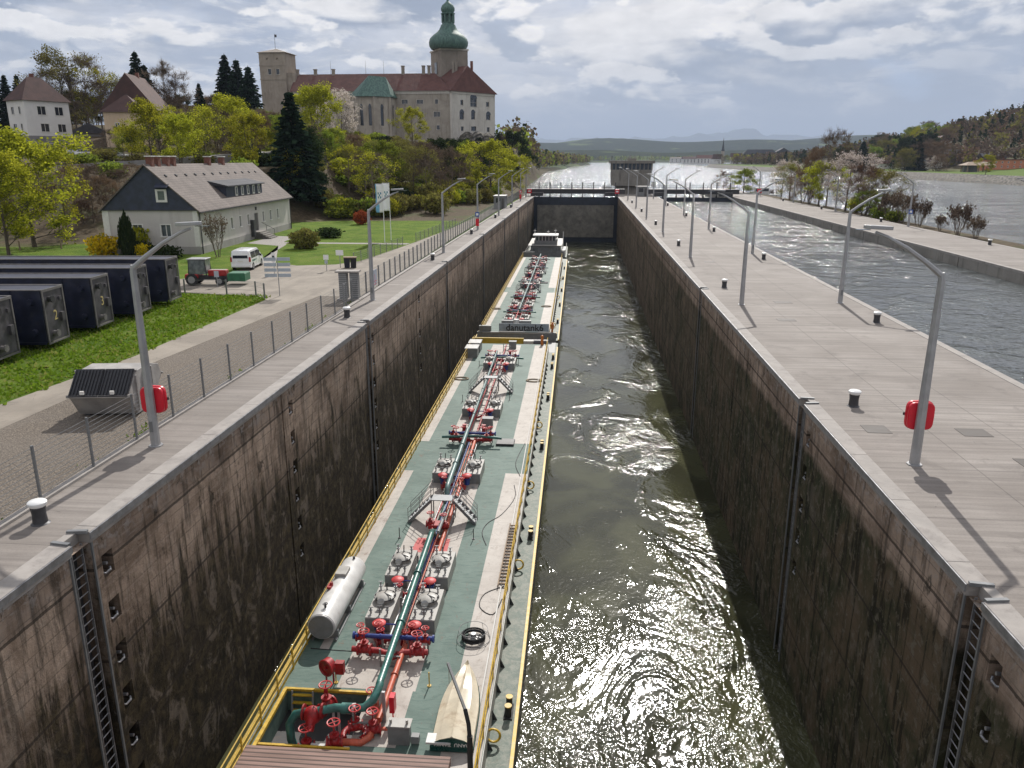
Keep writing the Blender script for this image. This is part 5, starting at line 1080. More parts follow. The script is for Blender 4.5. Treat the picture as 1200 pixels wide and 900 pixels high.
# ------------------------------------------------------------------ skip container
def skip():
    a = G(140, 500); root = thing('waste_skip', 'grey steel waste skip with black ribbed lid standing on the gravel behind the fence', 'skip', (-19.7, 30.6, 0), rad(8), sc=1.15)
    # profile in local x (across) / z, extruded along local y
    prof = [(-0.55, 0.08), (0.95, 0.08), (2.0, 0.95), (1.75, 1.38), (0.9, 1.62), (-0.35, 1.62), (-1.15, 0.92)]
    Mx = Matrix.Translation((0, 0, 0)) @ Matrix(((0, 0, 1, 0), (1, 0, 0, 0), (0, 1, 0, 0), (0, 0, 0, 1)))
    # prism axis = local x here: long axis of slope runs along y
    m = MB(); m.prism([(p[0], p[1]) for p in prof], -1.05, 1.05, M=Mx); m.build('skip_body', M['skipgrey'], root, bevel=0.02)
    for s in (-0.52, 0.52):
        l = MB(); A = Vector((s, -1.17, 0.95)); B = Vector((s, -0.37, 1.66)); up = (B-A).normalized()
        nn = Vector((0, -up.z, up.y)); L_ = (B-A).length
        T = Matrix.Translation(A) @ Matrix((Vector((1, 0, 0)), up, Vector((1, 0, 0)).cross(up))).transposed().to_4x4()
        l.box(-0.51, 0.51, -0.06, L_+0.05, -0.0, 0.05, 0, T)
        for i in range(9): x = -0.46+i*0.115; l.box(x-0.02, x+0.02, 0, L_, 0.05, 0.085, 0, T)
        l.build('lid', M['black_lid'], root, bevel=0.01)
    l = MB(); l.beam((-1.1, -1.18, 0.93), (1.1, -1.18, 0.93), 0.09); l.beam((-1.1, 1.98, 0.95), (1.1, 1.98, 0.95), 0.08); l.beam((-1.1, -0.33, 1.64), (1.1, -0.33, 1.64), 0.07); l.build('rim', M['skipgrey'], root)
    for s in (-1, 1):
        h = MB()
        for y in (-0.45, 0.25, 0.95): h.box(*sorted((s*1.05, s*1.11)), y-0.05, y+0.05, 0.2, 1.5)
        h.cyl((s*1.05, 0.3, 1.2), (s*1.25, 0.3, 1.2), 0.07, n=8); h.build('side_rib', M['skipgrey'], root)
    for s in (-0.52, 0.52): h = MB(); h.box(s-0.07, s+0.07, -1.27, -1.2, 1.02, 1.14); h.build('lid_handle', M['trim'], root)
    for x in (-0.8, 0.8): h = MB(); h.box(x-0.08, x+0.08, -0.5, 0.9, 0, 0.08); h.build('skid', M['dark_steel'], root)
M['skipgrey'] = pmat('scuffed_grey_skip_paint', (0.30, 0.285, 0.27), 0.6, 0.2, 2, 0.1, 10, dirt=(0.42, 0.38, 0.34), dirt_amt=0.5)
M['black_lid'] = pmat('black_plastic_lid', (0.018, 0.018, 0.022), 0.4, 0.2)
skip()

# ------------------------------------------------------------------ vehicles
def wheel(parent, c, r, w, axis='x'):
    t = MB(); ax = Vector((1, 0, 0)); c = Vector(c); t.cyl(c-ax*w/2, c+ax*w/2, r, n=20); ty = t.build('tyre', M['black'], parent, smooth=40, bevel=0.02)
    h = MB(); h.cyl(c-ax*(w/2+0.01), c+ax*(w/2+0.01), r*0.6, n=14); h.build('rim', M['galv'], ty, smooth=40)
def loft(m, secs, mi=0):
    """secs: list of closed rings (same count)"""
    n = len(secs[0]); vs = [p for s in secs for p in s]; fs = []
    for i in range(len(secs)-1):
        for j in range(n): fs.append((i*n+j, i*n+(j+1) % n, (i+1)*n+(j+1) % n, (i+1)*n+j))
    fs.append(list(range(n))[::-1]); fs.append([(len(secs)-1)*n+j for j in range(n)]); m.add(vs, fs, mi)
def van():
    a = G(272, 316.5); b = G(294, 318.5); f = G(313.5, 308.5)
    d = (f-b); rz = math.atan2(d.y, d.x)-math.pi/2; c = (a+b)/2
    root = thing('van', 'white passenger van parked on the yard in front of the pale house', 'van', (c.x, c.y, 0.016), rz)
    m = MB(); hw = 0.96
    def ring(y, z0, z1, wb, wt, zs): return [Vector((x, y, z)) for x, z in ((-wb, z0), (-hw*wb/0.96, (z0+zs)/2), (-wb*1.0, zs), (-wt, z1-0.06), (-wt+0.12, z1), (wt-0.12, z1), (wt, z1-0.06), (wb, zs), (hw*wb/0.96, (z0+zs)/2), (wb, z0))]
    secs = [ring(0.0, 0.38, 1.80, 0.88, 0.76, 1.05), ring(0.06, 0.30, 1.90, 0.94, 0.80, 1.05), ring(0.5, 0.28, 1.94, 0.96, 0.82, 1.06), ring(2.2, 0.28, 1.95, 0.96, 0.82, 1.06), ring(3.3, 0.28, 1.90, 0.96, 0.80, 1.06), ring(3.75, 0.28, 1.72, 0.96, 0.76, 1.06), ring(4.25, 0.28, 1.30, 0.95, 0.80, 1.03), ring(4.75, 0.28, 1.08, 0.92, 0.80, 0.95), ring(4.95, 0.34, 0.92, 0.82, 0.7, 0.8)]
    loft(m, secs); m.build('body', M['van_white'], root, smooth=32)
    w = MB(); w.quad((-0.72, -0.02, 1.18), (0.72, -0.02, 1.18), (0.66, 0.02, 1.75), (-0.66, 0.02, 1.75)); w.build('rear_window', M['glass'], root)
    for s in (-1, 1):
        for y0, y1 in ((0.45, 1.9), (2.0, 3.05), (3.12, 3.62)):
            w = MB(); z1 = 1.72 if y1 < 3.3 else 1.58; P = lambda y, z: (s*(0.968-(z-1.06)/(0.84)*0.145), y, z)
            q = [P(y0, 1.14), P(y1, 1.14), P(y1, z1), P(y0, 1.72)]; w.add(q if s > 0 else q[::-1], [(0, 1, 2, 3)]); w.build('side_window', M['glass'], root)
        for y in (0.85, 3.95):
            ar = MB(); ar.cyl((s*0.90, y, 0.34), (s*0.966, y, 0.34), 0.40, n=20); ar.build('wheel_arch', M['black'], root)
            e = bpy.data.objects.new('wheel', None); COL.objects.link(e); e.parent = root; wheel(e, (s*0.86, y, 0.33), 0.33, 0.24)
        l = MB(); l.box(*sorted((s*0.80, s*0.965)), -0.01, 0.10, 0.85, 1.30); l.build('tail_light', M['red'], root)
        mr = MB(); mr.box(*sorted((s*0.97, s*1.12)), 3.45, 3.55, 1.05, 1.25); mr.build('wing_mirror', M['black'], root)
        l = MB(); l.box(*sorted((s*0.963, s*0.970)), 0.6, 1.6, 0.82, 0.98); l.box(*sorted((s*0.964, s*0.972)), 1.7, 2.2, 0.86, 0.96, 1); l.build('door_lettering', [M['green_pipe'], M['teal']], root)
        l = MB(); l.box(*sorted((s*0.958, s*0.966)), 1.95, 1.965, 0.35, 1.75); l.box(*sorted((s*0.958, s*0.966)), 3.08, 3.095, 0.35, 1.7); l.build('door_gap', M['dark_steel'], root)
    b = MB(); b.box(-0.88, 0.88, -0.06, 0.05, 0.34, 0.58); b.build('rear_bumper', M['van_white'], root, bevel=0.04)
    b = MB(); b.box(-0.26, 0.26, -0.03, 0.0, 0.86, 0.97); b.build('number_plate', M['trim'], root)
    ws = MB(); ws.quad((0.70, 3.72, 1.70), (-0.70, 3.72, 1.70), (-0.78, 4.22, 1.28), (0.78, 4.22, 1.28)); ws.build('windscreen', M['glass'], root)
M['van_white'] = pmat('van_white_paint', (0.78, 0.78, 0.78), 0.25, 0.03, 2, coat=0.5)
van()
def tractor():
    c = G(222, 334); root = thing('compact_tractor', 'small red and grey utility tractor with glass cab and green implement in the yard', 'tractor', (c.x, c.y+0.3, 0.016), rad(-84))
    m = MB(); m.box(-0.45, 0.45, -0.3, 3.2, 0.45, 0.75); m.build('chassis', M['dark_steel'], root)
    m = MB(); m.prism([(-0.45, 1.7), (0.45, 1.7), (0.36, 3.2), (-0.36, 3.2)], 0.75, 1.25); m.build('bonnet', M['tr_red'], root, bevel=0.05)
    st = MB(); st.box(-0.2, -0.08, 1.75, 3.1, 1.255, 1.27); st.box(0.08, 0.2, 1.75, 3.1, 1.255, 1.27); st.build('bonnet_stripe', M['trim'], root)
    m = MB()
    for x in (-0.62, 0.62):
        for y in (0.1, 1.65): m.beam((x, y, 0.7), (x*0.92, y+(0.1 if y < 1 else -0.12), 2.15), 0.07)
    m.build('cab_frame', M['dark_steel'], root); m = MB(); m.box(-0.66, 0.66, 0.05, 1.68, 2.15, 2.24); m.build('cab_roof', M['galv'], root, bevel=0.03)
    m = MB(); m.box(-0.60, 0.60, 0.14, 1.6, 0.95, 2.12); m.build('cab_glass', M['cabglass'], root)
    m = MB(); m.box(-0.7, 0.7, -0.2, 0.9, 0.6, 0.95); m.build('rear_fender', M['tr_red'], root, bevel=0.05)
    for s in (-1, 1):
        e = bpy.data.objects.new('rear_wheel', None); COL.objects.link(e); e.parent = root; wheel(e, (s*0.72, 0.4, 0.5), 0.5, 0.3)
        e = bpy.data.objects.new('front_wheel', None); COL.objects.link(e); e.parent = root; wheel(e, (s*0.6, 2.7, 0.36), 0.36, 0.22)
    m = MB(); m.box(-0.75, 0.75, 3.4, 4.9, 0.35, 1.0); m.box(-0.7, 0.7, 3.45, 4.85, 1.0, 1.04); m.build('green_implement', M['tr_green'], root, bevel=0.03)
    m = MB(); m.box(-0.08, 0.08, 3.1, 3.5, 0.5, 0.62); m.build('hitch', M['dark_steel'], root)
M['tr_red'] = pmat('tractor_red', (0.35, 0.02, 0.02), 0.4); M['tr_green'] = pmat('implement_green', (0.03, 0.14, 0.07), 0.5); M['cabglass'] = pmat('cab_glass', (0.16, 0.18, 0.18), 0.1, 0.3, spec=0.8)
tractor()
def car(loc, rz, mat, label, group):
    root = thing('parked_car', label, 'car', loc, rz, group); m = MB(); hw = 0.88
    R = lambda y, z0, z1, w, wt: [Vector((x, y, z)) for x, z in ((-w, z0), (-w, (z0+z1)/2), (-wt, z1), (wt, z1), (w, (z0+z1)/2), (w, z0))]
    loft(m, [R(0, 0.4, 0.9, 0.8, 0.7), R(0.3, 0.25, 1.0, 0.88, 0.8), R(1.2, 0.25, 0.98, 0.88, 0.84), R(3.0, 0.25, 0.96, 0.88, 0.84), R(4.0, 0.25, 0.82, 0.86, 0.76), R(4.3, 0.35, 0.65, 0.75, 0.65)]); m.build('body', mat, root, smooth=30)
    g = MB(); loft(g, [R(0.45, 0.95, 1.0, 0.80, 0.72), R(1.0, 0.95, 1.42, 0.82, 0.62), R(2.2, 0.95, 1.45, 0.82, 0.62), R(3.1, 0.95, 0.98, 0.8, 0.74)]); g.build('windows', M['glass'], root)
    g = MB(); g.box(-0.6, 0.6, 1.0, 2.2, 1.43, 1.47); g.build('roof', mat, root)
    for s in (-1, 1):
        for y in (0.8, 3.4): e = bpy.data.objects.new('wheel', None); COL.objects.link(e); e.parent = root; wheel(e, (s*0.80, y, 0.3), 0.3, 0.2)
M['silver'] = pmat('silver_car_paint', (0.45, 0.46, 0.48), 0.3, 0.03, coat=0.5); M['dkcar'] = pmat('dark_car_paint', (0.05, 0.05, 0.06), 0.3, 0.03, coat=0.5)
for (px, Y, mt, rz, l) in ((88, 178, 'white', -80, 'white car parked below the white villa, right one of the pair'), (78, 181, 'silver', -80, 'silver car parked below the white villa, beside the white car'), (58, 184, 'dkcar', -70, 'dark car parked closest to the white villa'), (128, 176, 'silver', -95, 'grey car parked at the foot of the ochre house')):
    p = V(px, 172, Y); car((p.x, Y, zh(p.x, Y)+0.3), rad(rz), M[mt], l, 'cars parked on the hillside')
p = V(612, 236, 216); car((-20.3, 205, 0.02), rad(2), M['white'], 'white car on the service road near the upper gate', 'cars near the lock')
# ------------------------------------------------------------------ signs, bins, flags
def sign(loc, h, boards, label, rz=0, mat='signback', name='road_sign', cat='sign'):
    t = thing(name, label, cat, loc, rz); m = MB(); m.cyl((0, 0, 0), (0, 0, h), 0.035, n=8); m.build('post', M['galv'], t)
    for (x, z, w, hh, mt) in boards: b = MB(); b.box(x-w/2, x+w/2, -0.05, -0.02, z-hh/2, z+hh/2); b.build('board', M[mt], t)
    return t
p = G(328, 347)
bd = [(sx, 2.9-i*0.42, 0.95, 0.26, 'signback') for i in range(4) for sx in (-0.55, 0.52)]
bd += [(sx+0.05, 2.9-i*0.42, 0.7, 0.05, 'teal') for i in range(0)]
sign((p.x, p.y, 0), 3.0, bd, 'direction sign with two columns of pale boards at the yard corner', rad(8), name='direction_sign')
p = G(322, 322); sign((p.x, p.y, 0), 2.0, [(0, 1.6, 0.35, 0.9, 'white'), (0, 1.62, 0.2, 0.3, 'signblue')], 'slim white post sign with blue mark behind the direction sign')
p = G(383, 318); sign((p.x, p.y, 0), 1.4, [(0, 1.35, 0.5, 0.45, 'white'), (0, 0.9, 0.3, 0.3, 'signback')], 'small white sign on the lawn corner left of the bins', name='small_sign')
p = G(399, 314); sign((p.x, p.y, 0), 1.5, [(0, 1.5, 0.75, 0.5, 'white')], 'small white sign directly beside the two bins', name='small_sign')
p = G(282, 338); sign((p.x-2.2, p.y+0.5, 0), 1.3, [(0, 1.1, 0.4, 0.5, 'signback')], 'small grey sign in front of the tractor', name='small_sign')
for px, l, mt in ((407, 'left dark blue waste bin with brown lid at the road edge', 'bulk'), (414.5, 'right black waste bin with brown lid at the road edge', 'black')):
    p = G(px, 314); t = thing('waste_bin', l, 'bin', (p.x, p.y, 0), rad(15), 'bins at the road edge'); m = MB(); m.prism([(-0.25, -0.25), (0.25, -0.25), (0.25, 0.25), (-0.25, 0.25)], 0.06, 1.0, top=[(-0.31, -0.32), (0.31, -0.32), (0.31, 0.32), (-0.31, 0.32)]); m.build('bin_body', M[mt], t, bevel=0.02)
    m = MB(); m.box(-0.34, 0.34, -0.36, 0.34, 1.0, 1.1); m.build('lid', M['wood'], t, bevel=0.02)
    for s in (-0.22, 0.22): m = MB(); m.cyl((s-0.03, 0.27, 0.1), (s+0.03, 0.27, 0.1), 0.1, n=10); m.build('wheel', M['black'], t)
for (px, Y), l, c2 in (((451, 101), 'left tall banner flag, white with pale blue edge, on the lawn', 'flagblue'), ((458.5, 104.5), 'right tall banner flag, mostly white, on the lawn', 'white')):
    p = V(px, 283, Y); t = thing('banner_flag', l, 'flag', (p.x, Y, 0), 0, 'banner flags on the lawn'); m = MB(); m.cyl((0, 0, 0), (0, 0, 7.4), 0.05, 0.035, 8); m.build('flagpole', M['white'], t)
    m = MB(); m.cyl((0, 0, 7.35), (-0.95, 0, 7.35), 0.025, n=6); m.build('top_arm', M['galv'], t)
    f = MB(); nx, nz = 6, 14; vs = [(-0.05-0.9*i/nx, 0.10*math.sin(i*0.9+j*0.5)*(0.3+i/nx), 7.3-3.5*j/nz) for j in range(nz+1) for i in range(nx+1)]
    fs = [(j*(nx+1)+i, j*(nx+1)+i+1, (j+1)*(nx+1)+i+1, (j+1)*(nx+1)+i) for j in range(nz) for i in range(nx)]; f.add(vs, fs)
    for k, (j, i) in enumerate((j, i) for j in range(nz) for i in range(nx)): f.m[k] = 1 if (i == nx-1 or (j > 9 and i > 2)) else 0
    for k, (j, i) in enumerate((j, i) for j in range(nz) for i in range(nx)):
        if 4 <= j <= 6 and 1 <= i <= 3 and (i+j) % 2: f.m[k] = 2
    o = f.build('banner', [M['white'], M[c2] if c2 in M else M.setdefault('flagblue', pmat('banner_blue', (0.18, 0.42, 0.60), 0.8)), M.setdefault('flagdark', pmat('banner_teal', (0.05, 0.20, 0.28), 0.8))], t, smooth=60); md = o.modifiers.new('solid', 'SOLIDIFY'); md.thickness = 0.01
# two ribbed cabinets under one flat roof outside the fence
p = G(412, 352); t = thing('cabinet_stand', 'pair of tall grey ribbed cabinets under a flat roof beside the quay fence', 'cabinet', (p.x-0.2, p.y+0.3, 0.02), rad(3))
for s in (-0.42, 0.42):
    m = MB(); m.box(s-0.30, s+0.30, -0.3, 0.3, 0.1, 2.1); m.build('cabinet', M['fence'], t)
    m = MB()
    for i in range(12): m.box(s-0.31, s+0.31, -0.325, -0.301, 0.25+i*0.15, 0.31+i*0.15)
    m.build('louvre', M['galv'], t)
m = MB(); m.box(-0.95, 0.85, -0.5, 0.5, 2.1, 2.22); m.build('flat_roof', M['coping'], t); m = MB(); m.box(-0.9, 0.9, -0.45, 0.45, 0, 0.1); m.build('base', M['coping'], t)
p = G(452, 352); t = thing('notice_board', 'white notice board with red lines hung on the quay fence by the second lamp post', 'notice board', (-16.9, 63.2, 0.0), rad(90)); m = MB(); m.box(-1.1, 1.1, -0.03, 0.0, 0.35, 1.65); m.build('board', M['signback'], t)
m = MB(); m.box(-0.3, 1.0, -0.035, -0.028, 0.7, 0.74); m.box(-0.3, 1.0, -0.035, -0.028, 0.45, 0.49); m.box(0.35, 0.42, -0.035, -0.028, 0.4, 1.3); m.box(-1.0, -0.4, -0.036, -0.028, 0.8, 1.5, 1); m.build('printed_marks', [M['redbox'], M['teal']], t)
for (x, y, l) in ((-15.8, 120.78, 'blue and red sign plate on the fourth left quay lamp post'), (51.8, 132.78, 'blue sign plate on the third outer pier lamp post'), (-15.8, 205.78, 'red sign plate on the seventh left quay lamp post')):
    m = MB(); m.box(-0.32, 0.32, -0.03, 0, 2.0, 2.65, 0 if 'blue' in l else 1); m.box(-0.18, 0.18, -0.04, -0.03, 2.15, 2.5, 2)
    if 'red' in l: m.box(-0.25, 0.25, -0.03, 0, 0.6, 1.7, 1)
    o = m.build('sign_plate', [M['signblue'], M['redbox'], M['white']], loc=(x, y-0.12, 0)); tag(o, l, 'sign')
for (x, y, l) in ((9.6, 230.5, 'red rescue box at the right end of the upper gate'), (-15.2, 231.5, 'red rescue box at the left end of the upper gate'), (50.4, 238, 'red rescue box on the outer pier near the second gate')):
    t = thing('rescue_box', l, 'rescue box', (x, y, 0)); m = MB(); m.box(-0.6, 0.6, -0.3, 0.3, 0.9, 2.1); m.build('box_body', M['redbox'], t, bevel=0.05); m = MB(); m.box(-0.4, -0.3, -0.1, 0.1, 0, 0.9); m.box(0.3, 0.4, -0.1, 0.1, 0, 0.9); m.build('stand', M['galv'], t); m = MB(); m.box(-0.35, 0.35, -0.315, -0.302, 1.3, 1.7); m.build('label_plate', M['white'], t)
# ------------------------------------------------------------------ tanker barges (local z = metres above the lock water, y0 given in world metres)
DZ, SZ = 2.7, 1.8
def text_mesh(s, size, mat, parent, M4, extr=0.01, name='lettering'):
    cu = bpy.data.curves.new(name, 'FONT'); cu.body = s; cu.size = size; cu.extrude = extr; cu.align_x = 'CENTER'; cu.offset = size*0.012
    tmp = bpy.data.objects.new(name, cu); COL.objects.link(tmp); bpy.context.view_layer.update()
    me = bpy.data.meshes.new_from_object(tmp); bpy.data.objects.remove(tmp); me.materials.clear(); me.materials.append(mat)
    o = bpy.data.objects.new(name, me); COL.objects.link(o); o.parent = parent; o.matrix_local = M4; return o
M['wheel_red'] = pmat('handwheel_red', (0.55, 0.05, 0.05), 0.5, 0.15, 4)
def valve_mesh(m, s=1.0, wheel=True):
    """gate valve standing on a pipe along local x, origin on the pipe axis"""
    m.cyl((-0.22*s, 0, 0), (0.22*s, 0, 0), 0.15*s, n=10); m.sphere((0, 0, 0.05*s), 0.19*s, (1, 1, 1.1), 10)
    for x in (-0.24, 0.24): m.cyl(((x-0.025)*s, 0, 0), ((x+0.025)*s, 0, 0), 0.23*s, n=12)
    m.cyl((0, 0, 0.1*s), (0, 0, 0.42*s), 0.10*s, 0.075*s, 8); m.cyl((0, 0, 0.28*s), (0, 0, 0.33*s), 0.17*s, n=10)
    for y in (-0.07, 0.07): m.beam((0, y*s, 0.4*s), (0, y*s*0.6, 0.68*s), 0.035*s)
    m.cyl((0, 0, 0.4*s), (0, 0, 0.80*s), 0.022*s, n=6)
def wheel_mesh(m, c, R, T=None):
    m.torus(c, R, 0.022+0.02*R, 18, 5, 0, T)
    for i in range(4):
        a = math.pi*i/2+0.4; d = Vector((math.cos(a)*R, math.sin(a)*R, 0)); d = T @ d if T else d; m.cyl(c, Vector(c)+d, 0.016, n=4)
_v = {}
def valve(parent, p, rz=0, s=1.0, mat='red', wm='wheel_red', tilt=0):
    key = (s, mat, wm)
    if key not in _v:
        m = MB(); valve_mesh(m, s); o = m.build('valve', M[mat], parent, smooth=40); w = MB(); wheel_mesh(w, Vector((0, 0, 0.78*s)), 0.20*s); q = w.build('handwheel', M[wm], o, smooth=60); _v[key] = (o, q)
    else:
        a, b = _v[key]; o = a.copy(); COL.objects.link(o); o.parent = parent; q = b.copy(); COL.objects.link(q); q.parent = o
    o.location = p; o.rotation_euler = (tilt, 0, rz); return o
def pipe(parent, name, pts, r, mat, n=10, flange=None, fr=1.35):
    m = MB(); m.tube(pts, r, n)
    if flange:
        for a, b in zip(pts, pts[1:]):
            a = Vector(a); b = Vector(b); L = (b-a).length; k = int(L/flange)
            for i in range(1, k+1):
                c = a.lerp(b, i/(k+1)); d = (b-a).normalized()*0.03; m.cyl(c-d, c+d, r*fr, n=n)
    return m.build(name, M[mat], parent, smooth=45)
def arc(c, R, a0, a1, n=6, plane='yz'):
    out = []
    for i in range(n+1):
        a = lerp(a0, a1, i/n); u, v = R*math.cos(a), R*math.sin(a)
        out.append((c[0], c[1]+u, c[2]+v) if plane == 'yz' else ((c[0]+u, c[1], c[2]+v) if plane == 'xz' else (c[0]+u, c[1]+v, c[2])))
    return out
_cp = {}
def once(key, make, parent, loc, rz=0, flip=False):
    """build a part at local origin once, afterwards copy it with its sub-parts"""
    if key not in _cp: o = make(parent); _cp[key] = (o, [c for c in COL.objects if c.parent == o])
    else:
        a, ch = _cp[key]; o = a.copy(); COL.objects.link(o); o.parent = parent
        for c in ch: q = c.copy(); COL.objects.link(q); q.parent = o
    o.location = loc; o.rotation_euler = (0, 0, rz); return o
def mk_hatch(parent):
    # raised tank dome: block, round lid and small fittings; front towards -y, origin at the front left corner
    m = MB(); m.box(0, 1.15, 0, 2.7, 0, 0.72); o = m.build('hatch_trunk', M['ship_light'], parent, bevel=0.02)
    f = MB(); f.box(0.02, 1.13, -0.012, 0.0, 0.02, 0.66); f.build('front_plate', M['ship_grey'], o)
    l = MB(); l.lathe((0.58, 1.55, 0.72), [(0.42, 0), (0.42, 0.16), (0.47, 0.17), (0.47, 0.22), (0.30, 0.30), (0.02, 0.32)], 20); l.build('hatch_lid', M['ship_light'], o, smooth=40)
    h = MB(); h.torus((0.58, 1.55, 0.93), 0.50, 0.025, 20, 5)
    for i in range(8): a = math.pi*i/4; h.cyl((0.58+0.45*math.cos(a), 1.55+0.45*math.sin(a), 0.86), (0.58+0.45*math.cos(a), 1.55+0.45*math.sin(a), 1.02), 0.03, n=5)
    h.beam((0.2, 1.95, 0.95), (0.95, 1.25, 1.1), 0.04); h.cyl((0.58, 1.9, 0.9), (0.58, 2.0, 1.35), 0.03, n=5); h.build('lid_clamp', M['dark_steel'], o)
    g = MB(); g.cyl((0.55, 0.85, 0.72), (0.55, 0.85, 1.0), 0.14, n=12); g.cyl((0.55, 0.85, 1.0), (0.55, 0.82, 1.05), 0.17, n=12); g.build('sight_glass', M['ship_grey'], o)
    for x, y, hh in ((0.2, 0.35, 0.3), (0.62, 0.30, 0.42), (0.95, 0.4, 0.35), (0.2, 2.3, 0.5), (0.9, 2.35, 0.4)):
        k = MB(); k.cyl((x, y, 0.72), (x, y, 0.72+hh), 0.04, n=6); k.cyl((x, y, 0.72+hh*0.5), (x, y, 0.72+hh*0.62), 0.085, n=8); k.beam((x-0.1, y, 0.72+hh), (x+0.12, y+0.03, 0.72+hh), 0.03); k.build('fitting', M['ship_grey'] if y < 1 else M['galv'], o)
    return o
def mk_pot(parent):
    m = MB(); m.cyl((0, 0, 0), (0, 0, 0.42), 0.17, n=12); m.cyl((0, 0, 0.38), (0, 0, 0.44), 0.24, n=12); o = m.build('vent_valve', M['blue'], parent, smooth=40)
    c = MB(); c.lathe((0, 0, 0.62), [(0.20, -0.12), (0.30, -0.04), (0.31, 0.02), (0.22, 0.09), (0.02, 0.11)], 16); c.cyl((0, 0, 0.44), (0, 0, 0.52), 0.12, n=8); c.build('red_cap', M['wheel_red'], o, smooth=50); return o
def mk_catwalk(parent):
    o = bpy.data.objects.new('catwalk', None); COL.objects.link(o); o.parent = parent
    p = MB(); p.box(-0.75, 0.55, -0.4, 0.4, 1.35, 1.40); p.build('platform', M['fence'], o)
    for s, x0 in ((-1, -0.75), (1, 0.55)):
        st = MB(); x1 = x0+s*1.35
        for y in (-0.4, 0.4): st.beam((x0, y, 1.35), (x1, y-0.25, 0.02), 0.05, 0.16)
        for i in range(6): t = (i+0.5)/6; st.box(min(lerp(x0, x1, t)-0.12, 99), lerp(x0, x1, t)+0.12, -0.4-0.25*t, 0.4-0.25*t, 1.35*(1-t)-0.02, 1.35*(1-t)+0.01)
        st.build('stair_flight', M['fence'], o)
        for y in (-0.42, 0.42):
            r = MB()
            for z in (0.35, 0.65, 0.95): r.tube([(x0, y, 1.4+z), (x1, y-0.25, z)], 0.018, 5)
            for t in (0, 0.5, 1): r.cyl((lerp(x0, x1, t), y-0.25*t, 1.37*(1-t)), (lerp(x0, x1, t), y-0.25*t, 1.37*(1-t)+0.97), 0.02, n=5)
            r.build('handrail', M['galv'], o)
    l = MB()
    for x in (-0.75, 0.55):
        for y in (-0.35, 0.35): l.box(x-0.03, x+0.03, y-0.03, y+0.03, 0, 1.35)
    l.build('support_frame', M['fence'], o); return o
def mk_bracket(parent):
    m = MB(); m.add([(0, -0.02, 0), (0.20, -0.02, 0), (0, -0.02, 0.45), (0, 0.02, 0), (0.20, 0.02, 0), (0, 0.02, 0.45)], [(0, 1, 2), (5, 4, 3), (0, 3, 4, 1), (1, 4, 5, 2), (2, 5, 3, 0)]); return m.build('side_bracket', M['dark_steel'], parent)
def mk_dblbollard(parent):
    m = MB(); m.box(-0.18, 0.18, -0.48, 0.48, 0, 0.05)
    for y in (-0.28, 0.28): m.cyl((0, y, 0.05), (0, y, 0.5), 0.13, n=14)
    o = m.build('double_bollard', M['black'], parent, smooth=40); c = MB()
    for y in (-0.28, 0.28): c.cyl((0, y, 0.5), (0, y, 0.54), 0.15, n=14)
    c.build('bollard_caps', M['yellow'], o, smooth=40); return o
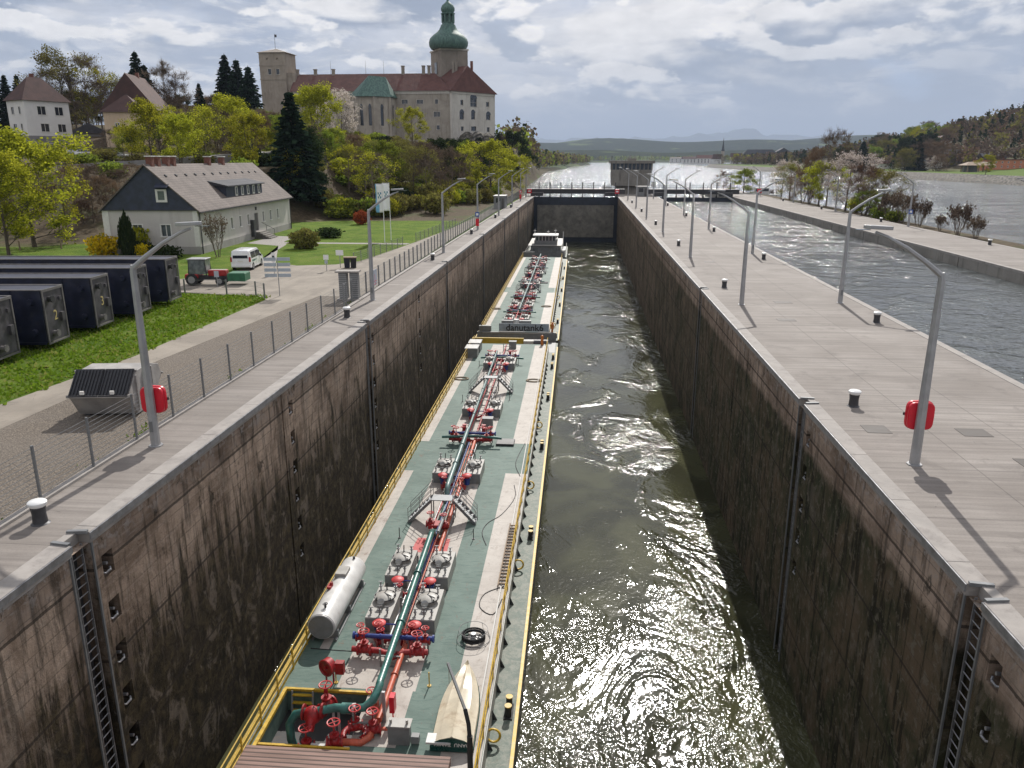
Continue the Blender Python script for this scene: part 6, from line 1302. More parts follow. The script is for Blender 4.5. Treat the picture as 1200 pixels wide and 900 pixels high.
def barge(label, Y_0, Y_1, well, hatches, manifolds, catwalks, gaps, pipe_runs, origin_y, group):
    root = thing('tank_barge', label, 'barge', (-7.3-0.0066*(origin_y-25), origin_y, -13), 0.0066, group); y = lambda Y: Y-origin_y
    ya, yb = y(Y_0), y(Y_1)
    m = MB(); hp = [(-5.2, ya), (5.2, ya), (5.2, yb-3), (4.9, yb), (-4.9, yb), (-5.2, yb-3)]; m.prism(hp, -1.5, SZ-0.02); m.build('hull', M['hull'], root)
    sdk = MB(); sdk.box(4.2, 5.16, ya, yb-0.3, SZ-0.02, SZ+0.01); sdk.box(-5.16, -4.4, ya, yb-0.3, SZ-0.02, SZ+0.01); sdk.build('side_deck', M['side_deck'], root)
    sd2 = MB(); sd2.box(4.17, 4.2, ya, yb-5, SZ, DZ); sd2.box(-4.43, -4.4, ya, yb-5, SZ, DZ); sd2.box(-4.4, 4.17, yb-5.03, yb-5, SZ, DZ); sd2.build('trunk_side', M['ship_light'], root)
    # trunk deck with the pump well left open
    tr = MB(); W_ = 8.57; L = (yb-5)-ya; holes = []
    if well: wx0, wx1, wy0, wy1 = well; holes = [(wx0+4.4, wx1+4.4, y(wy0)-ya, y(wy1)-ya)]
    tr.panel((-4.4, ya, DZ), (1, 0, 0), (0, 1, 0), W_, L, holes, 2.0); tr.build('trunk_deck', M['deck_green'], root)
    g = MB(); e = 0.006
    segs = []; c = Y_0
    for a, b in gaps+[(Y_1-5.6, 999)]: segs.append((c, min(a, Y_1-5.6))); c = b
    for a, b in segs:
        if b-a < 1: continue
        lo = max(a, 34.2) if well else a
        if lo < b: g.quad((-4.38, y(lo), DZ+e), (-3.72, y(lo), DZ+e), (-3.72, y(b), DZ+e), (-4.38, y(b), DZ+e))
        g.quad((2.65, y(a), DZ+e), (4.15, y(a), DZ+e), (4.15, y(b), DZ+e), (2.65, y(b), DZ+e))
        a2 = max(a, 26.8) if well else a; g.quad((-2.2, y(a2), DZ+e), (1.05, y(a2), DZ+e), (1.05, y(b), DZ+e), (-2.2, y(b), DZ+e))
    if well: g.quad((-0.8, y(23.6), DZ+e), (0.95, y(23.6), DZ+e), (0.95, y(26.8), DZ+e), (-0.8, y(26.8), DZ+e)); g.quad((-3.72, y(29.3), DZ+e), (-3.3, y(29.3), DZ+e), (-3.3, y(35.3), DZ+e), (-3.72, y(35.3), DZ+e))
    g.build('grey_walkway_strips', M['deck_grey'], root)
    # outer yellow edge and white coaming
    ed = MB(); ed.box(5.10, 5.24, ya, yb-3, SZ+0.0, SZ+0.16); ed.build('gunwale_edge', M['yellow'], root); ed = MB(); ed.box(-5.24, -5.10, ya, yb-3, SZ, SZ+0.16); ed.build('gunwale_edge', M['yellow'], root)
    ed = MB(); ed.box(3.72, 3.78, ya, yb-5.2, DZ, DZ+0.10); ed.build('deck_pipe', M['ship_light'], root)
    # left railing
    Yp = Y_0+0.6; k = 0
    while Yp < Y_1-5.5 and k < 48:
        for sx, h in ((-4.36, 1.05), (4.10, 0.95)):
            p = MB(); p.box(-0.025, 0.025, -0.035, 0.035, -0.0, h); q = p.build('rail_post', M['yellow'], root) if ('rp', h) not in _cp else None
            if q is None: q = _cp[('rp', h)].copy(); COL.objects.link(q); q.parent = root
            else: _cp[('rp', h)] = q
            q.location = (sx, y(Yp), DZ)
        Yp += 1.75; k += 1
    for sx, zs_, nm in ((-4.36, (0.36, 0.70, 1.05), 'left'), (4.10, (0.48, 0.95), 'right')):
        r = MB()
        for z in zs_: r.tube([(sx, ya+0.3, DZ+z), (sx, y(Y_1-5.6), DZ+z)], 0.026, 6)
        if nm == 'left': r.box(sx-0.03, sx-0.01, ya+0.3, y(Y_1-5.6), DZ-0.02, DZ+0.14)
        r.build('railing', M['yellow'], root)
    # side brackets, bollards, scuppers
    Yp = Y_0+1.5; k = 0
    while Yp < Y_1-6 and k < 44: once('bracket', mk_bracket, root, (4.2, y(Yp), SZ+0.01)); Yp += 1.7; k += 1
    Yp = Y_0+(1.2 if not well else 3.2+6.5)
    for Yb in ([27.0, 42.5, 57.5, 70.5, 82.0, 86] if well else [Y_0+a for a in (2, 11, 24, 38, 52, 66)]): once('dbl', mk_dblbollard, root, (4.82, y(Yb), SZ+0.01))
    # yellow ring holders
    for Yb in ([25.2, 38.5, 49.4, 62] if well else [Y_0+a for a in (8, 30, 50)]):
        m = MB(); m.torus((0, 0, 0.3), 0.26, 0.05, 16, 6, 0, Matrix.Rotation(rad(80), 4, 'X')); q = m.build('ring_fairlead', M['yellow'], root, smooth=60); q.location = (4.38, y(Yb), SZ+0.05)
    # hatches and vent valves
    for Yh in hatches:
        for x in (-2.05, 0.0): once('hatch', mk_hatch, root, (x, y(Yh), DZ))
        once('pot', mk_pot, root, (-1.25, y(Yh)-0.55, DZ+0.2)); once('pot', mk_pot, root, (0.35, y(Yh)-0.55, DZ+0.2))
        pipe(root, 'cross_pipe', [(-1.2, y(Yh)-0.3, DZ+0.62), (0.3, y(Yh)-0.3, DZ+0.62)], 0.04, 'blue', 6)
        valve(root, (-1.05, y(Yh)-1.1, DZ+0.25), 0.5, 0.8); valve(root, (0.1, y(Yh)-1.15, DZ+0.25), -0.4, 0.8)
        pipe(root, 'branch_pipe', [(-1.05, y(Yh)-1.1, DZ+0.25), (-0.45, y(Yh)-0.8, DZ+0.3), (-0.3, y(Yh)-0.3, DZ+0.35)], 0.09, 'red', 8); pipe(root, 'branch_pipe', [(0.1, y(Yh)-1.15, DZ+0.25), (-0.1, y(Yh)-0.8, DZ+0.3), (-0.2, y(Yh)-0.3, DZ+0.35)], 0.09, 'red', 8)
        # drain discs in front
        d = MB(); d.cyl((0.75, y(Yh)-0.55, DZ+0.008), (0.75, y(Yh)-0.55, DZ+0.03), 0.11, n=12); d.build('deck_plug', M['ship_grey'], root)
    for Ym in manifolds:
        ym = y(Ym)
        pipe(root, 'manifold_pipe', [(-2.15, ym, DZ+0.72), (1.35, ym, DZ+0.72)], 0.10, 'blue', 10, 1.2, 1.3)
        for x in (-2.15, 1.35): m = MB(); m.cyl((x-0.04, ym, DZ+0.72), (x+0.04, ym, DZ+0.72), 0.17, n=12); m.build('blind_flange', M['blue'], root)
        pipe(root, 'manifold_pipe', [(-2.1, ym-0.55, DZ+0.42), (-0.9, ym-0.6, DZ+0.42), (-0.2, ym-0.9, DZ+0.35)], 0.13, 'red', 10, 0.6); pipe(root, 'manifold_pipe', [(1.2, ym-0.55, DZ+0.42), (0.2, ym-0.62, DZ+0.42), (-0.3, ym-0.95, DZ+0.35)], 0.13, 'red', 10, 0.6)
        if Ym > 50: pipe(root, 'manifold_pipe', [(-2.6, ym-0.75, DZ+0.62), (0, ym-0.6, DZ+0.72), (1.9, ym-0.75, DZ+0.62)], 0.10, 'green_pipe', 10)
        for x in (-1.55, 0.75): valve(root, (x, ym-0.55, DZ+0.42), 0, 1.15)
        for x in (-1.85, 1.0): valve(root, (x, ym, DZ+0.62), 0, 0.8)
        for x in (-1.2, 0.3): valve(root, (x, ym+0.55, DZ+0.35), 0.6, 0.85); 
        m = MB()
        for x in (-1.8, -0.9, 0.2, 1.1): m.box(x-0.04, x+0.04, ym-0.04, ym+0.04, DZ, DZ+0.65)
        m.build('pipe_stand', M['ship_grey'], root)
        if Ym > 50:
            for x in (-1.15, 0.35): m = MB(); m.cyl((x, ym+1.1, DZ), (x, ym+1.1, DZ+0.95), 0.13, n=12); m.cyl((x, ym+1.1, DZ+0.95), (x, ym+1.1, DZ+1.02), 0.17, n=12); m.build('filter_bottle', M['red'], root, smooth=40)
    for Yc in catwalks: once('catwalk', mk_catwalk, root, (-0.3, y(Yc), DZ))
    for (nm, pts, r, mt, fl) in pipe_runs: pipe(root, nm, [(a, y(b), c_) for a, b, c_ in pts], r, mt, 12, fl)
    # small standing rods and stands along the line
    Yp = Y_0+8
    while Yp < Y_1-8:
        m = MB(); m.box(-0.62, 0.28, -0.035, 0.035, 0, 0.06); m.box(-0.62, -0.55, -0.035, 0.035, 0.06, 0.85); m.box(0.21, 0.28, -0.035, 0.035, 0.06, 0.5); m.box(-0.62, 0.28, -0.03, 0.03, 0.5, 0.55)
        q = m.build('pipe_support', M['ship_grey'], root); q.location = (-0.15, y(Yp), DZ); Yp += 4.1
    return root
# near barge
D = DZ
gp = 1.30
runs = [('green_main_pipe', [(-0.02, 25.4, D+gp), (-0.30, 38.0, D+gp)], 0.155, 'green_pipe', 6.0), ('green_main_pipe', [(-0.32, 38.0, D+gp), (-0.34, 38.7, D+gp-0.15), (-0.35, 39.2, D+0.55), (-0.40, 40, D+0.45), (-0.42, 43.6, D+0.45)], 0.15, 'green_pipe', None),
        ('green_main_pipe', [(-0.42, 43.8, D+0.5), (-0.44, 44.3, D+gp-0.1), (-0.45, 44.7, D+gp), (-0.62, 55.2, D+gp)], 0.155, 'teal', 5.0),
        ('upper_pipe', [(-0.62, 55.4, D+gp-0.1), (-0.95, 80.5, D+gp-0.1)], 0.10, 'teal', 4.0),
        ('red_stripping_pipe', [(0.10, 24.6, D+0.35), (0.12, 38, D+0.42), (-0.1, 55, D+0.42)], 0.12, 'salmon', 3.1), ('red_stripping_pipe', [(-0.15, 55.4, D+0.42), (-0.5, 87, D+0.42)], 0.07, 'red', 2.5),
        ('heating_pipe', [(-0.18, 27, D+0.7), (-0.38, 54, D+0.7)], 0.045, 'blue', None), ('heating_pipe', [(-0.05, 29.5, D+0.75), (-0.22, 54, D+0.75)], 0.035, 'salmon', None), ('heating_pipe', [(-0.62, 40, D+0.62), (-0.8, 80, D+0.62)], 0.04, 'wheel_red', None),
        ('steam_pipe', [(0.25, 29.8, D+0.25), (-0.1, 80, D+0.25)], 0.05, 'galv', 3), ('steam_pipe', [(-0.75, 30.2, D+0.25), (-1.1, 80, D+0.25)], 0.05, 'galv', 3), ('steam_pipe', [(0.05, 38.2, D+1.35), (-0.02, 41, D+1.15)], 0.09, 'ship_grey', None)]
near_barge = barge('near tanker barge with green and pale grey deck, green main pipe and red valves', 8, 94.2, (-4.15, -0.75, 22.4, 26.45), [30.8, 34.6, 48.0, 62.0, 77.3], [29.4, 56.0, 80.6], [42.6, 69.6], [(50.0, 55.9)], runs, 25, 'tanker barges of the push convoy')
NB = near_barge; ny = lambda Y: Y-25
# pump well fittings
def well_fit():
    P = lambda nm, m, mt, **k: m.build(nm, M[mt], NB, **k)
    m = MB(); m.box(-4.25, -0.65, ny(26.45), ny(26.56), D-0.05, D+0.10); m.box(-4.26, -4.12, ny(22.4), ny(26.45), D-0.02, D+0.12); m.box(-4.12, -0.7, ny(23.35), ny(23.45), D-0.1, D+0.05); P('well_coaming', m, 'yellow')
    m = MB()
    for x in (-3.9, -3.05): m.beam((x, ny(25.95), D-2.0), (x, ny(26.4), D+0.05), 0.07, 0.05)
    P('well_ladder_stringer', m, 'galv'); m = MB()
    for i in range(6): m.box(-3.9, -3.05, ny(25.97+i*0.07), ny(26.12+i*0.07), D-1.75+i*0.32, D-1.70+i*0.32)
    P('well_ladder_tread', m, 'yellow')
    # pump, motor, valves in the well
    m = MB(); m.cyl((-3.3, ny(24.3), D-1.45), (-2.75, ny(24.15), D-1.45), 0.33, n=18); m.cyl((-3.35, ny(24.31), D-1.45), (-3.3, ny(24.3), D-1.45), 0.28, n=18); m.box(-3.15, -2.85, ny(24.1), ny(24.4), D-1.2, D-0.95); P('pump_motor', m, 'ship_white', smooth=40)
    m = MB(); m.cyl((-2.7, ny(24.1), D-1.5), (-2.3, ny(24.05), D-1.5), 0.15, n=12); m.box(-3.3, -2.2, ny(23.6), ny(24.5), D-2.0, D-1.85); P('pump_base', m, 'ship_grey')
    m = MB(); m.lathe((0, 0, 0), [(0.2, -0.25), (0.42, -0.2), (0.46, 0.1), (0.3, 0.3), (0.15, 0.35)], 16, M=Matrix.Translation((-1.9, ny(24.1), D-1.35)) @ Matrix.Rotation(rad(90), 4, 'Y')); m.cyl((-1.8, ny(24.1), D-1.3), (-1.3, ny(24.3), D-1.3), 0.24, n=14); m.cyl((-1.3, ny(24.3), D-1.3), (-1.25, ny(24.3), D-1.3), 0.33, n=14); P('blue_pump', m, 'blue', smooth=40)
    # green pipe bend leading from the line down to the pump
    pts = [(0.0, ny(25.45), D+gp), (-0.02, ny(25.1), D+gp-0.04), (-0.12, ny(24.75), D+gp-0.2), (-0.4, ny(24.55), D+gp-0.38), (-0.8, ny(24.5), D+gp-0.42), (-1.5, ny(24.5), D+gp-0.42), (-1.9, ny(24.45), D+gp-0.50), (-2.2, ny(24.4), D+gp-0.55), (-2.6, ny(24.4), D+gp-0.6)]
    m = MB(); m.tube(pts, 0.16, 12); P('green_discharge_pipe', m, 'green_pipe', smooth=50)
    m = MB(); m.cyl((-1.25, ny(24.5), D+gp-0.42), (-0.85, ny(24.5), D+gp-0.42), 0.21, n=14); P('pipe_coupling', m, 'green_pipe', smooth=40); m = MB(); m.cyl((-0.85, ny(24.5), D+gp-0.42), (-0.72, ny(24.52), D+gp-0.42), 0.20, n=14); P('pipe_coupling', m, 'ship_white', smooth=40)
    m = MB(); m.tube([(-2.6, ny(24.4), D+gp-0.6), (-3.0, ny(24.35), D+gp-0.68), (-3.2, ny(24.2), D+gp-1.0), (-3.15, ny(24.1), D-0.3), (-2.9, ny(24.0), D-1.0)], 0.16, 12); P('suction_bend', m, 'dark_steel' if False else 'green_pipe', smooth=50)
    m = MB(); m.sphere((-2.35, ny(24.35), D+0.62), 0.36, (1, 0.9, 1), 14); m.cyl((-2.35, ny(24.2), D+0.6), (-2.35, ny(23.9), D+0.25), 0.2, 0.16, 12); m.cyl((-2.0, ny(24.4), D+gp-0.5), (-1.93, ny(24.4), D+gp-0.5), 0.30, n=14); m.cyl((-2.72, ny(24.4), D+gp-0.6), (-2.66, ny(24.4), D+gp-0.6), 0.30, n=14); P('strainer', m, 'red', smooth=40)
    valve(NB, (-2.0, ny(25.0), D+0.55), 1.2, 1.2); valve(NB, (-0.35, ny(25.4), D+0.3), 0.2, 0.95, 'salmon'); valve(NB, (-2.45, ny(23.8), D-0.45), 0.4, 1.2)
    # curved red suction loops in front
    for cx, yy, mt in ((-0.75, 24.25, 'red'), (0.35, 24.15, 'salmon')):
        m = MB(); m.tube(arc((cx, ny(yy), D-0.05), 0.42, rad(-40), rad(220) if cx < 0 else rad(200), 10, 'xy')[::1], 0.12, 10); P('suction_loop', m, mt, smooth=50)
        valve(NB, (cx+(0.05 if cx < 0 else -0.35), ny(yy)+0.05, D+0.25), 0.3, 1.05, 'red')
    m = MB(); m.tube([(0.12, ny(25.6), D+0.35), (0.0, ny(24.6), D+0.25), (-0.1, ny(23.9), D+0.15), (-0.35, ny(23.7), D+0.05), (-1.0, ny(23.75), D+0.0), (-1.25, ny(23.9), D-0.1)], 0.14, 12); P('red_suction_pipe', m, 'salmon', smooth=50)
    valve(NB, (-1.35, ny(23.75), D-0.05), 0.2, 1.15)
    m = MB()
    for x in (-1.55, -1.35): m.beam((x, ny(24.2), D-2.0), (x-0.02, ny(24.45), D+gp-0.55), 0.08)
    m.beam((-1.8, ny(24.3), D-1.6), (-1.4, ny(24.2), D-0.6), 0.06); m.box(0.18, 0.30, ny(24.9), ny(25.0), D, D+1.35); P('pipe_prop', m, 'galv')
    m = MB(); m.box(-2.25, -1.45, ny(23.5), ny(23.75), D-0.55, D-0.1); P('junction_box', m, 'ship_white', bevel=0.02); m = MB(); m.box(-3.0, -2.4, ny(23.5), ny(23.9), D-1.0, D-0.9); m.box(-3.6, -3.0, ny(23.6), ny(24.0), D-1.2, D-1.1); P('drip_tray', m, 'galv')
    # red cabinets and hose reel on deck
    m = MB(); m.box(0.42, 0.62, ny(25.0), ny(25.35), D+0.35, D+1.05); m.box(0.5, 0.54, ny(25.1), ny(25.2), D, D+0.35); P('red_cabinet', m, 'redbox', bevel=0.01)
    m = MB(); m.cyl((-2.65, ny(27.0), D+0.75), (-2.52, ny(27.25), D+0.75), 0.34, n=20); m.torus((-2.66, ny(26.98), D+0.75), 0.33, 0.05, 20, 6, 0, Matrix.Rotation(rad(63), 4, 'Z') @ Matrix.Rotation(rad(90), 4, 'Y')); m.cyl((-2.7, ny(26.92), D+0.75), (-2.5, ny(27.3), D+0.75), 0.08, n=10); P('hose_reel', m, 'red', smooth=40)
    m = MB(); m.box(-2.72, -2.66, ny(27.05), ny(27.12), D, D+0.5); m.box(-2.42, -2.36, ny(27.05), ny(27.12), D, D+0.5); m.box(-2.3, -1.95, ny(27.05), ny(27.3), D+0.42, D+0.95); P('reel_stand', m, 'red')
    # brown decking over the near end
    m = MB(); m.box(-4.35, 3.1, ny(14), ny(22.95), D+0.03, D+0.34); P('brown_decking', m, 'decking')
    m = MB(); m.box(0.65, 1.45, ny(23.75), ny(24.1), D+0.0, D+0.75); m.box(0.62, 1.48, ny(23.7), ny(24.15), D+0.75, D+0.80); m.box(1.5, 1.8, ny(23.75), ny(24.0), D+0.1, D+0.4); P('switch_box', m, 'ship_grey', bevel=0.01)
    m = MB(); m.box(0.62, 1.5, ny(23.70), ny(24.2), D+0.81, D+0.84)
    for x in (0.75, 1.35): m.cyl((x, ny(23.9), D+0.84), (x, ny(23.9), D+1.0), 0.05, n=8)
    P('switch_box_top', m, 'ship_light'); m = MB(); m.box(2.1, 3.0, ny(23.5), ny(24.0), D+0.34, D+0.42); P('white_plate', m, 'ship_white')
    # red deck patch, rods, cables
    m = MB(); m.quad((-1.55, ny(38.4), D+0.012), (0.45, ny(38.4), D+0.012), (0.4, ny(40.1), D+0.012), (-1.45, ny(40.1), D+0.012)); P('red_deck_patch', m, 'pink')
    m = MB(); m.box(-0.9, 0.1, ny(40.2), ny(40.9), D+0.5, D+0.75); P('red_pump_unit', m, 'red', bevel=0.05); valve(NB, (-0.8, ny(40.5), D+0.7), 0, 0.9); valve(NB, (0.0, ny(40.3), D+0.7), 0.3, 0.9)
    for x, Y in ((1.55, 27.2), (1.7, 40.2), (-2.5, 40.0), (-2.3, 27.1), (1.5, 67), (-2.6, 66.2), (1.4, 79.5), (-2.6, 78.5), (-1.4, 37.9)):
        m = MB(); m.cyl((x, ny(Y), D), (x, ny(Y), D+0.65), 0.025, n=6); m.cyl((x, ny(Y), D), (x, ny(Y), D+0.03), 0.09, n=8); P('sounding_rod', m, 'yellow' if Y < 28 else 'dark_steel')
    for pts in ([(3.4, 48, 0.02), (3.6, 46, 0.02), (3.0, 43.5, 0.02), (2.3, 42.3, 0.02), (2.1, 41, 0.02), (2.5, 39.5, 0.02)], [(3.9, 35.2, 0.02), (3.0, 34.4, 0.02), (2.9, 33.2, 0.02), (3.6, 32.6, 0.02), (3.9, 34, 0.02)], [(-4.1, 29.3, 0.02), (-2.0, 29.25, 0.02), (-1.8, 29.3, 0.3)], [(3.6, 56, 0.02), (3.2, 52, 0.02), (3.7, 49.5, 0.02)]):
        m = MB(); q = [Vector((a, ny(b), D+c)) for a, b, c in pts]; cr = []
        for i in range(len(q)-1):
            p0, p1, p2, p3 = q[max(i-1, 0)], q[i], q[i+1], q[min(i+2, len(q)-1)]
            for t in (0, .25, .5, .75): cr.append(0.5*((2*p1)+(p2-p0)*t+(2*p0-5*p1+4*p2-p3)*t*t+(3*p1-p0-3*p2+p3)*t**3))
        cr.append(q[-1]); m.tube(cr, 0.025, 5); P('deck_cable', m, 'black')
    for x, Y, s in ((-0.75+1.15, 59.4, 1), (0.2, 86.9, 1)): m = MB(); m.box(x-0.4, x+0.4, ny(Y)-0.3, ny(Y)+0.3, D, D+0.8); m.box(x-0.44, x+0.44, ny(Y)-0.34, ny(Y)+0.34, D+0.8, D+0.86); P('grey_deck_box', m, 'ship_grey', bevel=0.015)
    # spill bars, bow structure with the yellow band
    m = MB(); m.box(-4.9, 1.2, ny(90.6), ny(90.9), SZ, D+0.35); P('yellow_breakwater', m, 'yellow_band')
    m = MB(); m.box(1.2, 2.3, ny(90.3), ny(91.2), SZ, D+0.1); m.box(1.3, 4.0, ny(91.6), ny(92.6), SZ, D-0.2); P('winch_foundation', m, 'ship_light'); m = MB(); m.cyl((2.4, ny(90.9), SZ+0.6), (3.9, ny(90.9), SZ+0.6), 0.45, n=14); P('anchor_winch', m, 'dark_steel', smooth=40)
    m = MB(); m.box(-4.9, 4.9, ny(88.9), ny(94.0), SZ-0.02, SZ+0.02); P('foredeck', m, 'ship_grey'); m = MB(); m.box(3.3, 3.6, ny(88.6), ny(88.9), D, D+0.9); m.sphere((3.45, ny(88.75), D+1.0), 0.2); P('orange_vent', m, 'orange', bevel=0.05)
well_fit()
def on_deck(o): return o
DW = lambda X, Y, z=0: Vector((X, Y, -10.3+z))
# white cylindrical tank
t = thing('storage_tank', 'white horizontal cylindrical tank lying along the left rail of the near barge', 'tank', DW(-11.05, 29.7), 0.0066)
m = MB(); m.tube([(0, 0, 0.82), (0, 0.06, 0.82), (0, 0.06001, 0.82), (0, 5.3, 0.82), (0, 5.42, 0.82), (0, 5.5, 0.82)], [0.60, 0.60, 0.62, 0.62, 0.56, 0.40], 28); m.build('tank_shell', M['ship_white'], t, smooth=30)
m = MB(); m.cyl((0, -0.04, 0.82), (0, 0.0, 0.82), 0.56, n=28); m.build('end_cap', M['ship_grey'], t, smooth=30); m = MB()
for y in (0.5, 2.5, 4.8): m.box(-0.55, 0.6, y-0.07, y+0.07, 0, 0.4)
m.box(-0.55, -0.45, 0.2, 5.2, 0, 0.08); m.box(0.5, 0.6, 0.2, 5.2, 0, 0.08); m.build('saddle', M['ship_grey'], t)
m = MB(); m.box(-0.35, 0.2, 3.3, 4.1, 1.38, 1.58); m.build('manway_box', M['ship_light'], t, bevel=0.02); m = MB(); m.cyl((-0.25, 2.5, 1.35), (-0.25, 2.5, 1.6), 0.08, n=8); m.box(-0.4, -0.2, 2.2, 2.6, 1.4, 1.5); m.build('filler_valve', M['red'], t)
m = MB(); m.cyl((0.05, 0.6, 1.4), (0.05, 0.6, 1.65), 0.05, n=8); m.torus((0.05, 0.6, 1.62), 0.10, 0.02, 12, 5); m.cyl((0.1, 5.1, 1.4), (0.1, 5.1, 1.55), 0.06, n=8); m.build('vent', M['dark_steel'], t)
# upturned dinghy
def dinghy():
    t = thing('dinghy', 'upturned pale dinghy with dark green stern on the near barge deck', 'boat', DW(-4.25, 23.6, 0.0), rad(1.0)); L_ = 4.75; n = 16; secs = []
    for i in range(n+1):
        u = i/n; w = 0.78*(1-max(0, (u-0.35)/0.65)**2.1)**0.9 if u < 0.999 else 0.01; w = max(w, 0.012); kz = 0.62*(1-0.30*u**3)
        ring = [(-w, u*L_, 0.16+0.10*u*u), (-w*0.97, u*L_, 0.34+0.05*u), (-w*0.62, u*L_, 0.48+0.02*u), (-w*0.58, u*L_, 0.51+0.02*u), (-w*0.08, u*L_, kz), (0, u*L_, kz+0.05), (w*0.08, u*L_, kz), (w*0.58, u*L_, 0.51+0.02*u), (w*0.62, u*L_, 0.48+0.02*u), (w*0.97, u*L_, 0.34+0.05*u), (w, u*L_, 0.16+0.10*u*u), (w*0.9, u*L_, 0.15+0.10*u*u), (-w*0.9, u*L_, 0.15+0.1*u*u)]
        secs.append([Vector(q) for q in ring])
    m = MB(); loft(m, secs); m.build('hull', M['dinghy'], t, smooth=30)
    g = MB(); w = 0.80; g.add([(-w, -0.03, 0.14), (w, -0.03, 0.14), (w*0.97, -0.03, 0.36), (0.62*w, -0.03, 0.50), (0, -0.03, 0.62), (-0.62*w, -0.03, 0.50), (-w*0.97, -0.03, 0.36)], [(0, 1, 2, 3, 4, 5, 6)]); g.box(-w, w, -0.06, -0.031, 0.05, 0.14); g.build('transom', M['dinghy_green'], t)
    text_mesh('DANU  TANK6', 0.20, M['trim'], t, Matrix.Translation((0, -0.045, 0.40)) @ Euler((rad(90), 0, 0)).to_matrix().to_4x4() @ Matrix.Rotation(math.pi, 4, 'Z'), 0.004)
    r = MB(); r.tube([(s[0].x, s[0].y, s[0].z) for s in secs], 0.035, 6); r.tube([(s[10].x, s[10].y, s[10].z) for s in secs], 0.035, 6); r.build('rubbing_strake', M['dinghy_green'], t)
    c = MB(); c.box(-0.8, 0.8, 0.6, 0.7, 0.0, 0.17); c.box(-0.6, 0.6, 3.4, 3.5, 0, 0.22); c.build('chock', M['wood'], t)
dinghy()
t = thing('davit_crane', 'black swivel davit with pale arm reaching over the dinghy', 'davit', DW(-3.45, 22.7, 0)); m = MB(); m.cyl((0, 0, 0), (0, 0, 1.5), 0.10, n=12); m.tube([(0, 0, 1.4), (-0.05, 0.1, 1.9), (-0.2, 0.35, 2.3)], 0.075, 10); m.build('post', M['black'], t, smooth=40)
m = MB(); m.beam((-0.2, 0.35, 2.28), (-1.05, 1.9, 3.0), 0.09, 0.11); m.build('arm', M['ship_grey'], t, bevel=0.01); m = MB(); m.cyl((-1.0, 1.8, 2.95), (-1.0, 1.8, 2.2), 0.012, n=4); m.build('fall_rope', M['rope'], t)
# coiled hose reel with thin hoops
t = thing('cable_reel', 'black coiled hose on a wire hoop reel on the right of the near deck', 'reel', DW(-4.4, 30.6, 0)); m = MB()
for i, r in enumerate((0.50, 0.46, 0.42, 0.5)): m.torus((0, 0, 0.10+0.05*i), r, 0.045, 28, 6)
m.build('coiled_hose', M['black'], t, smooth=60); m = MB(); m.cyl((0, 0, 0), (0, 0, 0.3), 0.12, n=10)
for i in range(8): a = i*math.pi/4; m.cyl((0, 0, 0.15), (0.5*math.cos(a), 0.5*math.sin(a), 0.08), 0.015, n=4)
m.build('hub', M['galv'], t); m = MB(); m.torus((0, 0, 0.06), 0.74, 0.012, 32, 4); m.torus((0, 0, 0.5), 0.64, 0.012, 32, 4)
for i in range(6): a = i*math.pi/3; m.cyl((0.74*math.cos(a), 0.74*math.sin(a), 0.05), (0.64*math.cos(a), 0.64*math.sin(a), 0.5), 0.01, n=4)
m.build('wire_hoop', M['dark_steel'], t)
# ladder lying on deck
t = thing('wooden_ladder', 'long wooden ladder lying beside the right rail of the near barge', 'ladder', DW(-3.55, 35.0, 0.11), 0.0)
m = MB(); m.box(-0.25, -0.19, 0, 7.0, 0, 0.1); m.box(0.19, 0.25, 0, 7.0, 0, 0.1)
m.build('rail', M['wood'], t)
for i in range(20): m = MB(); m.box(-0.19, 0.19, 0.2+i*0.345, 0.28+i*0.345, 0.02, 0.08); m.build('rung', M['wood'], t)
t = thing('mat', 'flat dark rubber mat on the green deck right of the cross manifold', 'mat', DW(-5.3, 56.0, 0)); m = MB(); m.box(-0.75, 0.6, -0.7, 0.55, 0, 0.16); m.build('slab', M['dark_steel'], t, bevel=0.03)
m = MB(); m.box(-0.72, 0.57, -0.67, 0.52, 0.162, 0.17); m.build('top_sheet', M['hull'], t)
for (x, y, l) in ((-11.4, 73.6, 'oval rope ring lying on the left grey strip of the near barge'), (-4.3, 73.5, 'oval rope ring lying on the right grey strip of the near barge'), (-12.0, 111.0, 'rope ring on the left strip of the far barge'), (-4.9, 113.5, 'rope ring on the right strip of the far barge')):
    m = MB(); pts = [(0.72*math.cos(a), 0.5*math.sin(a), 0.06) for a in [2*math.pi*i/24 for i in range(24)]]; m.tube(pts, 0.055, 6, closed=True); m.tube([(p[0]*0.86, p[1]*0.86, 0.06) for p in pts], 0.05, 6, closed=True); o = m.build('mooring_line', M['rope'], loc=DW(x, y, 0)); tag(o, l, 'rope', 'rope rings on the barge decks')
for (x, y, l) in ((-11.6, 83.0, 'near white deck locker at the left rail'), (-11.6, 85.6, 'far white deck locker at the left rail')):
    t = thing('deck_locker', l, 'locker', DW(x, y, 0), 0.0066, 'white deck lockers'); m = MB(); m.box(-0.65, 0.65, -0.9, 0.9, 0, 1.0); m.build('locker_body', M['ship_grey'], t, bevel=0.02); m = MB(); m.box(-0.7, 0.7, -0.95, 0.95, 1.0, 1.08); m.build('lid', M['ship_white'], t)
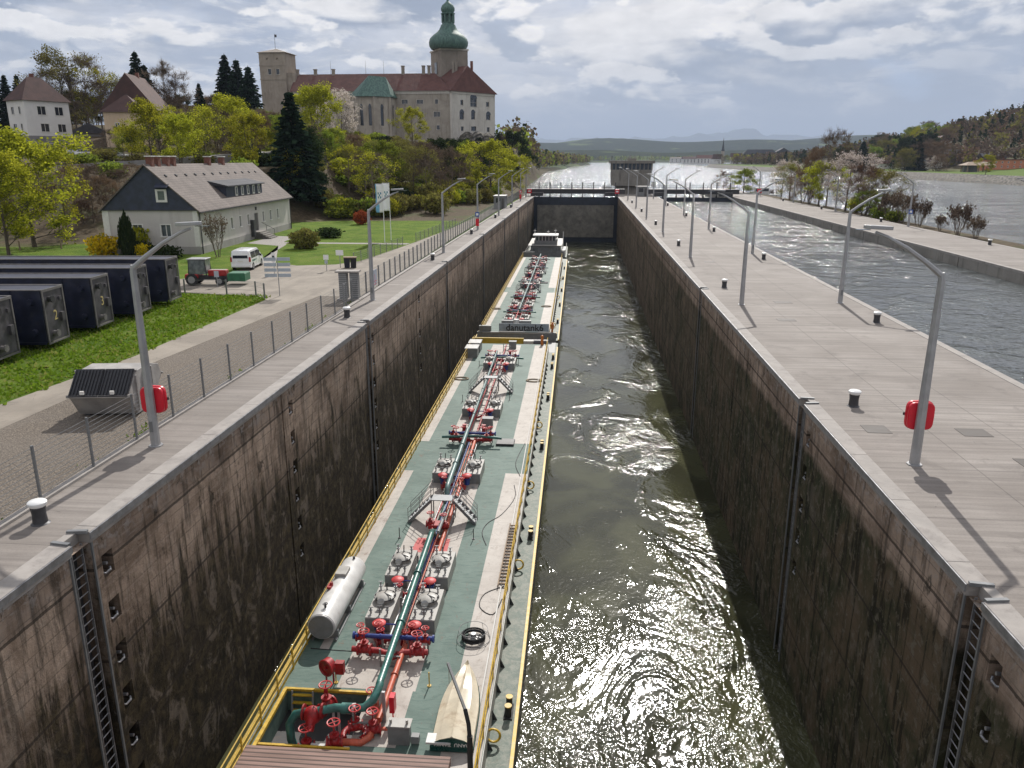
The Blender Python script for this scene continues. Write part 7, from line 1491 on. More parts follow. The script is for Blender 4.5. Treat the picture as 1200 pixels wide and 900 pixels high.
# second barge
D = DZ
runs2 = [('grey_main_pipe', [(-0.3, 104, D+gp), (-0.3, 168, D+gp)], 0.12, 'teal', 5), ('red_stripping_pipe', [(-0.0, 100, D+0.5), (-0.0, 170, D+0.5)], 0.12, 'red', 3), ('heating_pipe', [(-0.55, 100, D+0.7), (-0.55, 168, D+0.7)], 0.06, 'wheel_red', 4), ('steam_pipe', [(0.2, 100, D+0.35), (0.2, 168, D+0.35)], 0.06, 'galv', 4)]
far_barge = barge('far tanker barge with a grey lettered bow board in front of the push boat', 95.2, 178.5, None, [100.6, 110.2, 120.0, 130.5, 143, 158], [106.5, 118.5, 134.5, 152, 165], [126.5, 148], [(126, 131)], runs2, 95.2, 'tanker barges of the push convoy')
FB = far_barge
m = MB(); m.box(-4.9, 4.9, -0.05, 0.25, SZ-1.2, D+0.1); m.build('bow_bulkhead', M['ship_grey'], FB); m = MB(); m.box(-4.2, 4.4, -0.12, -0.051, D-0.05, D+0.05); m.build('bow_rail', M['ship_light'], FB)
m = MB(); m.box(-2.2, 4.0, 0.30, 0.36, D+0.12, D+1.12); o = m.build('name_board', M['nameboard'] if 'nameboard' in M else M.setdefault('nameboard', pmat('blue_grey_board', (0.30, 0.36, 0.42), 0.5, 0.15, 2, dirt=(0.34, 0.35, 0.34), dirt_amt=0.5)), FB)
text_mesh('danutank6', 1.12, M['black'], FB, Matrix.Translation((1.0, 0.28, D+0.25)) @ Euler((rad(90), 0, 0)).to_matrix().to_4x4(), 0.02)
m = MB(); m.box(-4.7, -3.2, 0.4, 0.9, D, D+0.75); m.build('bow_locker', M['ship_grey'], FB); 
for x in (-1.35, 0.9): m = MB(); m.box(x-0.75, x+0.75, 2.6, 3.2, D, D+1.0); m.build('grey_deck_box', M['ship_grey'], FB)
m = MB(); m.cyl((-0.2, 2.6, D), (-0.2, 2.6, D+1.2), 0.35, n=12); m.build('white_vent', M['ship_white'], FB, smooth=40)
m = MB(); m.cyl((4.4, 0.6, D), (4.4, 0.6, D+1.3), 0.12, n=8); m.box(4.2, 4.6, 0.4, 0.8, D+0.5, D+1.1); m.build('red_bow_winch', M['orange'], FB)
m = MB(); m.prism([(-4.6, 79.4), (-2.0, 79.4), (-2.0, 79.7), (-4.6, 79.7)], SZ, D+1.0); m.build('stern_screen', M['ship_grey'], FB)
m = MB(); m.box(0.9, 2.4, 40.5, 41.6, D, D+0.15); m.build('rubber_mat', M['black'], FB)
# push boat
P = thing('push_boat', 'grey and white push boat with dark wheelhouse windows behind the barges', 'boat', (-8.25, 180.2, -13), 0.0066)
m = MB(); m.box(-4.9, 4.9, 0, 23, -1.5, 1.9); m.build('hull', M['hull'], P); m = MB(); m.box(-4.85, 4.85, 0.05, 22.9, 1.9, 1.95); m.build('deck', M['side_deck'], P)
m = MB(); m.box(-3.3, 3.3, 1.2, 18, 1.95, 4.3); m.build('deckhouse', M['ship_grey'], P); m = MB(); m.box(-3.9, 3.9, 0.9, 18.3, 4.3, 4.42); m.build('upper_deck', M['ship_light'], P)
for x in (-2.2, 2.2): m = MB(); m.box(x-0.55, x+0.55, 1.15, 1.2, 2.9, 3.8); m.build('window', M['glass_grey'], P)
m = MB(); m.box(-0.9, 0.9, 1.12, 1.2, 3.2, 3.9); m.build('front_louvre', M['fence'], P)
m = MB(); m.box(-2.6, 2.6, 3.0, 12, 4.42, 5.3); m.build('wheelhouse_base', M['ship_grey'], P)
m = MB(); m.prism([(-2.3, 3.2), (2.3, 3.2), (2.5, 7.5), (-2.5, 7.5)], 5.3, 6.35); m.build('wheelhouse_windows', M['glass'], P)
m = MB()
for i in range(7): x = lerp(-2.3, 2.3, i/6); m.box(x-0.07, x+0.07, 3.14, 3.24, 5.3, 6.35)
m.build('window_frame', M['ship_white'], P); m = MB(); m.box(-2.9, 2.9, 2.7, 8.1, 6.35, 6.55); m.build('wheelhouse_roof', M['ship_white'], P)
for x, h in ((-2.6, 1.2), (2.2, 1.3), (0.5, 0.9)): m = MB(); m.cyl((x, 6, 6.5), (x, 6, 6.5+h), 0.06, n=6); m.box(x-0.3, x+0.3, 5.9, 6.1, 6.5+h*0.6, 6.5+h*0.7); m.build('mast', M['ship_white'], P)
m = MB(); m.box(3.7, 4.6, 1, 9, 1.95, 3.4); m.box(3.9, 4.1, 5, 5.2, 3.4, 7.2); m.build('side_crane', M['ship_white'], P); m = MB()
for x in (-4.6, 4.6):
    m.tube([(x, 0.4, 2.95), (x, 22, 2.95)], 0.04, 5)
    for i in range(12): m.cyl((x, 0.4+i*1.9, 1.9), (x, 0.4+i*1.9, 2.95), 0.03, n=5)
m.build('railing', M['ship_white'], P); m = MB(); m.box(-4.4, -2.4, 0.1, 0.5, 1.95, 3.3); m.box(2.6, 4.3, 0.1, 0.5, 1.95, 3.3); m.build('push_knee', M['ship_grey'], P)
# ------------------------------------------------------------------ vegetation
def leaf_mesh(name, cen, size, mat, rs, flat=0.0, elong=1.0, tri=False, dirs=None):
    """cen (N,3): one small randomly turned leaf-clump face at each point"""
    n = len(cen); a = rs.normal(size=(n, 3)) if dirs is None else dirs+0.35*rs.normal(size=(n, 3)); a /= np.linalg.norm(a, axis=1)[:, None]+1e-9
    b = rs.normal(size=(n, 3)); b[:, 2] *= (1-flat); b -= a*(a*b).sum(1)[:, None]; b /= np.linalg.norm(b, axis=1)[:, None]+1e-9
    s = (size*(0.6+0.8*rs.random(n)))[:, None]; k = 3 if tri else 4
    if tri: P = np.stack([cen+b*s*0.5, cen-b*s*0.5, cen+a*s*elong], 1)
    else: P = np.stack([cen-a*s*elong*0.5, cen+b*s*0.5, cen+a*s*elong*0.5, cen-b*s*0.5], 1)
    me = bpy.data.meshes.new(name); me.vertices.add(n*k); me.vertices.foreach_set('co', P.reshape(-1).astype(np.float32))
    me.loops.add(n*k); me.loops.foreach_set('vertex_index', np.arange(n*k, dtype=np.int32)); me.polygons.add(n)
    me.polygons.foreach_set('loop_start', np.arange(0, n*k, k, dtype=np.int32)); me.update(calc_edges=True); me.materials.append(mat); return me
def skeleton(rn, H, spread, dens, low, up=0.5, r0=None, multi=1):
    """leaders with limbs along their height that fill an uneven oval crown; returns tubes, tips, top"""
    m = MB(); tips = []; r0 = r0 or H*0.018
    def limb(p, d, L, r, lev, droop):
        k = 3; pts = [p]; q = p.copy(); dd = d.copy()
        for i in range(k):
            dd = (dd+Vector((rn.gauss(0, .16), rn.gauss(0, .16), rn.gauss(0, .08)+droop))).normalized(); q = q+dd*L/k; pts.append(q.copy())
        m.tube(pts, [lerp(r, r*0.5, i/k) for i in range(k+1)], 4 if lev else 5, caps=False)
        if lev >= 2: tips.append((pts[-1], dd)); tips.append((pts[1], dd)); return
        if lev == 1: tips.append((pts[-1], dd))
        for s in range(3+(lev == 0)):
            t = (1, 0.95, 0.6, 0.35)[s]; a = rn.uniform(0, 6.28); sd = dd.cross(Vector((math.cos(a), math.sin(a), rn.uniform(-.5, .5)))).normalized()
            st = pts[1].lerp(pts[-1], t) if t < 0.9 else pts[-1]; limb(st, (dd*0.75+sd*rn.uniform(.45, .9)).normalized(), L*rn.uniform(0.45, 0.68), r*0.5, lev+1, droop)
    for t in range(multi):
        a = 2*math.pi*t/multi+rn.random(); off = Vector((0.25*math.cos(a), 0.25*math.sin(a), 0))*(multi > 1); lean = Vector((math.cos(a), math.sin(a), 0))*(0.20 if multi > 1 else 0.04)
        Ht = H*rn.uniform(0.84, 0.93); P = []
        for i in range(9): u = i/8; P.append(off+lean*Ht*u*(1.1-0.4*u)+Vector((rn.gauss(0, .10)*u, rn.gauss(0, .10)*u, -0.3+(Ht+0.3)*u)))
        m.tube(P, [lerp(r0/(multi**.35), r0*0.12, (i/8)**0.8) for i in range(9)], 7, caps=False)
        n = int(dens/(multi**0.5)); ph = rn.random()*6.28
        for i in range(n):
            u = low+(0.97-low)*(i/(n-1))**0.9; seg = u*8; k = min(7, int(seg)); p = P[k].lerp(P[k+1], seg-k); v = (u-low)/(1-low)
            prof = (math.sin(math.pi*min(1, 0.20+0.74*v))**0.75)*rn.uniform(0.65, 1.12)
            ph += 2.4+rn.gauss(0, .4); el = lerp(0.25, 1.1, v)+rn.gauss(0, .15)+up*0.2; d = Vector((math.cos(ph)*math.cos(el), math.sin(ph)*math.cos(el), math.sin(el)))
            limb(p, d, H*spread*prof*0.62, r0*0.34*(1.1-u), 0, 0.05*up)
        tips.append((P[-1], Vector((0, 0, 1))))
    zmax = max(t[0].z for t in tips)+0.3; return m, tips, zmax
PROTO = {}
def proto_tree(kind, seed):
    """returns (trunk mesh, crown mesh, height) of a tree about 12 m high"""
    rn = random.Random(seed*7+1); rs = np.random.RandomState(seed*13+5); H = 12.0
    spec = {'yellow': ('leaf_yellow', 26, 0.62, 0.20), 'green': ('leaf_green', 24, 0.62, 0.20), 'olive': ('leaf_olive', 13, 0.62, 0.17), 'sparse': ('leaf_yellow', 9, 0.5, 0.18), 'blossom': ('blossom', 18, 0.5, 0.17), 'bare': ('twigs', 0, 0, 0), 'redbare': ('twigs_red', 0, 0, 0), 'darkround': ('leaf_dark', 30, 0.6, 0.24)}
    if kind == 'spruce' or kind == 'pine':
        m = MB(); m.tube([(0, 0, -0.3), (0, 0, H*0.5), (0, 0, H)], [0.22, 0.13, 0.02], 7); P = []; D = []
        z = H*(0.06 if kind == 'spruce' else 0.35); lay = 0
        while z < H*0.985:
            f = 1-(z/H); R = (H*0.20*f**0.85+0.12) if kind == 'spruce' else H*0.17*math.sin(math.pi*min(1, 0.15+f*1.1))**0.7
            nb = max(5, int(11*f+5))
            for b in range(nb):
                a = 2*math.pi*(b+rn.random()*0.7)/nb+lay; L = R*rn.uniform(0.72, 1.15); droop = rn.uniform(0.15, 0.42) if kind == 'spruce' else rn.uniform(-0.25, 0.1)
                if rn.random() < 0.5: m.tube([(0, 0, z), (L*0.9*math.cos(a), L*0.9*math.sin(a), z-L*droop*0.8)], [0.03, 0.008], 3, caps=False)
                k = max(5, int(L*15))
                for i in range(k):
                    u = (i+rn.random())/k; w = 0.34*(1-u*0.6)*L*0.5; s_ = rn.uniform(-1, 1)*w
                    P.append((L*u*math.cos(a)-s_*math.sin(a), L*u*math.sin(a)+s_*math.cos(a), z-L*droop*u+rn.gauss(0, 0.05)+0.1*L*u*u)); D.append((math.cos(a), math.sin(a), -0.5))
            z += 0.26+0.22*f; lay += 1.3
        cr = leaf_mesh('crown', np.array(P), 0.30, M['needles'], rs, 0.3, 1.5, dirs=np.array(D)); zmax = H
    else:
        leaf, ntip, rad_, size = spec[kind]
        bare = kind in ('bare', 'redbare')
        multi = {'bare': 1, 'redbare': 3}.get(kind, 1 if seed % 2 else 2)
        m, tips, zmax = skeleton(rn, H, {'bare': 0.52, 'redbare': 0.5, 'sparse': 0.5}.get(kind, 0.56), {'bare': 15, 'redbare': 17, 'sparse': 13}.get(kind, 17), {'bare': 0.24, 'redbare': 0.10, 'sparse': 0.25}.get(kind, 0.13), 0.7, H*0.018, multi)
        P = []; D = []
        if bare:
            for p, d in tips:
                for i in range(8):
                    q = Vector(p)+Vector((rn.gauss(0, .16), rn.gauss(0, .16), rn.gauss(0, .16))); P.append(q); D.append((d.x+rn.gauss(0, .5), d.y+rn.gauss(0, .5), d.z+0.35+rn.gauss(0, .3)))
            a = np.array(D); cr = leaf_mesh('crown', np.array(P), 0.75, M[leaf], rs, 0, 1.1, True, a/np.linalg.norm(a, axis=1)[:, None])
            # thin the triangles: rebuild with narrow base
            co = np.empty(len(cr.vertices)*3, np.float32); cr.vertices.foreach_get('co', co); co = co.reshape(-1, 3, 3); mid = (co[:, 0]+co[:, 1])/2; co[:, 0] = mid+(co[:, 0]-mid)*0.075; co[:, 1] = mid+(co[:, 1]-mid)*0.075; cr.vertices.foreach_set('co', co.reshape(-1)); cr.update()
        else:
            for p, d in tips:
                if rn.random() < 0.10: continue
                n_ = int(ntip*rn.uniform(0.5, 1.4))
                for i in range(n_):
                    v = Vector((rn.gauss(0, 1), rn.gauss(0, 1), rn.gauss(0, 0.8))); v = v.normalized()*rad_*rn.random()**0.5*1.25; P.append(Vector(p)+v)
            cr = leaf_mesh('crown', np.array(P), size, M[leaf], rs, 0, 1.15)
    tm = bpy.data.meshes.new('trunk'); tm.from_pydata(m.v, [], m.f); tm.materials.append(M['bark'] if kind not in ('bare', 'sparse') else M['bark_pale']); tm.shade_smooth()
    return tm, cr, zmax
VAR = {'yellow': 4, 'green': 3, 'olive': 3, 'sparse': 3, 'blossom': 2, 'bare': 4, 'redbare': 3, 'darkround': 2, 'spruce': 3, 'pine': 2}
TREE_N = {'yellow': 'leafy_tree', 'green': 'leafy_tree', 'olive': 'leafy_tree', 'sparse': 'leafy_tree', 'blossom': 'blossom_tree', 'bare': 'bare_tree', 'redbare': 'bare_tree', 'darkround': 'evergreen_tree', 'spruce': 'spruce_tree', 'pine': 'pine_tree'}
trn = random.Random(77)
def tree(kind, X, Y, H, label, group=None, wide=1.0, z=None):
    s = trn.randrange(VAR[kind]); key = (kind, s)
    if key not in PROTO: PROTO[key] = proto_tree(kind, s+1)
    tm, cm, zm = PROTO[key]; z = zh(X, Y) if z is None else z; k = H/zm
    r = thing(TREE_N[kind], label, 'tree', (X, Y, z-0.15), trn.uniform(0, 6.28), group, (k*wide, k*wide, k))
    for nm, me in (('trunk', tm), ('crown', cm)): o = bpy.data.objects.new(nm, me); COL.objects.link(o); o.parent = r
    return r
def tree_px(kind, px, top, Y, label, group=None, wide=1.0):
    """tree whose top the photograph shows at px, top when it stands at distance Y"""
    p = V(px, top, Y); z = zh(p.x, Y); return tree(kind, p.x, Y, max(2, p.z-z), label, group, wide)
SH = {}
def shrub(kind, X, Y, size, label, name='shrub', group=None, z=None):
    """size (rx, ry, h)"""
    key = (kind,)
    if key not in SH:
        rs = np.random.RandomState(len(SH)+40); n = {'hedge': 2600, 'yew': 2600}.get(kind, 1500); u = rs.normal(size=(n, 3)); u /= np.linalg.norm(u, axis=1)[:, None]
        lump = 1+0.16*np.sin(u[:, 0]*7+1)*np.cos(u[:, 1]*6)+0.12*np.sin(u[:, 2]*9+u[:, 0]*5); r = rs.random(n)**(0.22 if kind in ('hedge', 'yew', 'redball') else 0.5)
        P = u*(r*lump)[:, None]; P[:, 2] = P[:, 2]*0.5+0.5
        if kind == 'yew': t = np.clip(P[:, 2], 0, 1); w = (1-t)**0.45*0.9+0.12; P[:, 0] *= w; P[:, 1] *= w
        P[:, 2] = np.maximum(P[:, 2], 0.02)
        mt = {'hedge': 'leaf_olive', 'yew': 'leaf_dark', 'redball': 'red_leaf', 'forsythia': 'forsythia', 'dark': 'leaf_dark', 'green': 'leaf_green', 'yellow': 'leaf_yellow', 'olive': 'leaf_olive', 'blossom': 'blossom'}[kind]
        lf = leaf_mesh('foliage', P, {'hedge': 0.11, 'yew': 0.11}.get(kind, 0.13), M[mt], rs)
        rn = random.Random(5); m = MB()
        for i in range(9):
            a = rn.uniform(0, 6.28); R = rn.uniform(0.2, 0.75); m.tube([(0.06*math.cos(a), 0.06*math.sin(a), -0.03), (0.5*R*math.cos(a), 0.5*R*math.sin(a), 0.35), (R*math.cos(a), R*math.sin(a), 0.72)], [0.03, 0.02, 0.008], 4, caps=False)
        tm = bpy.data.meshes.new('stem'); tm.from_pydata(m.v, [], m.f); tm.materials.append(M['bark']); SH[key] = (lf, tm)
    lf, tm = SH[key]; r = thing(name, label, 'shrub', (X, Y, zh(X, Y) if z is None else z), trn.uniform(0, 6.28), group, size)
    for nm, me in (('foliage', lf), ('stem', tm)): o = bpy.data.objects.new(nm, me); COL.objects.link(o); o.parent = r
    return r
def bare_shrub(X, Y, R, H, label, group=None, mat='twigs', seed=1, z=None, leaf=None):
    key = ('bs', seed, leaf)
    if key not in SH:
        rn = random.Random(seed); m = MB(); tips = []
        def g(p, d, L, r, lev):
            q = p+d*L; m.tube([p, (p+q)/2+Vector((rn.gauss(0, .03), rn.gauss(0, .03), 0)), q], [r, r*.8, r*.55], 4, caps=False)
            if lev == 3: tips.append(q); return
            for i in range(3): nd = (d+Vector((rn.gauss(0, .33), rn.gauss(0, .33), rn.gauss(0.1, .15)))).normalized(); g(q if i < 2 else p.lerp(q, 0.6), nd, L*rn.uniform(.6, .85), r*.55, lev+1)
        for i in range(7): a = 2*math.pi*i/7+rn.random(); g(Vector((0.06*math.cos(a), 0.06*math.sin(a), -0.02)), Vector((0.42*math.cos(a), 0.42*math.sin(a), 1)).normalized(), 0.32, 0.018, 0)
        tm = bpy.data.meshes.new('stems'); tm.from_pydata(m.v, [], m.f); tm.materials.append(M['twigs'] if False else M['bark_pale'])
        rs = np.random.RandomState(seed); P = np.array([tuple(t) for t in tips]); P = np.repeat(P, 3 if not leaf else 5, 0)+rs.normal(size=(len(P)*(3 if not leaf else 5), 3))*0.04; lf = leaf_mesh('buds', P, 0.045 if not leaf else 0.06, M[leaf or 'twigs'], rs); SH[key] = (tm, lf)
    tm, lf = SH[key]; r = thing('bare_shrub', label, 'shrub', (X, Y, zh(X, Y) if z is None else z), trn.uniform(0, 6.28), group, (R, R, H))
    for nm, me in (('stems', tm), ('buds', lf)): o = bpy.data.objects.new(nm, me); COL.objects.link(o); o.parent = r
# --- near the house and lawns
tree_px('yellow', 18, 148, 92, 'large yellow-green tree at the left edge behind the steel beams', wide=1.3)
tree_px('sparse', 62, 168, 98, 'thin yellow-green tree right of the big left edge tree')
tree_px('yellow', -12, 170, 84, 'yellow-green tree cut by the left picture edge', wide=1.2)
tree_px('bare', 100, 190, 106, 'grey bare tree on the bank left of the house')
p = G(152, 303); shrub('yew', p.x, p.y, (1.05, 1.05, 4.9), 'dark columnar yew in front of the gable house', 'yew_tree')
p = G(97, 304); shrub('forsythia', p.x+0.6, p.y+3, (1.9, 1.4, 2.4), 'yellow flowering forsythia left of the gable house', 'forsythia'); shrub('yellow', p.x+3.2, p.y+5, (2.6, 1.8, 3.2), 'yellow-green shrub behind the forsythia'); shrub('dark', p.x+4.8, p.y+3, (1.5, 1.0, 1.7), 'dark shrub between forsythia and house corner'); 
p = G(190, 300); shrub('dark', p.x+1.5, p.y-2.2, (2.4, 0.9, 1.5), 'low dark hedge under the gable house windows'); shrub('forsythia', p.x-1.2, p.y-1.8, (0.9, 0.7, 1.6), 'small yellow shrub under the left gable window')
p = G(256, 301); bare_shrub(p.x, p.y, 3.0, 5.4, 'bare many stemmed shrub at the corner of the gable house', seed=3)
p = G(353, 293); shrub('hedge', p.x, p.y+1.5, (1.75, 1.6, 2.3), 'round clipped olive green shrub on the lawn')
p = G(383, 279); shrub('dark', p.x, p.y+1, (2.6, 1.8, 1.35), 'low spreading dark green shrub on the lawn'); p = G(424, 263); shrub('redball', p.x, p.y, (1.5, 1.4, 2.2), 'reddish brown round shrub on the far lawn')
tree_px('spruce', 338, 104, 142, 'tall dark spruce right of the gable house', wide=1.55)
tree_px('yellow', 170, 114, 150, 'bright yellow-green tree above the house roof, left one', wide=1.15); tree_px('yellow', 205, 128, 144, 'bright yellow-green tree above the chimneys', wide=1.15); tree_px('yellow', 262, 108, 160, 'bright yellow-green tree left of the tall spruce', wide=1.2)
tree_px('sparse', 236, 122, 165, 'loose yellow tree between the two bright trees', wide=1.1); tree_px('yellow', 290, 128, 150, 'yellow-green tree touching the tall spruce', wide=1.0); tree_px('green', 150, 150, 152, 'fresh green tree at the foot of the ochre house', wide=1.1)
tree_px('yellow', 368, 94, 200, 'yellow-green tree in front of the castle keep wing', wide=1.15); tree_px('blossom', 397, 102, 215, 'white blossoming tree beside the castle chapel', wide=1.0); tree_px('yellow', 352, 140, 185, 'yellow-green tree low beside the tall spruce', wide=1.1)
tree_px('yellow', 482, 124, 255, 'yellow-green bushy tree against the castle wall', wide=1.25); tree_px('green', 470, 168, 205, 'light green tree in the middle of the castle slope', wide=1.25)
tree_px('yellow', 575, 162, 215, 'large round yellow-green tree at the road under the castle', wide=1.45); tree_px('yellow', 600, 178, 228, 'yellow-green tree nearest to the upper gate', wide=1.1)
tree_px('yellow', 548, 205, 200, 'small yellow tree in front of the round one', wide=1.2); tree_px('darkround', 600, 152, 318, 'dark tree on the cliff edge right of the castle', wide=1.2); tree_px('bare', 590, 158, 318, 'bare tree on the cliff edge right of the castle')
for i, (px, top, Y) in enumerate([(18, 86, 225), (3, 86, 228), (157, 58, 235), (232, 96, 240), (262, 62, 262), (276, 68, 258), (290, 76, 255), (168, 74, 236)]):
    tree_px('spruce' if i not in (4,) else 'spruce', px, top, Y, ['small dark conifer behind the villa', 'dark conifer at the far left edge', 'tall conifer behind the steep red roof', 'short dark conifer on the skyline', 'tallest dark conifer left of the keep', 'middle dark conifer left of the keep', 'dark conifer nearest to the keep', 'second conifer behind the steep red roof'][i], None, 1.5 if i > 3 else 1.3)
for i, (k, px, top, Y) in enumerate([('olive', 65, 53, 222), ('bare', 92, 62, 228), ('bare', 50, 78, 230), ('sparse', 122, 78, 226), ('bare', 190, 72, 232), ('bare', 112, 92, 224), ('bare', 204, 92, 236), ('bare', 38, 90, 230), ('bare', 138, 90, 230), ('bare', 80, 84, 226)]):
    tree_px(k, px, top, Y, ['tall olive leafed tree on the skyline behind the villa', 'bare tall tree right of the olive one on the skyline', 'bare tree directly behind the villa roof', 'yellow tinged tree on the skyline between the houses', 'bare round crowned tree right of the conifer', 'thin bare tree left of the yellow tinged one', 'low bare tree on the skyline right of the round one', 'small bare tree left behind the villa roof', 'bare tree left of the steep red roof', 'bare tree low between the villa and the steep roof'][i], None, 1.15)
# --- wooded slopes: every tree an object, copies share meshes
KL = {'bare': ('brown bare tree on the wooded slope under the castle', 'bare trees on the castle slope'), 'redbare': ('reddish bare thicket tree on the wooded slope under the castle', 'reddish bare trees on the castle slope'), 'green': ('fresh green tree among the slope woods', 'green trees on the castle slope'), 'sparse': ('thinly leafed yellowish tree among the slope woods', 'thinly leafed trees on the castle slope'),
      'darkround': ('dark evergreen tree under the castle wall', 'dark evergreens on the castle slope'), 'olive': ('olive budding tree among the slope woods', 'olive trees on the castle slope')}
cnt = 0; placed = []
for i in range(4000):
    if cnt >= 235: break
    Y = trn.uniform(142, 322); X = trn.uniform(-150, -23)
    if Y < 262 and X > -30+(-(170-Y)*0.35 if Y < 170 else 0)*1.0: continue
    if Y < 170 and X < -58: continue
    if Y > 262 and X > -27: continue
    if any((X-a)**2+(Y-b)**2 < (5.5 if Y < 270 else 4.2)**2 for a, b in placed): continue
    zt = zh(X, Y); 
    q = cam_ob.matrix_world.inverted() @ Vector((X, Y, zt+8)); px = 600+CF*q.x/-q.z; py = 450-CF*q.y/-q.z
    if px > 612 or px < 120: continue
    r = trn.random(); near_castle = Y > 240
    k = 'darkround' if (near_castle and 490 < px < 580) or r < 0.04 else ('bare' if r < 0.34 else ('redbare' if r < 0.38 else ('olive' if r < 0.60 else ('sparse' if r < 0.80 else 'green'))))
    # crowns stay below what the photograph leaves open (the castle walls, the skyline)
    lim = interp(px, [(120, 150), (200, 120), (300, 120), (330, 130), (400, 150), (440, 156), (500, 160), (580, 160), (612, 178)])+trn.uniform(0, 8)
    Ht = V(px, lim, Y).z-zt; H = min(trn.uniform(8, 13) if Y < 270 else trn.uniform(5, 9), Ht)
    if H < 2.5: continue
    placed.append((X, Y)); cnt += 1; tree(k, X, Y, H, *KL[k], wide=1.25)
# bank behind the house and below the hillside road
cnt = 0; pl2 = []
for i in range(2000):
    if cnt >= 60: break
    Y = trn.uniform(103, 140); X = trn.uniform(-112, -58)
    if any((X-a)**2+(Y-b)**2 < 4.2**2 for a, b in pl2): continue
    if X > -66 and Y < 125: continue
    s = ss(Y, 95, 120); k = trn.choice(['redbare', 'bare', 'redbare', 'olive']); H = trn.uniform(3.2, 5.5) if X > -95 else trn.uniform(3.5, 7)
    H = min(H, V(100, 202, Y).z-zh(X, Y)+1.5)
    if H < 1.5: continue
    pl2.append((X, Y)); cnt += 1; tree(k, X, Y, H, {'redbare': 'low reddish brown thicket on the bank below the hillside road', 'bare': 'low bare grey-brown tree on the bank below the hillside road', 'olive': 'low olive budding tree on the bank below the hillside road'}[k], {'redbare': 'thickets on the road bank', 'bare': 'bare trees on the road bank', 'olive': 'olive trees on the road bank'}[k], wide=1.5)
cnt = 0; pl3 = []
for i in range(900):
    if cnt >= 46: break
    Y = trn.uniform(228, 300); X = trn.uniform(-215, -100)
    if any((X-a)**2+(Y-b)**2 < 6**2 for a, b in pl3): continue
    q = cam_ob.matrix_world.inverted() @ Vector((X, Y, zh(X, Y))); px = 600+CF*q.x/-q.z
    if px > 300: continue
    k = trn.choice(['bare', 'redbare', 'bare', 'olive', 'darkround']); pl3.append((X, Y)); cnt += 1
    tree(k, X, Y, trn.uniform(7, 12), {'bare': 'bare tree in the skyline wood behind the hillside houses', 'redbare': 'reddish thicket tree behind the hillside houses', 'olive': 'olive tree in the wood behind the hillside houses', 'darkround': 'dark evergreen tree behind the hillside houses'}[k], {'bare': 'bare skyline trees', 'redbare': 'reddish skyline trees', 'olive': 'olive skyline trees', 'darkround': 'evergreen skyline trees'}[k], wide=1.3)
for i in range(26):
    px = 396+i*7.4+trn.uniform(-3, 3); t_ = i/25; yb = 256-28*max(0, t_-0.3); p = G(px, yb); Y = p.y; X = min(p.x, -21.5)
    k = trn.choice(['yellow', 'olive', 'green', 'olive']); shrub(k, X, Y, (trn.uniform(1.6, 2.6), 1.8, trn.uniform(2.2, 4.2)), {'yellow': 'yellow-green shrub in the hedge row behind the far lawn', 'olive': 'olive shrub in the hedge row behind the far lawn', 'green': 'fresh green shrub in the hedge row behind the far lawn'}[k], group={'yellow': 'yellow-green hedge shrubs', 'olive': 'olive hedge shrubs', 'green': 'green hedge shrubs'}[k])
for i in range(16):
    X = trn.uniform(-120, -66); Y = trn.uniform(120, 160) if i > 8 else trn.uniform(150, 185); shrub(trn.choice(['green', 'olive']), X, Y, (3, 2.2, trn.uniform(1.5, 2.6)), 'low bush beside the hillside road', group='bushes by the hillside road')
n_ = 0
for i in range(900):
    if n_ >= 80: break
    Y = trn.uniform(112, 235); X = trn.uniform(-66, -27)
    if Y < 140 and X > -54: continue
    if Y < 126 and X > -60: continue
    if X > -34 and Y < 150: continue
    if zh(X, Y) < 0.1: continue
    k = trn.choice(['olive', 'yellow', 'green', 'olive', 'dark']); n_ += 1
    shrub(k, X, Y, (trn.uniform(2.2, 3.8), trn.uniform(2, 3), trn.uniform(1.8, 4.2)), {'olive': 'olive undergrowth bush on the slope behind the gable house', 'yellow': 'yellow-green undergrowth bush on the slope behind the gable house', 'green': 'fresh green undergrowth bush on the slope behind the gable house', 'dark': 'dark undergrowth bush on the slope behind the gable house'}[k], group={'olive': 'olive slope undergrowth', 'yellow': 'yellow-green slope undergrowth', 'green': 'green slope undergrowth', 'dark': 'dark slope undergrowth'}[k])
# castle rock: stone crags at the right end
m = MB(); rr = random.Random(4)
for i in range(26):
    X = rr.uniform(-46, -28); Y = rr.uniform(318, 336); s = rr.uniform(1.6, 3.6); z = zh(X, Y); q = []
    m.lathe((X, Y, z-1.0), [(s*1.1, 0), (s*1.2, s*0.5), (s*0.8, s*1.1), (s*0.2, s*1.45)], 6, 0, Matrix.Rotation(rr.uniform(0, 3), 4, 'Z') @ Matrix.Rotation(rr.uniform(-0.4, 0.4), 4, 'X'))
o = m.build('rock', M['riprap']); structure(o)
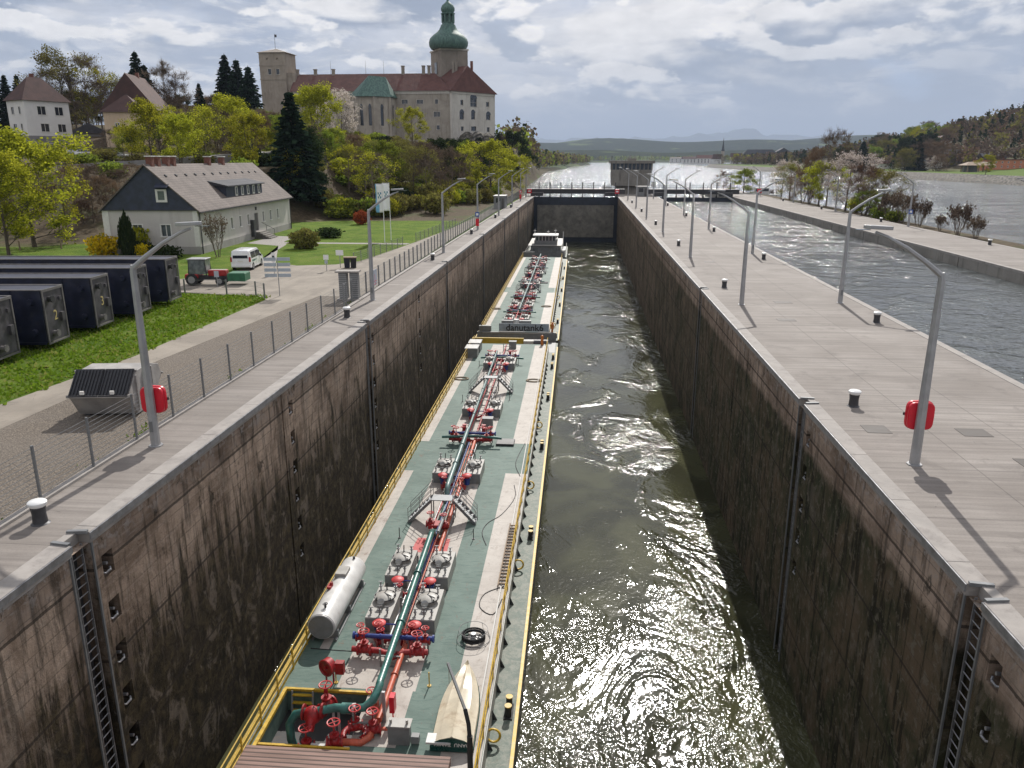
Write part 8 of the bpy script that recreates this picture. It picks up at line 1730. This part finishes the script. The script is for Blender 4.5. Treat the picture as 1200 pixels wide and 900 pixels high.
# --- outer pier bushes and trees
for i, (k, px, base, top, l, w) in enumerate([('yellow', 958, 246, 188, 'bright yellow-green tree on the outer pier', 1.25), ('blossom', 990, 250, 176, 'white blossoming tree on the outer pier', 1.15), ('bare', 968, 240, 150, 'tall brown poplar-like bare tree on the outer pier', 0.6), ('olive', 925, 236, 190, 'olive tree left of the yellow one on the outer pier', 1.3), ('blossom', 915, 236, 186, 'small white blossoming tree at the left of the pier thicket', 1.0),
        ('redbare', 1012, 255, 190, 'reddish brown tree right of the blossoming one', 1.2), ('olive', 1030, 258, 196, 'olive brown tree at the right of the pier thicket', 1.2), ('green', 1018, 259, 222, 'low fresh green tree at the pier edge', 1.4), ('redbare', 940, 238, 196, 'reddish brown tree between olive and yellow trees', 1.2), ('green', 872, 222, 197, 'green bush-like tree behind the second gate', 1.5), ('bare', 848, 222, 200, 'brown bare bush-like tree behind the second gate', 1.0), ('bare', 905, 230, 205, 'small bare tree behind the end of the outer pier', 1.0), ('redbare', 948, 237, 172, 'slender reddish bare tree on the outer pier', 0.7)]):
    p = G(px, base); Y = p.y; X = max(56.0, p.x) if Y < 238 else p.x
    if Y > 238: Y = 262 + (i % 3)*5; X = V(px, 215, Y).x
    s = X/p.x if Y < 238 else 1
    H = V(px, top, Y).z+0.5; Yt = Y
    if Y < 238:
        # keep the pixel column: move along Y for the shifted X
        Yt = Y*X/p.x if p.x > 0 else Y; Yt = min(Yt, 250); H = V(px, top, Yt).z+0.5
    tree(k, X, Yt, H, l, wide=w*1.15)
for i, (px, py, X, H) in enumerate([(1040, 262, 56, 3.6), (1055, 266, 56, 3.8), (1075, 272, 55.5, 3.2), (1122, 280, 55, 3.4), (1142, 282, 55, 2.2), (1100, 276, 55.5, 1.8), (1002, 257, 57, 3.0), (1030, 262, 55.5, 2.2), (1048, 265, 55.5, 2.0)]):
    Y = G(px, py).y; Y = V(px, py, Y).y; q = V(px, py, Y); k = X/q.x; Yn = Y*k
    if i < 6: bare_shrub(X, Yn, H*1.05, H*1.6, ['leafless shrub nearest to the pier thicket', 'leafless shrub behind the sign lamp', 'wide leafless shrub right of the sign lamp', 'leafless shrub leaning over the river', 'small leafless shrub, rightmost on the outer pier', 'low leafless shrub between the two right ones'][i], seed=20+i % 3, z=-0.5, leaf='twigs')
    else: shrub(['yellow', 'green', 'green'][i-6], X, Yn, (2.0, 1.6, H), ['yellow-green shrub under the blossoming tree on the outer pier', 'fresh green shrub at the pier thicket edge', 'rightmost fresh green shrub at the pier thicket edge'][i-6], z=-0.4)
# --- right bank: stone slope, village, hill woods
m = MB(); ys = [-200, 0, 100, 200, 300, 380, 420, 480, 540, 580, 640, 720, 800, 842, 900, 1000, 1150, 1300]
for a, b in zip(ys, ys[1:]):
    for k, (d0, z0, d1, z1) in enumerate([(-4.5, -3.2, 0, -0.4), (0, -0.4, 6, 2.1)]): m.quad((xright(a)+d0-1.5, a, z0+.05), (xright(a)+d1-1.5, a, z1+.05), (xright(b)+d1-1.5, b, z1+.05), (xright(b)+d0-1.5, b, z0+.05))
structure(m.build('stone_bank', M['riprap']))
vrn = random.Random(12)
def vhouse(px, Y, w, d, hh, rh, wall, roofm, label, kind='gable_x', rz=0, base_py=None, group=None, nwin=3):
    p = V(px, 190, Y); z = zh(p.x, Y); wins = [('f', w*(i+0.5)/nwin-0.5, w*(i+0.5)/nwin+0.5, 1.2, 2.5) for i in range(nwin)]+([('f', w*(i+0.5)/nwin-0.5, w*(i+0.5)/nwin+0.5, 4.0, 5.3) for i in range(nwin)] if hh > 5.8 else [])
    return simple_house('village_house', label, 'house', (p.x-w/2, Y, z), rz, w, d, -1.5, hh, hh+rh, M[wall], M[roofm], kind, wins=wins, group=group)
vhouse(1182, 585, 36, 12, 6.2, 0.5, 'orange_render', 'roof_red', 'long orange house at the right edge of the far bank', 'flat', nwin=9)
q = V(1150, 190, 560); t = thing('open_shed', 'open timber shed with broad brown roof on the far bank meadow', 'shed', (q.x-8, 560, zh(q.x, 560))); m = MB(); [m.box(x-.3, x+.3, y-.3, y+.3, -1, 4.4) for x in (0, 7, 14) for y in (0, 9)]; m.build('post', M['wood'], t)
m = MB(); m.add([(-2, -2, 4.2), (17, -2, 4.2), (17, 11, 4.2), (-2, 11, 4.2), (2, 4.5, 6.4), (15, 4.5, 6.4)], [(0, 1, 5, 4), (1, 2, 5), (2, 3, 4, 5), (3, 0, 4), (0, 3, 2, 1)]); m.build('roof', M['wood'], t); m = MB(); m.box(0.5, 9, 6, 8.7, -1, 4.1); m.build('back_wall', M['villa_base'], t)
vhouse(1102, 740, 14, 12, 7.5, 4.5, 'villa', 'roof_brown', 'white villa with dark roof half way up the wooded hill', 'gable', nwin=3)
names = [(1075, 640, 'white low house among trees right of the conifers'), (1092, 650, 'white long low house left of the pink blossoming trees'), (1040, 700, 'small white house at the foot of the wooded hill'), (1028, 720, 'pale flat roofed building beyond the pier thicket'), (1115, 660, 'grey tall barn behind the meadow'), (1165, 640, 'dark low barn between open shed and orange house')]
for i, (px, Y, l) in enumerate(names): vhouse(px, Y, vrn.uniform(12, 20), 9, 4.2 if i != 4 else 8.5, vrn.uniform(2.2, 3.5), ['villa', 'villa', 'villa', 'villa', 'conc', 'villa_base'][i], ['roof_dark', 'roof_brown', 'roof_red', 'roof_grey', 'roof_dark', 'roof_dark'][i], l, nwin=4)
# old town with the church on the far point
q = V(847, 180, 1500); z = 2.0; t = thing('church', 'distant church with tall pointed dark spire on the far river bank', 'church', (q.x, 1500, z), 0, None, (0.62, 0.62, 0.60))
m = MB(); m.box(-4, 4, -4, 4, -2, 36); m.build('tower', M['castle'], t); m = MB(); m.lathe((0, 0, 0), [(5.2, 36), (3.4, 43), (1.6, 58), (0.2, 74)], 8); m.build('spire', M['roof_dark'], t); m = MB(); m.box(-30, -4, -7, 7, -2, 13); m.build('nave', M['villa'], t)
m = MB(); m.add([(-31, -8, 13), (-4, -8, 13), (-4, 8, 13), (-31, 8, 13), (-27, 0, 27), (-4, 0, 27)], [(0, 1, 5, 4), (1, 2, 5), (2, 3, 4, 5), (3, 0, 4)]); m.build('nave_roof', M['roof_brown'], t)
def town(px, Y, w, h, rh, wall, roofm, l, kind='gable_x', n=6):
    p = V(px, 190, Y); simple_house('town_building', l, 'building', (p.x-w/2, Y, 2), vrn.uniform(-0.1, 0.1), w, 16, -2, h, h+rh, M[wall], M[roofm], kind, wins=[('f', w*(i+0.5)/n-1, w*(i+0.5)/n+1, h*r-1.4, h*r+1.4) for i in range(n) for r in (0.3, 0.7)], chim=False)
for a in [(890, 1380, 56, 15, 8, 'castle', 'roof_dark', 'long ochre town building with dark roof right of the church', 'hip', 9), (917, 1400, 30, 17, 9, 'castle', 'roof_dark', 'second ochre town building joined to the long one', 'gable', 4), (828, 1560, 36, 9, 6, 'villa', 'roof_red', 'pale town house left of the church'), (812, 1700, 40, 8, 5, 'villa', 'roof_brown', 'low pale town house far left of the church'), (865, 1470, 26, 11, 7, 'villa', 'roof_brown', 'pale town house directly right of the church'),
          (938, 1420, 26, 12, 6, 'castle_light', 'roof_brown', 'pale town house behind the pier thicket, left'), (955, 1300, 24, 10, 6, 'villa', 'roof_dark', 'white town house behind the pier thicket'), (1000, 1250, 26, 9, 6, 'castle_light', 'roof_brown', 'town house seen right of the pier poplars'), (800, 2000, 60, 9, 3, 'villa', 'roof_grey', 'long white hall on the far bank'), (905, 1900, 40, 10, 6, 'villa', 'roof_brown', 'pale building behind the ochre town building'), (1020, 1150, 22, 8, 5, 'villa', 'roof_dark', 'white house at the left foot of the hill')]: town(*a)
def near_tree(kind, px, Y, H, l, w=1.2, g=None): p = V(px, 190, Y); tree(kind, p.x, Y, H, l, g, w)
for a in [('yellow', 1157, 470, 11, 'lone yellow-green tree on the far bank meadow', 1.3), ('spruce', 1075, 620, 24, 'tall dark conifer at the foot of the hill', 1.5), ('spruce', 1068, 640, 24, 'second dark conifer at the foot of the hill', 1.5), ('spruce', 1010, 640, 22, 'dark broad conifer left at the foot of the hill', 1.8), ('darkround', 1060, 690, 25, 'high round dark tree on the hill foot', 1.3), ('blossom', 1095, 600, 11, 'pinkish blossoming tree left of the grey barn', 1.6), ('redbare', 1102, 590, 12, 'reddish blossoming tree by the meadow', 1.5), ('olive', 1058, 600, 15, 'olive tree beside the tall conifers', 1.4), ('sparse', 1070, 745, 26, 'tall thin yellowish tree on the shoulder of the hill', 1.0), ('yellow', 863, 1330, 17, 'yellow tree on the far river promenade', 1.5), ('yellow', 880, 1330, 15, 'yellow-green tree right of the promenade tree', 1.6), ('olive', 850, 1350, 15, 'olive tree on the far promenade', 1.6)]: near_tree(*a)
for i in range(46):
    px = trn.uniform(985, 1130); Y = trn.uniform(600, 900); k = trn.choice(['olive', 'bare', 'darkround', 'redbare', 'green', 'bare']); p = V(px, 190, Y)
    if zh(p.x, Y) < 0: continue
    tree(k, p.x, Y, trn.uniform(12, 22), {'olive': 'olive tree in the village at the hill foot', 'bare': 'bare tree in the village at the hill foot', 'darkround': 'dark evergreen in the village at the hill foot', 'redbare': 'reddish bare tree in the village at the hill foot', 'green': 'fresh green tree in the village at the hill foot'}[k], {'olive': 'olive village trees', 'bare': 'bare village trees', 'darkround': 'dark village trees', 'redbare': 'reddish village trees', 'green': 'green village trees'}[k], 1.4)
for i in range(40):
    px = trn.uniform(832, 985); Y = trn.uniform(1290, 1480); k = trn.choice(['olive', 'bare', 'redbare', 'bare']); p = V(px, 190, Y)
    if p.x < xright(Y)+8: continue
    tree(k, p.x, Y, trn.uniform(11, 17), {'olive': 'olive tree on the town bank', 'bare': 'bare tree on the town bank', 'redbare': 'reddish tree on the town bank'}[k], {'olive': 'olive town trees', 'bare': 'bare town trees', 'redbare': 'reddish town trees'}[k], 1.6)
# woods that read as one mass
def wood(name, pts, mats, hmin, hmax, seed, nleaf=46, conif=0.3, cols=None):
    rs = np.random.RandomState(seed); P = []; MI = []; S = []; tm = MB()
    for (x, y, z) in pts:
        H = rs.uniform(hmin, hmax); c = rs.random() < conif; mi = 0 if c else 1+rs.randint(len(mats)-1); n = nleaf
        if c:
            t = rs.random(n)**0.7; r = (1-t)*H*0.2+0.2; a = rs.random(n)*6.28; q = np.stack([r*np.cos(a), r*np.sin(a), H*(0.12+0.9*t)], 1)
        else:
            u = rs.normal(size=(n, 3)); u /= np.linalg.norm(u, axis=1)[:, None]; q = u*(rs.random(n)**0.45)[:, None]*np.array([H*0.34, H*0.34, H*0.40])*(1+0.25*rs.random()); q[:, 2] += H*0.62
        P.append(q+np.array([x, y, z])); MI += [mi]*n; S += [H*0.12]*n
        if rs.random() < 0.5: tm.tube([(x, y, z-1), (x, y, z+H*0.6)], [H*0.02, H*0.01], 3, len(mats), caps=False)
    P = np.concatenate(P); me = leaf_mesh(name, P, np.array(S)*1.0, mats[0], rs, 0, 1.2)
    for mm in mats[1:]: me.materials.append(mm)
    me.polygons.foreach_set('material_index', np.array(MI, np.int32)); o = bpy.data.objects.new(name, me); COL.objects.link(o); o['kind'] = 'stuff'; return o
hp = []; hr = random.Random(9)
while len(hp) < 3600:
    Y = hr.uniform(600, 1350) if len(hp) < 2500 else hr.uniform(1000, 2100); X = hr.uniform(238, 1100)
    if X < 270 and Y < 660: continue
    if X/Y < (0.30 if Y < 1000 else 0.19) or X/Y > 0.64 or X < xright(Y)+25: continue
    hp.append((X, Y, zh(X, Y)-1))
wood('hillside_forest', hp, [M['leaf_dark'], M['twigs'], M['twigs_red'], M['leaf_olive'], M['twigs']], 9, 17, 3, 50, 0.22)
hp = []
while len(hp) < 900:
    Y = hr.uniform(430, 1900)*1.0; X = xleft(Y)-6-hr.random()**1.6*170; hp.append((X, Y, zh(X, Y)-1))
wood('left_bank_forest', hp, [M['leaf_dark'], M['twigs'], M['leaf_olive'], M['leaf_green'], M['twigs_red']], 12, 20, 4, 46, 0.15)
hp = []
while len(hp) < 1100:
    Y = hr.uniform(2840, 3600); X = hr.uniform(-700, 1700); hp.append((X, Y, 1))
while len(hp) < 1700:
    Y = hr.uniform(1500, 2500); X = hr.uniform(240, 1500)
    if X < xright(Y)+10: continue
    hp.append((X, Y, zh(X, Y)-1))
wood('far_bank_forest', hp, [M['leaf_dark'], M['twigs'], M['leaf_olive'], M['leaf_green']], 12, 22, 5, 34, 0.25)
# grass tufts near the camera
def tufts():
    rs = np.random.RandomState(2); n = 60000; X = rs.uniform(-62, -24, n); Y = rs.uniform(28, 60.0, n); edge = np.interp(Y, [10, 30, 40, 58], [-27.6, -25.4, -24.2, -24.0])
    dens = 0.5+0.5*np.sin(X*0.9+np.sin(Y*0.7)*2)*np.cos(Y*0.8+X*0.3); edge = edge+0.22*np.sin(Y*2.3)+0.16*np.sin(Y*5.1+1)+0.1*rs.normal(size=n); k = (X < edge-0.02) & (rs.random(n) < 0.35+0.65*dens) & (X > -42-0*Y); X, Y = X[k], Y[k]; m_ = len(X)
    P = np.stack([X, Y, np.full(m_, 0.0)], 1); d = np.stack([rs.normal(size=m_)*0.45, rs.normal(size=m_)*0.45, np.ones(m_)], 1)
    me = leaf_mesh('grass', P, 0.17, M['grassblade'], rs, 0, 1.0, True, d/np.linalg.norm(d, axis=1)[:, None]); o = bpy.data.objects.new('grass', me); COL.objects.link(o); o['kind'] = 'stuff'
    n = 1500; Y = rs.uniform(0, 60, n); X = -16.98-rs.random(n)**2*0.5; k = rs.random(n) < np.clip(0.9*np.sin(Y*0.37)*np.sin(Y*1.1+2)*np.sin(Y*0.13+1), 0, 1); P = np.stack([X[k], Y[k], np.zeros(k.sum())], 1)
    me = leaf_mesh('weeds', P, 0.13, M['grassblade'], rs, 0, 1.0, True, np.tile([0, 0, 1.0], (k.sum(), 1))); o = bpy.data.objects.new('weeds', me); COL.objects.link(o); o['kind'] = 'stuff'
tufts()
# a small mooring pontoon boat past the bush and a few masts behind the second gate
p = V(872, 210, 262)
t = thing('moored_boat', 'white moored boat behind the second gate', 'boat', (59, 272, -2)); m = MB(); m.prism([(-4, -1.5), (4, -1.5), (5.5, 0), (4, 1.5), (-4, 1.5)], -0.4, 1.2); m.build('hull', M['ship_white'], t); m = MB(); m.box(-3, 1.5, -1.2, 1.2, 1.2, 3.4); m.build('cabin', M['ship_white'], t, bevel=0.1); m = MB(); m.box(-2.8, 1.3, -1.22, -1.2, 2.2, 3.0); m.build('cabin_window', M['glass'], t); m = MB(); m.cyl((-1, 0, 3.4), (-1, 0, 5.5), 0.08, n=6); m.build('mast', M['ship_white'], t)
